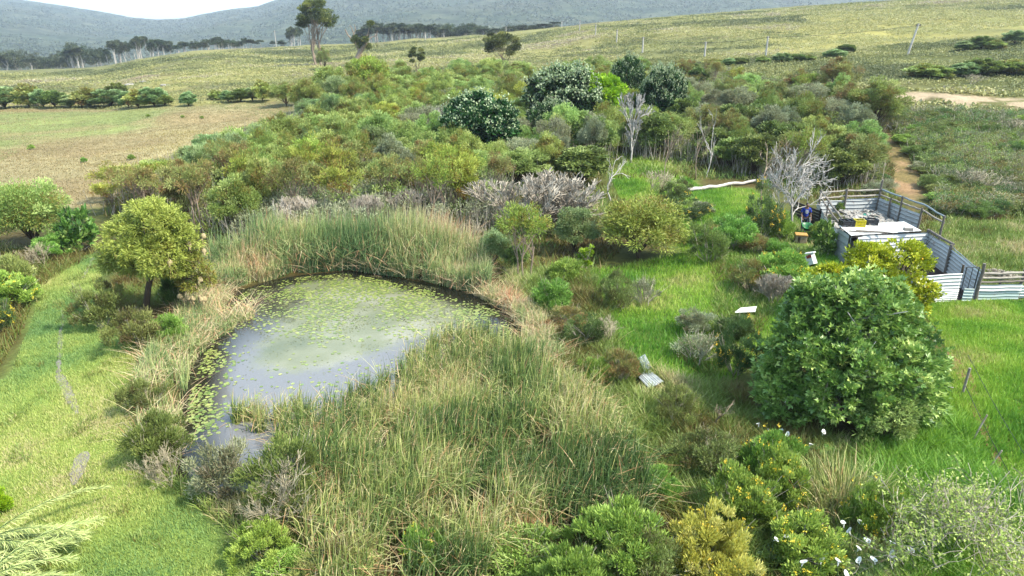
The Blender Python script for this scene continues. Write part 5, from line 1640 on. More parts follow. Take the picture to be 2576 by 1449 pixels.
sheet_panel('sheet', o, p0 + d_ * .08 + [0, 0, .02], p1, 0.0, 0.5, 'sheet_green', rib=.12, off=.03)
# dark plank fence behind the person
o = thing('plank_fence', at(2060, 568), 'dark creosoted plank fence behind the person', 'fence')
a_, b_ = local(o, at(1990, 538)), local(o, at(2060, 568))
for kk in range(5):
    mb = MB(); c = (a_ + b_) / 2; dd = b_ - a_
    an = math.atan2(dd[1], dd[0])
    m_box(c + [0, 0, .1 + kk * .155], (np.linalg.norm(dd) * (1 - .03 * kk), .04, .125), mb, rotz(an)); link('plank', mb.mesh('plank', M['wood_dark']), o)
post(o, b_ * .98 + a_ * .02, .9, .07, mat='wood_dark'); post(o, a_, .9, .07, mat='wood_dark')
# roofed shed
c0 = K1['CL']; c1 = K1['CR']
ax = unit(c1 - c0); ax[2] = 0; ax = unit(ax)
o = thing('shed', (c0 + c1) / 2 + [0, 0.02, 0], 'low corral shed with flat bright white roof', 'shed')


def pix_plane(u, v, z):
    r_ = ray(u, v); t = (z - HC) / r_[2]
    return CAM + r_ * t


zr = float(max(c0[2], c1[2])) + 1.36
qf = [pix_plane(2141.5, 592.5, zr - .05), pix_plane(2318, 580.5, zr - .05), pix_plane(2274, 557.5, zr + .06), pix_plane(2110, 567, zr + .06)]
qf = [local(o, p) for p in qf]
mb = MB(); nn = 26
s_ = np.linspace(0, 1, nn); t_ = np.linspace(0, 1, 6)
top = []
for t2 in t_:
    a_ = qf[0] + (qf[3] - qf[0]) * t2; b_ = qf[1] + (qf[2] - qf[1]) * t2
    for i_, s2 in enumerate(s_):
        p = a_ + (b_ - a_) * s2; p[2] += 0.008 * (i_ % 2); top.append(p)
top = np.array(top); ii = np.arange(nn * 6).reshape(6, nn)
q = np.stack([ii[:-1, :-1], ii[:-1, 1:], ii[1:, 1:], ii[1:, :-1]], -1).reshape(-1, 4)
mb.add(top, q); mb.add(top - [0, 0, .012], q[:, ::-1])
rim = np.concatenate([ii[0], ii[1:, -1], ii[-1, ::-1][1:], ii[::-1, 0][1:]])
mb.add(np.concatenate([top[rim], top[rim] - [0, 0, .012]]), np.stack([np.arange(len(rim) - 1), np.arange(1, len(rim)), np.arange(1, len(rim)) + len(rim), np.arange(len(rim) - 1) + len(rim)], 1))
link('roof', mb.mesh('roof', M['roof_white']), o)
for p in (qf[0], qf[1], (qf[0] + qf[1]) / 2):
    mb = MB(); m_chain([p * [1, 1, 0] + [0, .08, 0], p + [0, .08, -.03]], .04, mb, 6)
    link('support_post', mb.mesh('support_post', M['wood_dark']), o)
gl_, gh_ = qf[0] * [1, 1, 0], qf[3] * [1, 1, 0]
sheet_panel('side_wall', o, gh_ - [0, 0, .1], gl_ - [0, 0, .1], 0.0, zr - float(o.location[2]) - .0, 'sheet_grey', rib=.3, amp=.006, off=-.03)
mb = MB()
for aa, bb in ((qf[0], qf[1]), (qf[3], qf[2])):
    m_box((aa + bb) / 2 - [0, -0.06 if aa is qf[0] else .06, .06], (np.linalg.norm(bb - aa) * .97, .05, .09), mb, rotz(math.atan2((bb - aa)[1], (bb - aa)[0])))
link('beams', mb.mesh('beams', M['wood_dark']), o)
# back wall of the shed, dark inside
sheet_panel('back_wall', o, qf[3] * [1, 1, 0] + [.05, -.1, 0], qf[2] * [1, 1, 0] + [-.05, -.1, 0], 0, zr - float(o.location[2]) - .16, 'wood_dark', rib=.2)
zroof = zr + 0.02


# corral soil in the near pen
def sheet_ground(name, poly, mat, lift, kind='structure', n=26, jag=0.0):
    poly = np.asarray(poly)[:, :2]; lo, hi = poly.min(0), poly.max(0)
    xs = np.linspace(lo[0], hi[0], n); ys = np.linspace(lo[1], hi[1], n)
    X, Y = np.meshgrid(xs, ys); Zz = height(X, Y) + lift
    sd = sdist(np.stack([X, Y], -1), poly) + (fbm(X * 3, Y * 3, 91, 3) - .5) * jag
    ii = np.arange(n * n).reshape(n, n)
    q = np.stack([ii[:-1, :-1], ii[:-1, 1:], ii[1:, 1:], ii[1:, :-1]], -1).reshape(-1, 4)
    q = q[(sd.ravel()[q] < 0).all(1)]
    if len(q) == 0: return None
    mb = MB(); mb.add(np.stack([X, Y, Zz], -1).reshape(-1, 3), q)
    return tag(link(name, mb.mesh(name, M[mat], True)), kind=kind)


sheet_ground('corral_floor', [K1['CL'], K1['CR'], K1['P2'], K1['GR'], K1['FL']], 'dung', 0.03, n=90)


# crates, sticks and block on the roof
def crate(u, v, w, d, h, mat, label, rz=0.0, z=None, name='crate'):
    z = zroof if z is None else z
    p = pix_plane(u, v, z)
    o = thing(name, p, label, 'crate', rz=rz)
    mb = MB(); t = .02
    # slatted sides with a solid floor and rim
    m_box((0, 0, .012), (w, d, .024), mb)
    for sx in (-1, 1):
        for kz in range(4):
            m_box((sx * (w / 2 - t / 2), 0, .05 + kz * (h - .06) / 3.4), (t, d, (h - .06) / 4.6), mb)
    for sy in (-1, 1):
        for kz in range(4):
            m_box((0, sy * (d / 2 - t / 2), .05 + kz * (h - .06) / 3.4), (w - 2 * t - .002, t, (h - .06) / 4.6), mb)
    for sx in (-1, 1):
        for sy in (-1, 1):
            m_box((sx * (w / 2 - .02), sy * (d / 2 - .02), h / 2), (.046, .046, h - .01), mb)
    link('body', mb.mesh('body', M[mat]), o)
    mb = MB()
    for sx in (-1, 1): m_box((sx * (w / 2 - .008), 0, h), (.036, d + .02, .03), mb)
    for sy in (-1, 1): m_box((0, sy * (d / 2 - .008), h), (w - .055, .036, .03), mb)
    link('rim', mb.mesh('rim', M[mat]), o)
    return o


crate(2129, 569, .56, .42, .27, 'black_plastic', 'left one of the two black crates side by side on the white roof', .05)
crate(2145, 568.5, .5, .42, .27, 'black_plastic', 'black crate between the left black crate and the yellow crate on the roof', .03)
crate(2160, 569.5, .44, .36, .30, 'yellow_plastic', 'bright yellow crate on the white roof', -.1)
crate(2191, 566, .46, .36, .27, 'black_plastic', 'black crate standing alone right of the yellow one on the roof', -.06)
for i, (pts, lb) in enumerate((([(2136, 581), (2155, 582.5), (2178, 583.5), (2205, 584.5), (2232, 586.5)], 'long crooked grey stick lying at the front of the white roof'),
                               ([(2153, 580), (2170, 580.5), (2195, 582), (2225, 583.5), (2249, 587)], 'second crooked stick lying just behind the first on the white roof'))):
    mb = MB(); pp = [pix_plane(u, v, zroof + .035) for u, v in pts]
    o = thing('stick', pp[0], lb, 'stick', 'sticks on the white roof')
    m_chain([local(o, p) for p in pp], np.linspace(.035, .02, 5), mb, 7); link('branch', mb.mesh('branch', M['wood_grey'], True), o)
p = pix_plane(2284, 580, zroof + .03); o = thing('concrete_block', p, 'pale concrete block lying at the right end of the white roof', 'block', rz=-.1)
mb = MB(); m_box((0, 0, .07), (.38, .18, .14), mb, bev=.012); link('block', mb.mesh('block', M['rock']), o)

# rubbish inside the far pen
rng = np.random.RandomState(808)
PEN = [K1['BL'] + [.3, -.2, 0], K1['BR'] + [-.3, -.2, 0], K1['R3'] + [-.5, .2, 0], local(thing, 0) if False else at(2290, 590), at(2150, 590), K1['L2'] + [.3, .1, 0], K1['L1'] + [.3, 0, 0]]
PEN2 = np.array([p[:2] for p in PEN])
mb = MB(); n = 0
a = np.linspace(0, math.pi, 6); th = np.linspace(0, 2 * math.pi, 8, endpoint=False)
S6 = np.stack([np.sin(a)[:, None] * np.cos(th), np.sin(a)[:, None] * np.sin(th), np.cos(a)[:, None] + 0 * th], -1).reshape(-1, 3)
ii = np.arange(48).reshape(6, 8); k = np.arange(8)
Q6 = np.stack([ii[:-1][:, k], ii[:-1][:, (k + 1) % 8], ii[1:][:, (k + 1) % 8], ii[1:][:, k]], -1).reshape(-1, 4)
for _ in range(2400):
    p = rng.uniform(PEN2.min(0), PEN2.max(0))
    if sdist(p[None], PEN2)[0] > -0.1: continue
    s = rng.uniform(.04, .17) * np.array([rng.uniform(.7, 1.6), rng.uniform(.7, 1.4), rng.uniform(.3, .8)])
    V = S6 * (1 + .16 * rng.randn(48, 1)) * s
    mb.add(V @ rotz(rng.uniform(0, 6)).T + [p[0], p[1], float(height(*p)) + rng.uniform(0, .42) * (0.3 + fbm(p[0] * 1.2, p[1] * 1.2, 5))], Q6)
    n += 1
    if n > 560: break
tag(link('rubbish', mb.mesh('rubbish', M['plastic_rag'])), 'heap of white rubble and plastic rubbish inside the far corral pen', 'rubbish', kind='stuff')


def draped(name, u, v, w, d, mat, label, cat, z0=.35, seed=1, amp=.12):
    r = np.random.RandomState(seed); g = at(u, v); n = 18
    o = thing(name, g + np.array([0, 0, z0]), label, cat)
    xs, ys = np.meshgrid(np.linspace(-1, 1, n), np.linspace(-1, 1, n))
    R_ = 1 + .35 * (fbm(np.arctan2(ys, xs) * 2 + 9, xs * 0, seed, 3) - .5)
    X = xs * w / 2 * R_; Y = ys * d / 2 * R_
    Zz = (fbm(X * 5 + seed, Y * 5, seed, 4) - .5) * amp * 2 - .12 * (X ** 2 + Y ** 2) / (w * d) * 4
    ii = np.arange(n * n).reshape(n, n); q = np.stack([ii[:-1, :-1], ii[:-1, 1:], ii[1:, 1:], ii[1:, :-1]], -1).reshape(-1, 4)
    mb = MB(); V = np.stack([X, Y, Zz], -1).reshape(-1, 3); mb.add(V, q); mb.add(V - [0, 0, .02], q[:, ::-1])
    link('cloth', mb.mesh('cloth', M[mat], True), o)


draped('teal_cloth', 2176, 553, .9, .8, 'teal', 'crumpled teal cloth on the rubbish in the far pen', 'cloth', seed=3)
draped('white_bag', 2203, 552, 1.1, .9, 'plastic_rag', 'big crumpled white sack right of the teal cloth', 'sack', seed=4, amp=.2, z0=.3)
P_(SH['leafy'][0], (2096, 518, 2122, 545), 'small green weed growing at the corral back wall', 'weed', name='weed')
P_(SH['heath'][0], (2085, 538, 2130, 566), 'olive weed among the rubbish of the far pen', 'weed', name='weed')

# wooden box with orange top
g = at(2014, 612); _, _, d = project(g); m = d / F
o = thing('beehive_box', g, 'weathered cream box with an orange top standing on the grass', 'box', rz=-.25)
w_ = 27 * m; h_ = 19 * m
mb = MB(); m_box((0, w_ * .4, h_ / 2), (w_, w_ * .8, h_), mb, bev=.012); link('body', mb.mesh('body', M['hive_paint']), o)
mb = MB(); m_box((0, w_ * .4, h_ + .03), (w_ * 1.1, w_ * .9, .06), mb, bev=.015); link('lid', mb.mesh('lid', M['beam_orange']), o)
mb = MB(); m_box((-w_ * .18, -.012, h_ * .45), (w_ * .2, .02, h_ * .8), mb); link('opening_board', mb.mesh('opening_board', M['wood_dark']), o)

# fallen white box with red strip
g = at(2038, 668); _, _, d = project(g); m = d / F
o = thing('white_box', g, 'tilted white painted box with a red edge beside the lemon tree', 'box', rz=.5)
Rr = rotx(-.55) @ rotz(.3)
mb = MB(); m_box((0, 0, 16 * m), (24 * m, 16 * m, 26 * m), mb, Rr, bev=.012); link('body', mb.mesh('body', M['sheet_white']), o)
mb = MB(); m_box((0, 6 * m, 32 * m), (26 * m, 22 * m, 3 * m), mb, rotx(-.35) @ rotz(.5), bev=.01); link('lid', mb.mesh('lid', M['roof_white']), o)
mb = MB(); m_box(Rr @ np.array([-12.6 * m, -2 * m, 8 * m]) + [0, 0, 16 * m], (1.2 * m, 12 * m, 8 * m), mb, Rr); link('red_strip', mb.mesh('red_strip', M['red_paint']), o)


# white slabs in the grass
def slab(us, lift, label, mat='roof_white', name='white_sheet', rib=True, cat='metal sheet', rise=.0):
    P = [at(u, v) + np.array([0, 0, lift + rise * i_]) for i_, (u, v) in enumerate(us)]
    g = sum(P) / len(P); o = thing(name, g, label, cat)
    P = [p - g for p in P]; n = 24
    mb = MB(); top = []
    for t2 in np.linspace(0, 1, 5):
        a_ = P[0] + (P[3] - P[0]) * t2; b_ = P[1] + (P[2] - P[1]) * t2
        for i_, s2 in enumerate(np.linspace(0, 1, n)):
            p = a_ + (b_ - a_) * s2; p = p + [0, 0, .02 * math.sin(i_ * 1.9) if rib else 0]; top.append(p)
    top = np.array(top); ii = np.arange(n * 5).reshape(5, n); q = np.stack([ii[:-1, :-1], ii[:-1, 1:], ii[1:, 1:], ii[1:, :-1]], -1).reshape(-1, 4)
    mb.add(top, q); mb.add(top - [0, 0, .012], q[:, ::-1]); link('sheet', mb.mesh('sheet', M[mat]), o)


slab([(1606, 958), (1628, 936), (1668, 972), (1632, 994)], .12, 'white corrugated sheet lying in the herbs right of the reeds', rise=.03, mat='sheet_white')
slab([(1604, 915), (1622, 905), (1638, 938), (1620, 948)], .2, 'narrow white sheet leaning above the corrugated one', mat='sheet_white')
slab([(1846, 800), (1862, 788), (1902, 784), (1898, 798)], .22, 'white slab lying between shrubs left of the fig tree', mat='sheet_white')

# fallen trunk, logs
a_, b_ = at(1712, 488), at(1898, 461)
o = thing('fallen_log', a_, 'long white barked trunk lying across the back of the clearing', 'log')
mb = MB(); s_ = np.linspace(0, 1, 12); rr = np.random.RandomState(4)
m_chain(local(o, a_) + (b_ - a_) * s_[:, None] + np.c_[rr.randn(12, 2) * .05, .18 + rr.randn(12) * .03], np.linspace(.13, .09, 12), mb, 8)
link('log', mb.mesh('log', M['bark_pale'], True), o); bpy.data.objects[o.name].children[0].data.materials[0] = M['dead']
a_, b_ = at(1650, 520), at(1690, 502)
o = thing('log', a_, 'short pale log beside the low yellow flowered bush', 'log'); mb = MB()
m_chain([(0, 0, .12), tuple((b_ - a_) / 2 + [0, 0, .2]), tuple(b_ - a_ + [0, 0, .14])], .08, mb, 8); link('log_wood', mb.mesh('log_wood', M['bark_pale'], True), o)
for i, (u0, v0, u1, v1, lb) in enumerate(((352, 795, 340, 772, 'outer pale sawn log leaning at the foot of the nest tree'), (360, 796, 353, 774, 'inner pale sawn log leaning at the foot of the nest tree'))):
    g = at(u0, v0); _, _, d = project(g); m = d / F
    o = thing('sawn_log', g, lb, 'log', 'sawn logs at the nest tree'); mb = MB()
    m_chain([(0, 0, 0), ((u1 - u0) * m * .5, .05, (v0 - v1) * m * .45), ((u1 - u0) * m, .1, (v0 - v1) * m * .95)], .055, mb, 9); link('log_wood', mb.mesh('log_wood', M['bark_pale'], True), o)

# rocks
for i, (u, v, w_, lb) in enumerate(((327, 215, 26, 'large white rock slab on the slope beyond the field'), (361, 207, 20, 'white rock slab just right of the large one'), (413, 216, 22, 'long low white rock right of the two slabs'), (2115, 152, 26, 'round pale boulder at the right slope bush row'), (1984, 157, 10, 'small pale boulder left of the round one'),
                                    (1495, 182, 22, 'pale flat boulder at the left end of the bush row'), (2437, 113, 30, 'flat pale boulder in the high bush group'))):
    g = at(u, v); _, _, d = project(g); m = d / F; r = np.random.RandomState(i)
    V = S6 * np.array([w_ * m / 2, w_ * m * .4, w_ * m * .14 if i not in (3,) else w_ * m * .3]) * (1 + .12 * r.randn(48, 1))
    mb = MB(); mb.add(V, Q6); o_ = link('rock', mb.mesh('rock', M['rock'], True)); o_.location = tuple(g + [0, 0, w_ * m * .05]); tag(o_, lb, 'rock')


# ------------------------------------------------------------------ power line
POLES = [(695, 72 + 8, 695, 118), (1070, 82, 1070, 99), (1273, 67, 1273, 80), (1413, 54, 1413, 69), (1458, 52, 1458, 77), (1498, 62, 1498, 90), (1551, 77, 1551, 109), (1616, 96, 1616, 133), (1772, 108, 1772, 146), (1926, 95, 1926, 142), (2296, 66, 2283, 137)]
PL = ['far left pole beside the tree line', 'thin pole before the right tree line', 'short pole near the end of the tree line', 'most distant pole of the slope line', 'second most distant pole on the brow', 'third pole down from the brow', 'fourth pole down from the brow',
      'fifth pole down from the brow', 'crossarm pole above the dark bush row', 'pole right of the crossarm pole', 'tall leaning pole on the right slope']
tops = []
for i, (u1, v1, u0, v0) in enumerate(POLES):
    g = at(u0, v0)
    if g[1] > 318: g = at_y(u0, 316)
    _, _, d = project(g); m = d / F
    h_ = (v0 - v1) * m * 1.02; lx = (u1 - u0) * m
    o = thing('power_pole', g, PL[i] + ', pale wooden power pole', 'power pole', 'power poles crossing the slope')
    mb = MB(); m_chain([(0, 0, -.3), (lx / 2, 0, h_ / 2), (lx, 0, h_)], [.17, .15, .13], mb, 8); link('pole', mb.mesh('pole', M['dead']), o)
    mb = MB(); m_box((lx, 0, h_ * .93), (h_ * (.3 if i == 8 else .16), .12, .14), mb); link('crossarm', mb.mesh('crossarm', M['wood_grey']), o)
    mb = MB()
    for sx in (-1, 1): m_chain([(lx + sx * h_ * .06, 0, h_ * .94), (lx + sx * h_ * .06, 0, h_ * .98)], .06, mb, 6)
    link('insulators', mb.mesh('insulators', M['dark_metal']), o)
    tops.append(g + [lx, 0, h_ * .94])
order = [(1, 2), (2, 3), (4, 5), (5, 6), (6, 7), (7, 8), (8, 9), (9, 10)]
for a_, b_ in order:
    p, q = tops[a_], tops[b_]; s_ = np.linspace(0, 1, 14)
    pts = (q - p) * s_[:, None] - np.c_[0 * s_, 0 * s_, 4 * s_ * (1 - s_) * np.linalg.norm(q - p) * .015]
    mb = MB(); m_chain(pts, .022, mb, 4)
    o = link('power_cable', mb.mesh('power_cable', M['dark_metal'])); o.location = tuple(p)
    tag(o, 'thin cable from the ' + PL[a_] + ' to the next', 'cable', 'power cables')

# ------------------------------------------------------------------ wire fence at the lower right
WF = [((2421, 990), (2423, 925), 'pale short fence post below the corral on the dirt strip'), ((2440, 1118), (2462, 1040), 'grey leaning fence stake in the long grass'), ((2536, 1275), (2562, 1225), 'lower grey leaning stake of the wire fence'),
      ((2488, 1175), (2508, 1130), 'middle grey leaning stake of the wire fence')]
tp = []
for (b0, t0, lb) in WF:
    g = at(*b0); _, _, d = project(g); m = d / F
    o = thing('fence_post', g, lb, 'fence post', 'posts of the wire fence'); mb = MB()
    h_ = (b0[1] - t0[1]) * m * 1.1; lx = (t0[0] - b0[0]) * m
    m_chain([(0, 0, -.1), (lx * .5, 0, h_ * .5), (lx, 0, h_)], .035 if lb.startswith('pale') else .02, mb, 8); link('stake', mb.mesh('stake', M['wood_pale' if lb.startswith('pale') else 'dead_grey']), o)
    tp.append(g + [lx, 0, h_])
for (A_, B_, lb) in (((2425, 930), (2575, 1195), 'upper dark wire strand slanting down the paddock edge'), ((2418, 1010), (2560, 1290), 'lower dark wire strand slanting down the paddock edge')):
    p = at(*A_) + [0, 0, .5]; q = at(A_[0] + (B_[0] - A_[0]) * 1.5, A_[1] + (B_[1] - A_[1]) * 1.5) + [0, 0, .5]
    mb = MB(); s_ = np.linspace(0, 1, 10); m_chain((q - p) * s_[:, None] - np.c_[0 * s_, 0 * s_, .12 * np.sin(s_ * 3.14)], .009, mb, 4)
    o = link('fence_wire', mb.mesh('fence_wire', M['dark_metal'])); o.location = tuple(p); tag(o, lb, 'wire')

# ------------------------------------------------------------------ trodden path and dirt strip
def strip(pts, name, mat, lift=.03):
    L, R = [], []
    for (u, v, w_) in pts:
        c = at(u, v); _, _, d = project(c); m = d / F
        L.append(at(u - w_ / 2, v)[:2]); R.append(at(u + w_ / 2, v)[:2])
    poly = np.array(L + R[::-1])
    return sheet_ground(name, poly, mat, lift, n=150, jag=.14)


strip([(160, 783, 10), (158, 800, 12), (154, 830, 13), (152, 870, 14), (150, 900, 15), (148, 938, 20), (158, 962, 32), (172, 992, 32), (184, 1018, 28), (194, 1045, 14)], 'path', 'sand_path')
strip([(216, 1138, 10), (210, 1148, 30), (203, 1165, 36), (196, 1185, 34), (190, 1203, 20), (186, 1222, 8)], 'path', 'sand_path')
strip([(236, 648, 8), (224, 672, 8), (210, 700, 6)], 'path', 'sand_path')
strip([(2375, 885, 14), (2395, 905, 34), (2420, 935, 44), (2440, 970, 30), (2452, 1000, 20)], 'path', 'earth')
strip([(2440, 1010, 18), (2470, 1070, 22), (2490, 1120, 20), (2520, 1180, 22)], 'path', 'earth')

# ------------------------------------------------------------------ person and wheelbarrow
def skin_obj(name, verts, edges, mat, parent=None, sub=2, root=0):
    me = bpy.data.meshes.new(name)
    me.from_pydata([tuple(v[:3]) for v in verts], edges, [])
    o = link(name, me, parent)
    o.modifiers.new('skin', 'SKIN').use_smooth_shade = True
    me.skin_vertices.new(name='') if not me.skin_vertices else None
    sv = me.skin_vertices[0].data
    for i, v in enumerate(verts):
        r = v[3]
        sv[i].radius = (r, r) if not isinstance(r, tuple) else r
        sv[i].use_root = (i == root)
    s = o.modifiers.new('sub', 'SUBSURF'); s.levels = sub; s.render_levels = sub
    me.materials.append(M[mat])
    return o


pg = at(2020, 583)
per = thing('person', pg, 'person in a blue printed T-shirt with head bowed pushing a green wheelbarrow', 'person', rz=-.12)
per.scale = (.86,) * 3
# faces -Y; pelvis root
V = [(0, 0, .92, (.13, .10)), (0, 0, 1.08, (.14, .10)), (0, -.01, 1.28, (.16, .11)), (0, -.03, 1.42, (.12, .09)), (0, -.06, 1.50, .055), (0, -.09, 1.56, .07), (0, -.115, 1.64, (.078, .095)), (0, -.11, 1.71, .07)]
E = [(i, i + 1) for i in range(7)]
V += [(0, -.20, 1.605, .016)]; E.append((6, 8))        # nose
V += [(0.078, -.10, 1.635, .02), (-.078, -.10, 1.635, .02)]; E += [(6, 9), (6, 10)]
for s in (-1, 1):
    b = len(V)
    V += [(s * .18, -.02, 1.40, .06), (s * .24, -.03, 1.26, .052), (s * .26, -.06, 1.10, .042), (s * .25, -.20, .94, .034), (s * .245, -.27, .88, .028), (s * .24, -.33, .84, (.036, .02))]
    E += [(3, b), (b, b + 1), (b + 1, b + 2), (b + 2, b + 3), (b + 3, b + 4), (b + 4, b + 5)]
    for f in range(4):
        c = len(V); x = s * (.24 + (f - 1.5) * .019)
        L = (.032, .037, .035, .028)[f]
        V += [(x, -.365, .828, .0095), (x, -.365 - L * .7, .805, .009), (x, -.36 - L * .3, .782, .008)]
        E += [(b + 5, c), (c, c + 1), (c + 1, c + 2)]
    c = len(V); V += [(s * .205, -.335, .825, .011), (s * .195, -.36, .80, .010)]; E += [(b + 5, c), (c, c + 1)]
    b = len(V)
    V += [(s * .10, 0, .84, .09), (s * .11, -.02, .50, .062), (s * .11, .03 + (.12 if s > 0 else -.12), .10, .042), (s * .115, -.10 + (.12 if s > 0 else -.12), .03, .04)]
    E += [(0, b), (b, b + 1), (b + 1, b + 2), (b + 2, b + 3)]
skin_obj('body', V, E, 'skin', per)
V = [(0, 0, .86, (.165, .125)), (0, 0, 1.06, (.168, .125)), (0, -.01, 1.27, (.185, .135)), (0, -.03, 1.41, (.15, .11)), (0, -.05, 1.465, (.07, .06))]
E = [(0, 1), (1, 2), (2, 3), (3, 4)]
for s in (-1, 1):
    b = len(V); V += [(s * .19, -.02, 1.40, .08), (s * .25, -.03, 1.24, .076), (s * .262, -.045, 1.17, .075)]; E += [(3, b), (b, b + 1), (b + 1, b + 2)]
sh = skin_obj('shirt', V, E, 'shirt', per)
V = [(0, 0, .90, (.15, .115))]; E = []
for s in (-1, 1):
    b = len(V); V += [(s * .10, 0, .80, .105), (s * .112, -.02, .50, .08), (s * .11, .03 + (.12 if s > 0 else -.12), .09, .065)]; E += [(0, b), (b, b + 1), (b + 1, b + 2)]
skin_obj('trousers', V, E, 'trousers', per)
V = [(0, -.13, 1.745, .10), (0, -.06, 1.70, .10), (0, -.045, 1.62, .085)]
skin_obj('hair', V, [(0, 1), (1, 2)], 'hair', per)
mb = MB()
for s in (-1, 1):
    mb.add(S6 * .012 + [s * .03, -.188, 1.645], Q6)
link('eyes', mb.mesh('eyes', M['hair'], True), per)
mb = MB(); mb.add(S6 * np.array([.026, .008, .006]) + [0, -.186, 1.572], Q6); link('mouth', mb.mesh('mouth', M['red_paint'], True), per)
# white print on the chest: three broken lines of lettering seen as bands
mb = MB(); rr = np.random.RandomState(3)
for (zc, w_, h_) in ((1.335, .17, .035), (1.275, .20, .045), (1.215, .19, .04), (1.165, .13, .035)):
    n = 9; xs = np.linspace(-w_ / 2, w_ / 2, n)
    yy = -.152 + xs ** 2 * 1.2 - (.012 if zc < 1.3 else 0)
    hh = h_ / 2 * (1 + .3 * rr.randn(n).clip(-1, 1)) * np.sqrt(np.clip(1 - (xs / (w_ / 2 * 1.15)) ** 2, .1, 1))
    Vv = np.concatenate([np.c_[xs, yy, zc - hh], np.c_[xs, yy, zc + hh], np.c_[xs, yy + .03, zc - hh], np.c_[xs, yy + .03, zc + hh]])
    i_ = np.arange(n - 1)
    mb.add(Vv, np.concatenate([np.stack([i_, i_ + 1, n + i_ + 1, n + i_], 1), np.stack([n + i_, n + i_ + 1, 3 * n + i_ + 1, 3 * n + i_], 1), np.stack([2 * n + i_, 2 * n + i_ + 1, i_ + 1, i_], 1)]))
link('shirt_print', mb.mesh('shirt_print', M['print']), per)
for s in (-1, 1):
    mb = MB(); y_ = (.12 if s > 0 else -.12)
    mb.add(S6 * np.array([.05, .13, .055]) + [s * .115, -.04 + y_, .04], Q6); link('shoe', mb.mesh('shoe', M['black_plastic'], True), per)

# wheelbarrow in front of the person
wb = thing('wheelbarrow', pg + np.array([-.17, -.72, .06]), 'green wheelbarrow with pale tube frame held by the person', 'wheelbarrow', rz=-.12)
wb.scale = (.86,) * 3; wb.rotation_euler = (.2, 0, -.12)
n = 20; th = np.linspace(0, 2 * math.pi, n, endpoint=False)


def rr_ring(w, l, z, yo, e=2.6):
    c, s = np.cos(th), np.sin(th)
    return np.c_[np.sign(c) * np.abs(c) ** (2 / e) * w / 2, np.sign(s) * np.abs(s) ** (2 / e) * l / 2 + yo, z + 0 * c]


rings = [rr_ring(.34, .42, .34, .0), rr_ring(.46, .60, .42, -.02), rr_ring(.60, .82, .60, -.05), rr_ring(.64, .86, .61, -.05), rr_ring(.58, .80, .60, -.05), rr_ring(.42, .56, .43, -.02), rr_ring(.30, .38, .36, 0)]
Vv = np.concatenate(rings); i_ = np.arange(n)
mb = MB(); mb.add(Vv, np.concatenate([np.stack([k * n + i_, k * n + (i_ + 1) % n, (k + 1) * n + (i_ + 1) % n, (k + 1) * n + i_], 1) for k in range(6)]))
mb.add(rings[6], i_[None]); mb.add(rings[0], i_[::-1][None]); link('tray', mb.mesh('tray', M['green_plastic'], True), wb)
mb = MB()
for s in (-1, 1):
    m_chain([(s * .04, -.62, .18), (s * .14, -.3, .30), (s * .19, .1, .36), (s * .235, .45, .62), (s * .245, .68, .80)], .017, mb, 8)
    m_chain([(s * .19, .12, .35), (s * .20, .24, .16), (s * .20, .27, .01)], .015, mb, 8)
m_chain([(-.20, .27, .12), (.20, .27, .12)], .012, mb, 6)
link('frame', mb.mesh('frame', M['steel_blue'], True), wb)
mb = MB(); a2 = np.linspace(0, 2 * math.pi, 17)
m_chain([(0, -.62 + .16 * math.cos(a_), .18 + .16 * math.sin(a_)) for a_ in a2], .04, mb, 8, cap=False)
w_ = link('wheel', mb.mesh('wheel', M['rubber'], True), wb)
mb = MB(); m_chain([(-.05, -.62, .18), (.05, -.62, .18)], .11, mb, 14); link('hub', mb.mesh('hub', M['steel_blue']), w_)

# ------------------------------------------------------------------ calla lilies
LIL = [(1050, 370), (1097, 374), (930, 447), (675, 374), (735, 362), (635, 137), (593, 307), (748, 1078), (776, 1140), (695, 1172), (1210, 1075), (1290, 1117), (1342, 1058), (1425, 1197), (1545, 1187), (1335, 1260), (1742, 1268),
       (1572, 1268), (890, 1342), (1080, 1352), (1212, 1370), (1340, 1345), (1205, 1422), (1478, 1355), (1612, 1315), (1828, 1210), (827, 396), (668, 430)]


ORD = ['first', 'second', 'third', 'fourth', 'fifth', 'sixth', 'seventh', 'eighth', 'ninth', 'tenth', 'eleventh', 'twelfth', 'thirteenth', 'fourteenth', 'fifteenth', 'sixteenth', 'seventeenth', 'eighteenth', 'nineteenth', 'twentieth']


def lily_mesh(seed):
    r = np.random.RandomState(seed)
    n = 16; th = np.linspace(0, 2 * math.pi, n, endpoint=False)
    rows = []
    for k_, (z, rad) in enumerate(((0, .008), (.04, .016), (.08, .03), (.115, .05), (.135, .072), (.138, .085))):
        tip = np.clip(np.cos(th), 0, 1) ** 3
        rr_ = rad * (1 + .55 * tip * (k_ / 5)); zz_ = z + .03 * tip * (k_ / 5) ** 2 - .02 * (1 - np.cos(th)) * (k_ / 5)
        rows.append(np.c_[rr_ * np.cos(th), rr_ * np.sin(th), zz_])
    Vv = np.concatenate(rows); i_ = np.arange(n)
    mb = MB(); q = np.concatenate([np.stack([k * n + i_, k * n + (i_ + 1) % n, (k + 1) * n + (i_ + 1) % n, (k + 1) * n + i_], 1) for k in range(5)])
    mb.add(Vv, q); inner = Vv * [.96, .96, 1] + [0, 0, .002]; mb.add(inner, q[:, ::-1])
    return mb.mesh('flower', M['white_petal'], True)


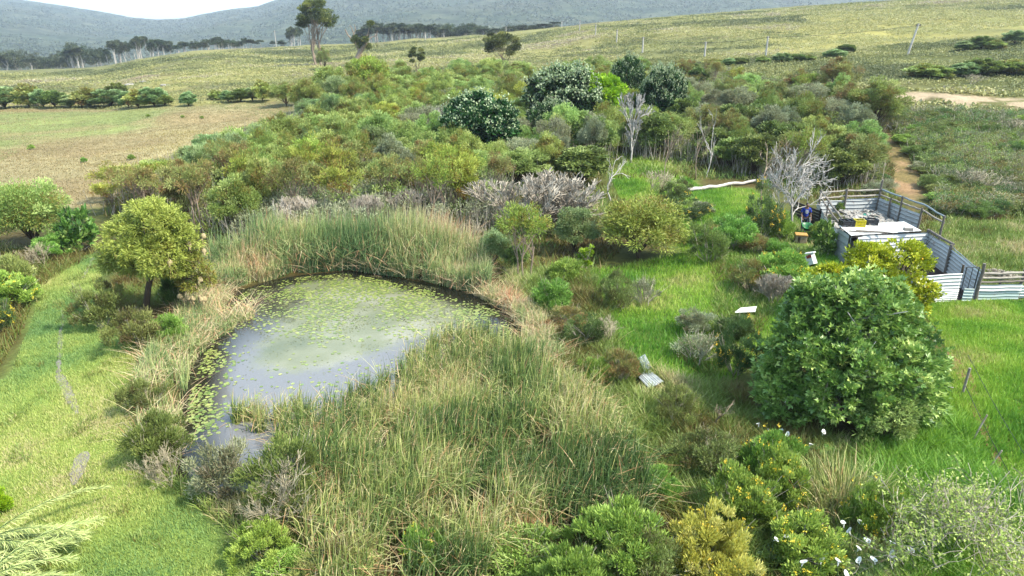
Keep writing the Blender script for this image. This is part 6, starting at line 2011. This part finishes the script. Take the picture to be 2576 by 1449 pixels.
LM = [lily_mesh(i) for i in range(3)]
mb = MB(); m_chain([(0, 0, .02), (0, 0, .1)], .008, mb, 8); SPX = mb.mesh('spadix', M['spadix'], True)
rng = np.random.RandomState(71)
LEAF = []
for s in range(3):
    mb = MB()
    for a_ in rng.uniform(0, 6.28, 5):
        L = rng.uniform(.28, .4); hd = np.array([math.cos(a_), math.sin(a_), 0]); sd = np.array([-math.sin(a_), math.cos(a_), 0])
        s_ = np.linspace(0, 1, 6); ww = .085 * np.sin(np.clip(s_ * 1.05, 0, 1) * 3.1) ** .7 + .004
        c = hd * (s_ * L * .8)[:, None] + np.array([0, 0, 1.0]) * (.16 + L * (s_ * .9 - s_ ** 2 * .7))[:, None]
        Vv = np.concatenate([c - sd * ww[:, None] + [0, 0, .02], c, c + sd * ww[:, None] + [0, 0, .02]]); i_ = np.arange(5)
        mb.add(Vv, np.concatenate([np.stack([i_, i_ + 1, 6 + i_ + 1, 6 + i_], 1), np.stack([6 + i_, 7 + i_, 13 + i_, 12 + i_], 1)]), rng.uniform(.1, .6))
        m_segs([[0, 0, 0, *c[0], .006, .005]], mb, 4)
    LEAF.append(mb.mesh('leaves', M['fig']))
for i, (zx, zy) in enumerate(LIL):
    u, v = 1717.3 + zx / 3, 966 + zy / 3
    hh = .62
    r_ = ray(u, v)
    g = at(u, v)
    for _ in range(6):
        t = (g[2] + hh + .06 - HC) / r_[2]; q_ = CAM + r_ * t; g = np.array([q_[0], q_[1], float(height(q_[0], q_[1]))])
    near = 'under the fig tree' if zy < 480 else 'in the lily bed'
    same = sorted([k for k in range(len(LIL)) if (LIL[k][1] < 480) == (zy < 480)], key=lambda k: LIL[k][0])
    o = thing('calla_lily', g, 'white trumpet lily ' + near + ', ' + ORD[same.index(i)] + ' from the left', 'lily', 'white lilies', rz=rng.uniform(0, 6.28))
    lx, ly = rng.uniform(-.08, .08, 2)
    mb = MB(); m_chain([(0, 0, 0), (lx * .4, ly * .4, hh * .5), (lx, ly, hh)], [.009, .008, .006], mb, 6); link('stem', mb.mesh('stem', M['stem'], True), o)
    f = link('flower', LM[i % 3], o); f.location = (lx, ly, hh - .005); f.rotation_euler = (rng.uniform(-.6, .5), rng.uniform(-.6, .6), rng.uniform(0, 6.28)); f.scale = (.58, .58, .85)
    sp = link('spadix', SPX, f)
    link('leaves', LEAF[i % 3], o)


# ------------------------------------------------------------------ scattered masses
def scatter(poly_d, n, seed, world=None, margin=0.0):
    r = np.random.RandomState(seed)
    P = poly_w(poly_d) if world is None else world
    out = []
    got = 0
    while got < n:
        q = r.uniform(P.min(0), P.max(0), (n * 2, 2))
        q = q[sdist(q, P) < -margin]
        out.append(q); got += len(q)
        if len(q) == 0: break
    q = np.concatenate(out)[:n]
    return q, r


def in_view(q, pad=120):
    pad = pad + 330
    z = height(q[:, 0], q[:, 1])
    u, v, d = project(np.c_[q, z])
    return (u > -pad) & (u < 2576 + pad) & (v < 1449 + 560) & (d > 0), z


# reeds
REEDS = [
    # outline of the feet, count, height, height jitter, material, mean tint, name, label
    ([(700, 1135), (860, 1120), (980, 1075), (1060, 1010), (1150, 955), (1280, 925), (1400, 965), (1490, 1050), (1590, 1180), (1640, 1290), (1600, 1360), (1440, 1400), (1260, 1430), (1180, 1540), (1150, 1700), (840, 1950), (800, 1449), (735, 1330), (700, 1210)], 33000, 1.22, .24, 'reed', .34,
     'broad bed of tall green and tan reeds in front of the pond'),
    ([(505, 740), (600, 722), (740, 690), (880, 680), (1050, 704), (1190, 738), (1235, 735), (1215, 680), (1130, 655), (900, 648), (700, 650), (540, 668), (490, 700)], 30000, 1.75, .22, 'reed_pale', .39, 'tall pale reeds along the back shore of the pond'),
    ([(372, 905), (470, 850), (505, 880), (478, 950), (462, 1030), (450, 1120), (462, 1180), (400, 1180), (350, 1100), (340, 980)], 3600, .75, .3, 'reed_pale', .45, 'shorter tan and green reeds along the left pond margin'),
    ([(1190, 745), (1260, 740), (1330, 790), (1390, 850), (1420, 930), (1330, 960), (1280, 900), (1320, 840), (1270, 785)], 5500, .75, .3, 'reed_pale', .6, 'bent tan reeds at the right pond margin'),
    ([(480, 760), (560, 730), (590, 760), (540, 800), (640, 808), (640, 835), (560, 870), (500, 900), (450, 880), (430, 800)], 5200, .6, .3, 'reed_pale', .5, 'low green and tan reeds at the left pond corner under the nests'),
    ([(580, 1085), (660, 1090), (900, 1040), (1000, 985), (1060, 900), (1200, 880), (1330, 900), (1330, 960), (1200, 950), (1050, 1030), (900, 1110), (700, 1140), (600, 1130)], 22000, .95, .35, 'reed', .26, 'sparse green reeds standing in the water at the pond edge'),
]
for i, (poly, n, h_, hj, mat, tm, lb) in enumerate(REEDS):
    q, r = scatter(poly, n, 900 + i)
    ok, z = in_view(q)
    # clumping
    dn = fbm(q[:, 0] * 1.3, q[:, 1] * 1.3, 70 + i, 3)
    sparse = .62 if i == 5 else .42 if i in (2, 3, 4) else .0
    ok &= (dn + r.rand(len(q)) * .25) > (.5 if i != 5 else .6)
    if i == 5:
        cc = q[r.choice(len(q), 70)]
        dmin = np.min(np.linalg.norm(q[:, None] - cc[None], axis=2), axis=1)
        ok &= True; ok = (dmin < .17) & (r.rand(len(q)) < .8) | (r.rand(len(q)) < .02)
    q = q[ok]; n = len(q); z = np.maximum(height(q[:, 0], q[:, 1]), -.25)
    hm = fbm(q[:, 0] / 2.2, q[:, 1] / 2.2, 80 + i, 3)
    h = h_ * (0.72 + 0.55 * hm) * r.uniform(1 - hj * 1.6, 1 + hj, n)
    if i == 1:
        pu2, pv2, _ = project(np.c_[q, z]); h *= .5 + .62 * sstep(700, 665, pv2 - 0.0 * pu2) + .1 * sstep(800, 1000, pu2)
    patch = fbm(q[:, 0] / 1.6, q[:, 1] / 1.6, 90 + i, 4)
    t = np.clip(tm - .06 + (patch - .5) * 1.3 + r.randn(n) * .13, 0, .99)
    t = np.where(r.rand(n) < .10, r.uniform(.66, .97, n), t)
    kk_ = np.where(r.rand(n) < .52, r.uniform(.4, 1.3, n), 0)
    az = r.normal(0.1, 1.3, n)
    bend = np.abs(r.normal(.07, .11, n)) + (t > .8) * r.uniform(0, .6, n)
    mb = MB()
    m_blades(np.c_[q, z], h, az, bend, np.where(r.rand(n) < .7, .019, .03) * (1.25 if i == 1 else 1), t, mb, 6, np.abs(r.normal(0.02, .08, n)), r, droop=np.where(r.rand(n) < .12, r.uniform(.1, .3, n), 0), kink=kk_, tip=.26)
    # dead fallen litter between the stems
    k = int(n * (.2 if i != 5 else .03)); s_ = q[r.choice(n, k)] + r.randn(k, 2) * .15
    zz_ = np.maximum(height(s_[:, 0], s_[:, 1]), .0) + r.uniform(.0, .25, k)
    m_blades(np.c_[s_, zz_], r.uniform(.3, .8, k), r.uniform(0, 6.28, k), r.uniform(.3, .9, k), .016, r.uniform(.72, 1, k), mb, 2, r.uniform(.6, 1.3, k), r)
    tag(link('reeds', mb.mesh('reeds', M[mat])), lb, 'reeds', kind='stuff')

# tall tussock near the lilies, and a white dry one in the front reeds
for (box, hh, lb, tm, n) in (((1985, 1105, 2235, 1330), 1.1, 'tall clump of arching tan topped reeds among yellow flowered shrubs', .62, 1100), ((1270, 1270, 1380, 1400), .7, 'bleached dry tussock in the front reeds', .92, 500), ((1010, 1230, 1060, 1300), .6, 'small dry rust coloured tussock in the front reeds', .96, 260)):
    g, w_, h_ = fit_box(*box); r = np.random.RandomState(int(box[0]))
    q = r.randn(n, 2) * w_ * .17; az = np.arctan2(q[:, 1], q[:, 0]) + r.randn(n) * .5
    mb = MB(); m_blades(np.c_[q, 0 * az], hh * r.uniform(.5, 1.1, n), az, np.abs(r.normal(.25, .25, n)), .02, np.clip(tm + r.randn(n) * .2, 0, .99), mb, 4, np.abs(r.normal(.1, .15, n)), r, droop=r.uniform(0, .2, n))
    o = link('reed_tussock', mb.mesh('reed_tussock', M['reed'])); o.location = tuple(g); tag(o, lb, 'reed clump')

CLEAR = [(at(2014, 614), .55), (at(2016, 624), .4), (at(2038, 676), .45), (at(1632, 972), .5), (at(1874, 796), .45), (at(2008, 584), .3)]
# grass on lawn, clearing, paddock
def grass(poly, n, seed, hh, ww, mat, tm, lb, name='grass', lean=.5, patch_s=2.4, avoid=None, hvar=.4, ts=.9):
    q, r = scatter(poly, n, seed)
    ok, z = in_view(q, 60)
    if avoid is not None: ok &= sdist(q, avoid) > 0
    for cp, cr in CLEAR: ok &= np.hypot(q[:, 0] - cp[0], q[:, 1] - cp[1]) > cr
    ok &= sdist(q, POND) > .1
    q, z = q[ok], z[ok]; n = len(q)
    pt = fbm(q[:, 0] / patch_s, q[:, 1] / patch_s, seed + 3, 4); p2 = fbm(q[:, 0] / .5, q[:, 1] / .5, seed + 4, 2)
    t = np.clip(tm + (pt - .5) * 2.0 * ts + r.randn(n) * .13, 0, .99)
    h = hh * (.45 + 1.1 * p2) * r.uniform(1 - hvar, 1 + hvar, n)
    mb = MB(); m_blades(np.c_[q, z - .01], h, r.uniform(0, 6.28, n), r.uniform(.1, .6, n) * lean, ww * r.uniform(.7, 1.3, n), t, mb, 2 if hh < .3 else 3, np.abs(r.normal(.2, .2, n)) * lean * 2, r)
    return tag(link(name, mb.mesh(name, M[mat])), lb, 'grass', kind='stuff')


grass([(p[0] if p[0] > -520 else -520, min(p[1], 1700)) for p in Z['lawn']], 175000, 1001, .085, .013, 'grass', .55, 'short bright green grass on the left bank')
grass(Z['clearing'], 60000, 1002, .2, .022, 'grass_lush', .5, 'bright green grass of the clearing behind the fig tree')
grass([(min(p[0], 3200), min(p[1], 1700)) for p in Z['paddock']], 150000, 1003, .15, .018, 'grass_lush', .52, 'bright green grass of the right paddock')
grass([(2180, 1120), (2340, 1040), (2420, 1080), (2480, 1200), (2760, 1449), (2900, 1700), (2300, 1700), (2260, 1400), (2160, 1250)], 44000, 1004, .42, .02, 'grass_lush', .36, 'long lush grass right of the fig tree', lean=.9)
grass([(2050, 620), (2100, 640), (2130, 720), (2040, 780), (1930, 700)], 7000, 1005, .22, .022, 'grass_lush', .5, 'long grass beside the white box')
grass(Z['meadow'], 42000, 1006, .24, .03, 'under', .72, 'rough olive and tan grass right of the corral', ts=.7)
grass([(max(p[0], -60), p[1]) for p in Z['field']], 90000, 1007, .09, .05, 'dry_grass', .5, 'dry tan grass of the open field', patch_s=14, avoid=ZP['field_green'], ts=.9)
grass([(max(p[0], -60), p[1]) for p in Z['field_green']], 16000, 1008, .09, .06, 'dry_grass', .12, 'pale green grass at the far side of the field', patch_s=14, ts=.4)

# weed tufts on the lawn
wt, r = scatter([(p[0] if p[0] > -200 else -200, min(p[1], 1600)) for p in Z['lawn']], 26000, 1050)
dn = fbm(wt[:, 0] / .7, wt[:, 1] / .7, 400, 2) * .6 + fbm(wt[:, 0] / 3, wt[:, 1] / 3, 401, 3) * .4
ok, z = in_view(wt, 60); ok &= dn > .6; wt, z = wt[ok], z[ok]; n = len(wt)
mb = MB(); m_blades(np.c_[wt, z], r.uniform(.1, .26, n), r.uniform(0, 6.28, n), r.uniform(.1, .6, n), .016, np.clip(.35 + .5 * r.rand(n) * (fbm(wt[:, 0] / 2, wt[:, 1] / 2, 402, 2) > .5) + r.randn(n) * .1, 0, .99), mb, 3, np.abs(r.normal(.2, .3, n)), r)
tag(link('weeds', mb.mesh('weeds', M['under'])), 'taller darker weed tufts scattered in the left lawn', 'weeds', kind='stuff')

# undergrowth of herbs and sedges
UND = [([(1400, 880), (1560, 900), (1700, 960), (1860, 970), (1900, 1060), (2100, 1110), (2240, 1180), (2300, 1300), (2330, 1449), (2400, 1900), (1100, 1900), (1200, 1500), (1640, 1300), (1580, 1150), (1480, 1030), (1390, 960)], 110000, .34, .018, .5),
       ([(1280, 690), (1480, 690), (1530, 790), (1560, 890), (1500, 960), (1400, 940), (1380, 850), (1330, 800), (1270, 760)], 26000, .36, .02, .62),
       ([(440, 620), (540, 640), (560, 700), (470, 760), (440, 860), (380, 900), (340, 1000), (350, 1090), (470, 1260), (700, 1449), (780, 1449), (690, 1200), (480, 1200), (400, 1100), (380, 930), (300, 840), (270, 760), (290, 700)], 34000, .28, .018, .5),
       ([(252, 545), (420, 560), (600, 612), (900, 595), (1190, 590), (1250, 700), (1500, 690), (1640, 560), (1500, 450), (1880, 455), (2060, 520), (2200, 500), (2100, 300), (1500, 230), (900, 290), (600, 400)], 80000, .34, .05, .4),
       ([(-200, 560), (100, 640), (240, 640), (90, 730), (60, 830), (-20, 960), (-300, 1080)], 16000, .35, .02, .5),
       ([(2180, 400), (2130, 300), (2240, 285), (2420, 290), (2700, 310), (2760, 548), (2330, 560), (2360, 600), (2180, 490)], 46000, .28, .04, .45),
       ([(1780, 560), (1990, 540), (2060, 620), (1960, 760), (1900, 860), (1790, 960), (1700, 900), (1800, 780)], 20000, .26, .02, .5)]
for i, (poly, n, hh, ww, tm) in enumerate(UND):
    av = ZP['earth'] if i == 5 else None
    grass(poly, n, 1100 + i, hh, ww, 'under', tm, ['mixed brown and green undergrowth left of the fig tree', 'pale rank weeds right of the pond', 'green weeds between path and pond', 'dry undergrowth below the thicket', 'weeds on the left edge of the path',
                                                   'low heath cover on the right slope', 'weeds between clearing and fig tree'][i], 'undergrowth', lean=.8, avoid=av, hvar=.6)

# slope scrub
def scrub(poly, n, seed, tm, s0, lb, world=None, mat='scrub', ts=1.1):
    q, r = scatter(poly, n, seed)
    ok, z = in_view(q, 100)
    for k in ('field', 'track'):
        ok &= sdist(q, ZP[k]) > .5
    q, z = q[ok], z[ok]
    dn = fbm(q[:, 0] / 5, q[:, 1] / 5, seed, 3); ok = dn + r.rand(len(q)) * .3 > .52; q, z = q[ok], z[ok]; n = len(q)
    pt = fbm(q[:, 0] / 22, q[:, 1] / 14, seed + 1, 4)
    tc_ = np.clip(tm + (pt - .5) * 1.9 * ts + r.randn(n) * .12, 0, .99)
    yz = zone('yellow', q[:, 0], q[:, 1], 14, 5)
    tc_ = np.where(yz > .5, np.clip(.6 + r.randn(n) * .1, 0, .8), tc_)
    k = 10
    sz = s0 * r.uniform(.5, 1.5, n) * (.75 + .75 * sstep(80, 300, q[:, 1]))
    P = np.repeat(np.c_[q, z], k, 0); S_2 = np.repeat(sz, k)
    o_ = r.randn(len(P), 3) * np.array([.62, .62, .26]); o_[:, 2] = np.abs(o_[:, 2]) * (1 - .3 * np.minimum(1, np.hypot(o_[:, 0], o_[:, 1])))
    mb = MB(); m_leaves(P + o_ * S_2[:, None], r.randn(len(P), 3) * .8 + np.array([0, 0, .15]), r.randn(len(P), 3) * .35 + np.array([0, 0, 1.0]), S_2 * .55, S_2 * .4, np.clip(np.repeat(tc_, k) + r.randn(len(P)) * .07, 0, .99), mb)
    return tag(link('scrub', mb.mesh('scrub', M[mat])), lb, 'scrub', kind='stuff')


scrub([(-80, 186), (250, 176), (350, 154), (480, 137), (700, 123), (950, 111), (1250, 91), (1500, 66), (1700, 60), (1500, 190), (1000, 220), (760, 250), (680, 262), (480, 270), (-80, 276)], 62000, 1201, .38, .42, 'low olive and yellow scrub on the middle slope')
scrub([(1500, 62), (1800, 36), (2000, 22), (2250, 5), (2420, -14), (2640, -30), (2640, 60), (2400, 92), (2100, 130), (1700, 140), (1500, 178)], 40000, 1202, .42, .42, 'yellow green and pale scrub on the upper right slope')
scrub([(1500, 175), (1720, 138), (2100, 134), (2400, 98), (2640, 84), (2640, 240), (2300, 212), (2080, 240), (1750, 210), (1500, 205), (1000, 224)], 26000, 1203, .22, .42, 'olive green heath band on the right slope')
scrub([(2130, 230), (2640, 236), (2640, 320), (2240, 290), (2140, 300)], 1500, 1204, .2, .6, 'scattered low heath beside the sandy track')

# small tufts in the tan field
for i, (u, v, s) in enumerate(((213, 404, 9), (331, 398, 9), (460, 294, 5), (373, 292, 5), (508, 296, 5), (80, 372, 8))):
    P_(SH['bright'][i % 2], (u - s, v - s, u + s, v + s * .6), ['small green weed tuft nearer the left in the tan field', 'small green weed tuft in the middle of the tan field', 'tiny tuft at the far side of the tan field, second of three', 'leftmost tiny tuft at the far side of the tan field', 'rightmost tiny tuft at the far side of the tan field', 'dark green weed patch near the green edge of the field'][i], 'weed', name='weed')

# ------------------------------------------------------------------ lily pads
rng = np.random.RandomState(333)
PW = flat_at(np.array([530, 700, 880, 1100, 1280, 1330, 1280, 1060, 880, 640, 470, 470, 520]), np.array([770, 700, 688, 735, 790, 850, 890, 900, 1060, 1090, 1110, 980, 850]))[:, :2]
c = rng.uniform(PW.min(0), PW.max(0), (60000, 2)); c = c[sdist(c, PW) < 0]; c = c[sdist(c, POND) < -.15]
cu, cv, _ = project(np.c_[c, 0 * c[:, 0]])


def gb(u0, v0, ru, rv, a): return a * np.exp(-(((cu - u0) / ru) ** 2 + ((cv - v0) / rv) ** 2))


den = gb(500, 1000, 45, 80, 1.3) + gb(540, 880, 50, 40, .6) + gb(1200, 800, 110, 50, 1.1) + gb(1150, 770, 120, 30, .5) + gb(600, 780, 60, 22, .9) + gb(700, 745, 90, 22, .8) + gb(820, 705, 230, 20, 1.2) + gb(1010, 725, 170, 22, 1.2) + gb(790, 830, 120, 22, .18) + gb(850, 1000, 45, 22, .35) + gb(1270, 850, 40, 40, 1.0) + gb(900, 760, 260, 50, .45) + .03
den *= .12 + 1.25 * sstep(.42, .6, fbm(c[:, 0] * 1.1, c[:, 1] * 1.1, 17, 4))
keep = rng.rand(len(c)) < den * .6
c = c[keep]; cv = cv[keep]
# keep pads apart
sel = []
cell = {}
for i in range(len(c)):
    key = (int(c[i, 0] / .11), int(c[i, 1] / .11))
    if key in cell: continue
    cell[key] = 1; sel.append(i)
c, cv = c[sel], cv[sel]
rad = rng.uniform(.035, .07, len(c))
_, _, dd = project(np.c_[c, 0 * rad])
order_ = np.argsort(-rad / dd)


def pad_geo(mb, x, y, z, r, rot, tint):
    n = 12; a_ = np.linspace(.22, 2 * math.pi - .22, n) + rot
    V = np.concatenate([[[x, y, z - .002]], np.c_[x + r * np.cos(a_), y + r * np.sin(a_), z + .003 + 0 * a_]])
    i_ = np.arange(1, n); mb.add(V, np.stack([0 * i_, i_, i_ + 1], 1), tint)


PM = []
for k in range(5):
    mb = MB(); pad_geo(mb, 0, 0, 0, 1.0, 0, k / 4)
    V0 = np.concatenate(mb.V); n = 12; i_ = np.arange(1, n)
    mb.add(np.concatenate([V0[1:], V0[1:] - [0, 0, .02]]), np.stack([i_ - 1, i_, i_ + n, i_ - 1 + n], 1), k / 4)
    PM.append(mb.mesh('lily_pad', M['pad']))
for j, i in enumerate(order_[:290]):
    o = link('lily_pad', PM[rng.randint(5)]); o.location = (c[i, 0], c[i, 1], .006); o.rotation_euler = (0, 0, rng.uniform(0, 6.28)); o.scale = (rad[i],) * 3
    u, v, _ = project((c[i, 0], c[i, 1], 0))
    wh = 'in the dark water at the left pond edge' if u < 580 and v > 840 else 'in the right arm of the pond' if u > 1080 else 'along the back of the pond' if v < 790 else 'in the open middle of the pond'
    tag(o, 'small round green lily pad ' + wh, 'lily pad', 'lily pads ' + wh)
mb = MB()
for i in order_[290:]:
    pad_geo(mb, c[i, 0], c[i, 1], .006, rad[i], rng.uniform(0, 6.28), rng.rand())
tag(link('lily_pads', mb.mesh('lily_pads', M['pad'])), 'mass of further small lily pads floating on the pond', 'lily pads', kind='stuff')

# floating weed: small dark and pale flecks in drifting mats
c = rng.uniform(POND.min(0), POND.max(0), (150000, 2)); c = c[sdist(c, POND) < -.1]
cu, cv, _ = project(np.c_[c, 0 * c[:, 0]])
den = gb(880, 700, 330, 26, 1.0) + gb(640, 760, 130, 40, .8) + gb(1180, 790, 140, 60, .7) + gb(760, 820, 190, 40, .4) + gb(490, 1000, 50, 110, .6) + gb(900, 780, 260, 60, .3) + .05
nz = fbm(c[:, 0] * 1.7, c[:, 1] * 1.7, 217, 5)
ok = rng.rand(len(c)) < den * sstep(.44, .6, nz) * .55
c = c[ok]; n = len(c); nz = nz[ok]
mb = MB(); a_ = rng.uniform(0, 6.28, n)
m_leaves(np.c_[c, np.full(n, .004)], np.c_[np.cos(a_), np.sin(a_), 0 * a_], np.array([[0, 0, 1.0]]) + 0 * np.c_[a_, a_, a_], rng.uniform(.02, .07, n), rng.uniform(.015, .05, n), np.clip((nz - .45) * 3 + rng.randn(n) * .3, 0, 1), mb, 0.0)
tag(link('pond_weed', mb.mesh('pond_weed', M['pond_weed'])), 'floating weed flecks drifting in mats on the pond', 'pond weed', kind='stuff')

# ------------------------------------------------------------------ pale frond plant at the lower left
def frond_plant(box, lb, seed, n):
    r = np.random.RandomState(seed)
    g = at(*box[0]); _, _, d = project(g); m = d / F
    o = thing('feathery_plant', g, lb, 'plant')
    mb, tb = MB(), MB()
    for i in range(n):
        az = r.uniform(-.9, .9); L = r.uniform(.7, 1.25) * box[1] * m; rise = r.uniform(.3, .62)
        s_ = np.linspace(0, 1, 14)
        c_ = np.stack([np.cos(az) * L * s_, np.sin(az) * L * s_, .1 + L * rise * (s_ * 1.5 - s_ ** 2 * 1.15)], 1)
        m_chain(c_, np.linspace(.014, .003, 14), tb, 4)
        k = 260; ss = r.uniform(.15, 1, k); P = np.stack([np.interp(ss, s_, c_[:, j]) for j in range(3)], 1)
        D = np.array([math.cos(az), math.sin(az), 0]) * .9 + r.randn(k, 3) * .32 + np.array([0, 0, -.25])
        m_leaves(P, D, r.randn(k, 3) * .3 + np.array([0, 0, 1.0]), r.uniform(.13, .28, k), .014, np.clip(r.randn(k) * .25 + .5, 0, 1), mb, .02)
    link('foliage', mb.mesh('foliage', M['frond']), o); link('stems', tb.mesh('stems', M['stem']), o)


frond_plant(((-70, 1400), 250), 'upper pale feathery fronds reaching in from the lower left edge', 5, 15)
frond_plant(((-90, 1520), 290), 'lower pale feathery fronds sweeping in at the bottom left corner', 6, 17)

# ------------------------------------------------------------------ haze
lo = np.array([-6100, -160, -130.0]); hi = np.array([6100, 3900, 420.0])
mb = MB(); m_box((lo + hi) / 2, hi - lo, mb)
m, t, b, o_ = new_mat('haze air')
t.nodes.remove(b)
pv = t.nodes.new('ShaderNodeVolumePrincipled'); pv.inputs['Color'].default_value = (0.72, 0.82, 1.0, 1); pv.inputs['Density'].default_value = 0.0002
pv.inputs['Anisotropy'].default_value = 0.2
t.links.new(pv.outputs[0], o_.inputs['Volume'])
tag(link('haze', mb.mesh('haze', m)), kind='stuff')

# ------------------------------------------------------------------ tell the copies apart by their order
sets = {}
for o in list(COL.objects):
    if o.parent is None and o.get('label') and o.get('category') and not o.name.startswith('lily_pad'):
        sets.setdefault(o['label'], []).append(o)
for lb, os_ in sets.items():
    if 1 < len(os_) <= 20:
        us = [project(np.array(o.location))[0] for o in os_]
        for r_, k in enumerate(np.argsort(us)):
            os_[k]['label'] = lb + ', ' + ORD[r_] + ' from the left'
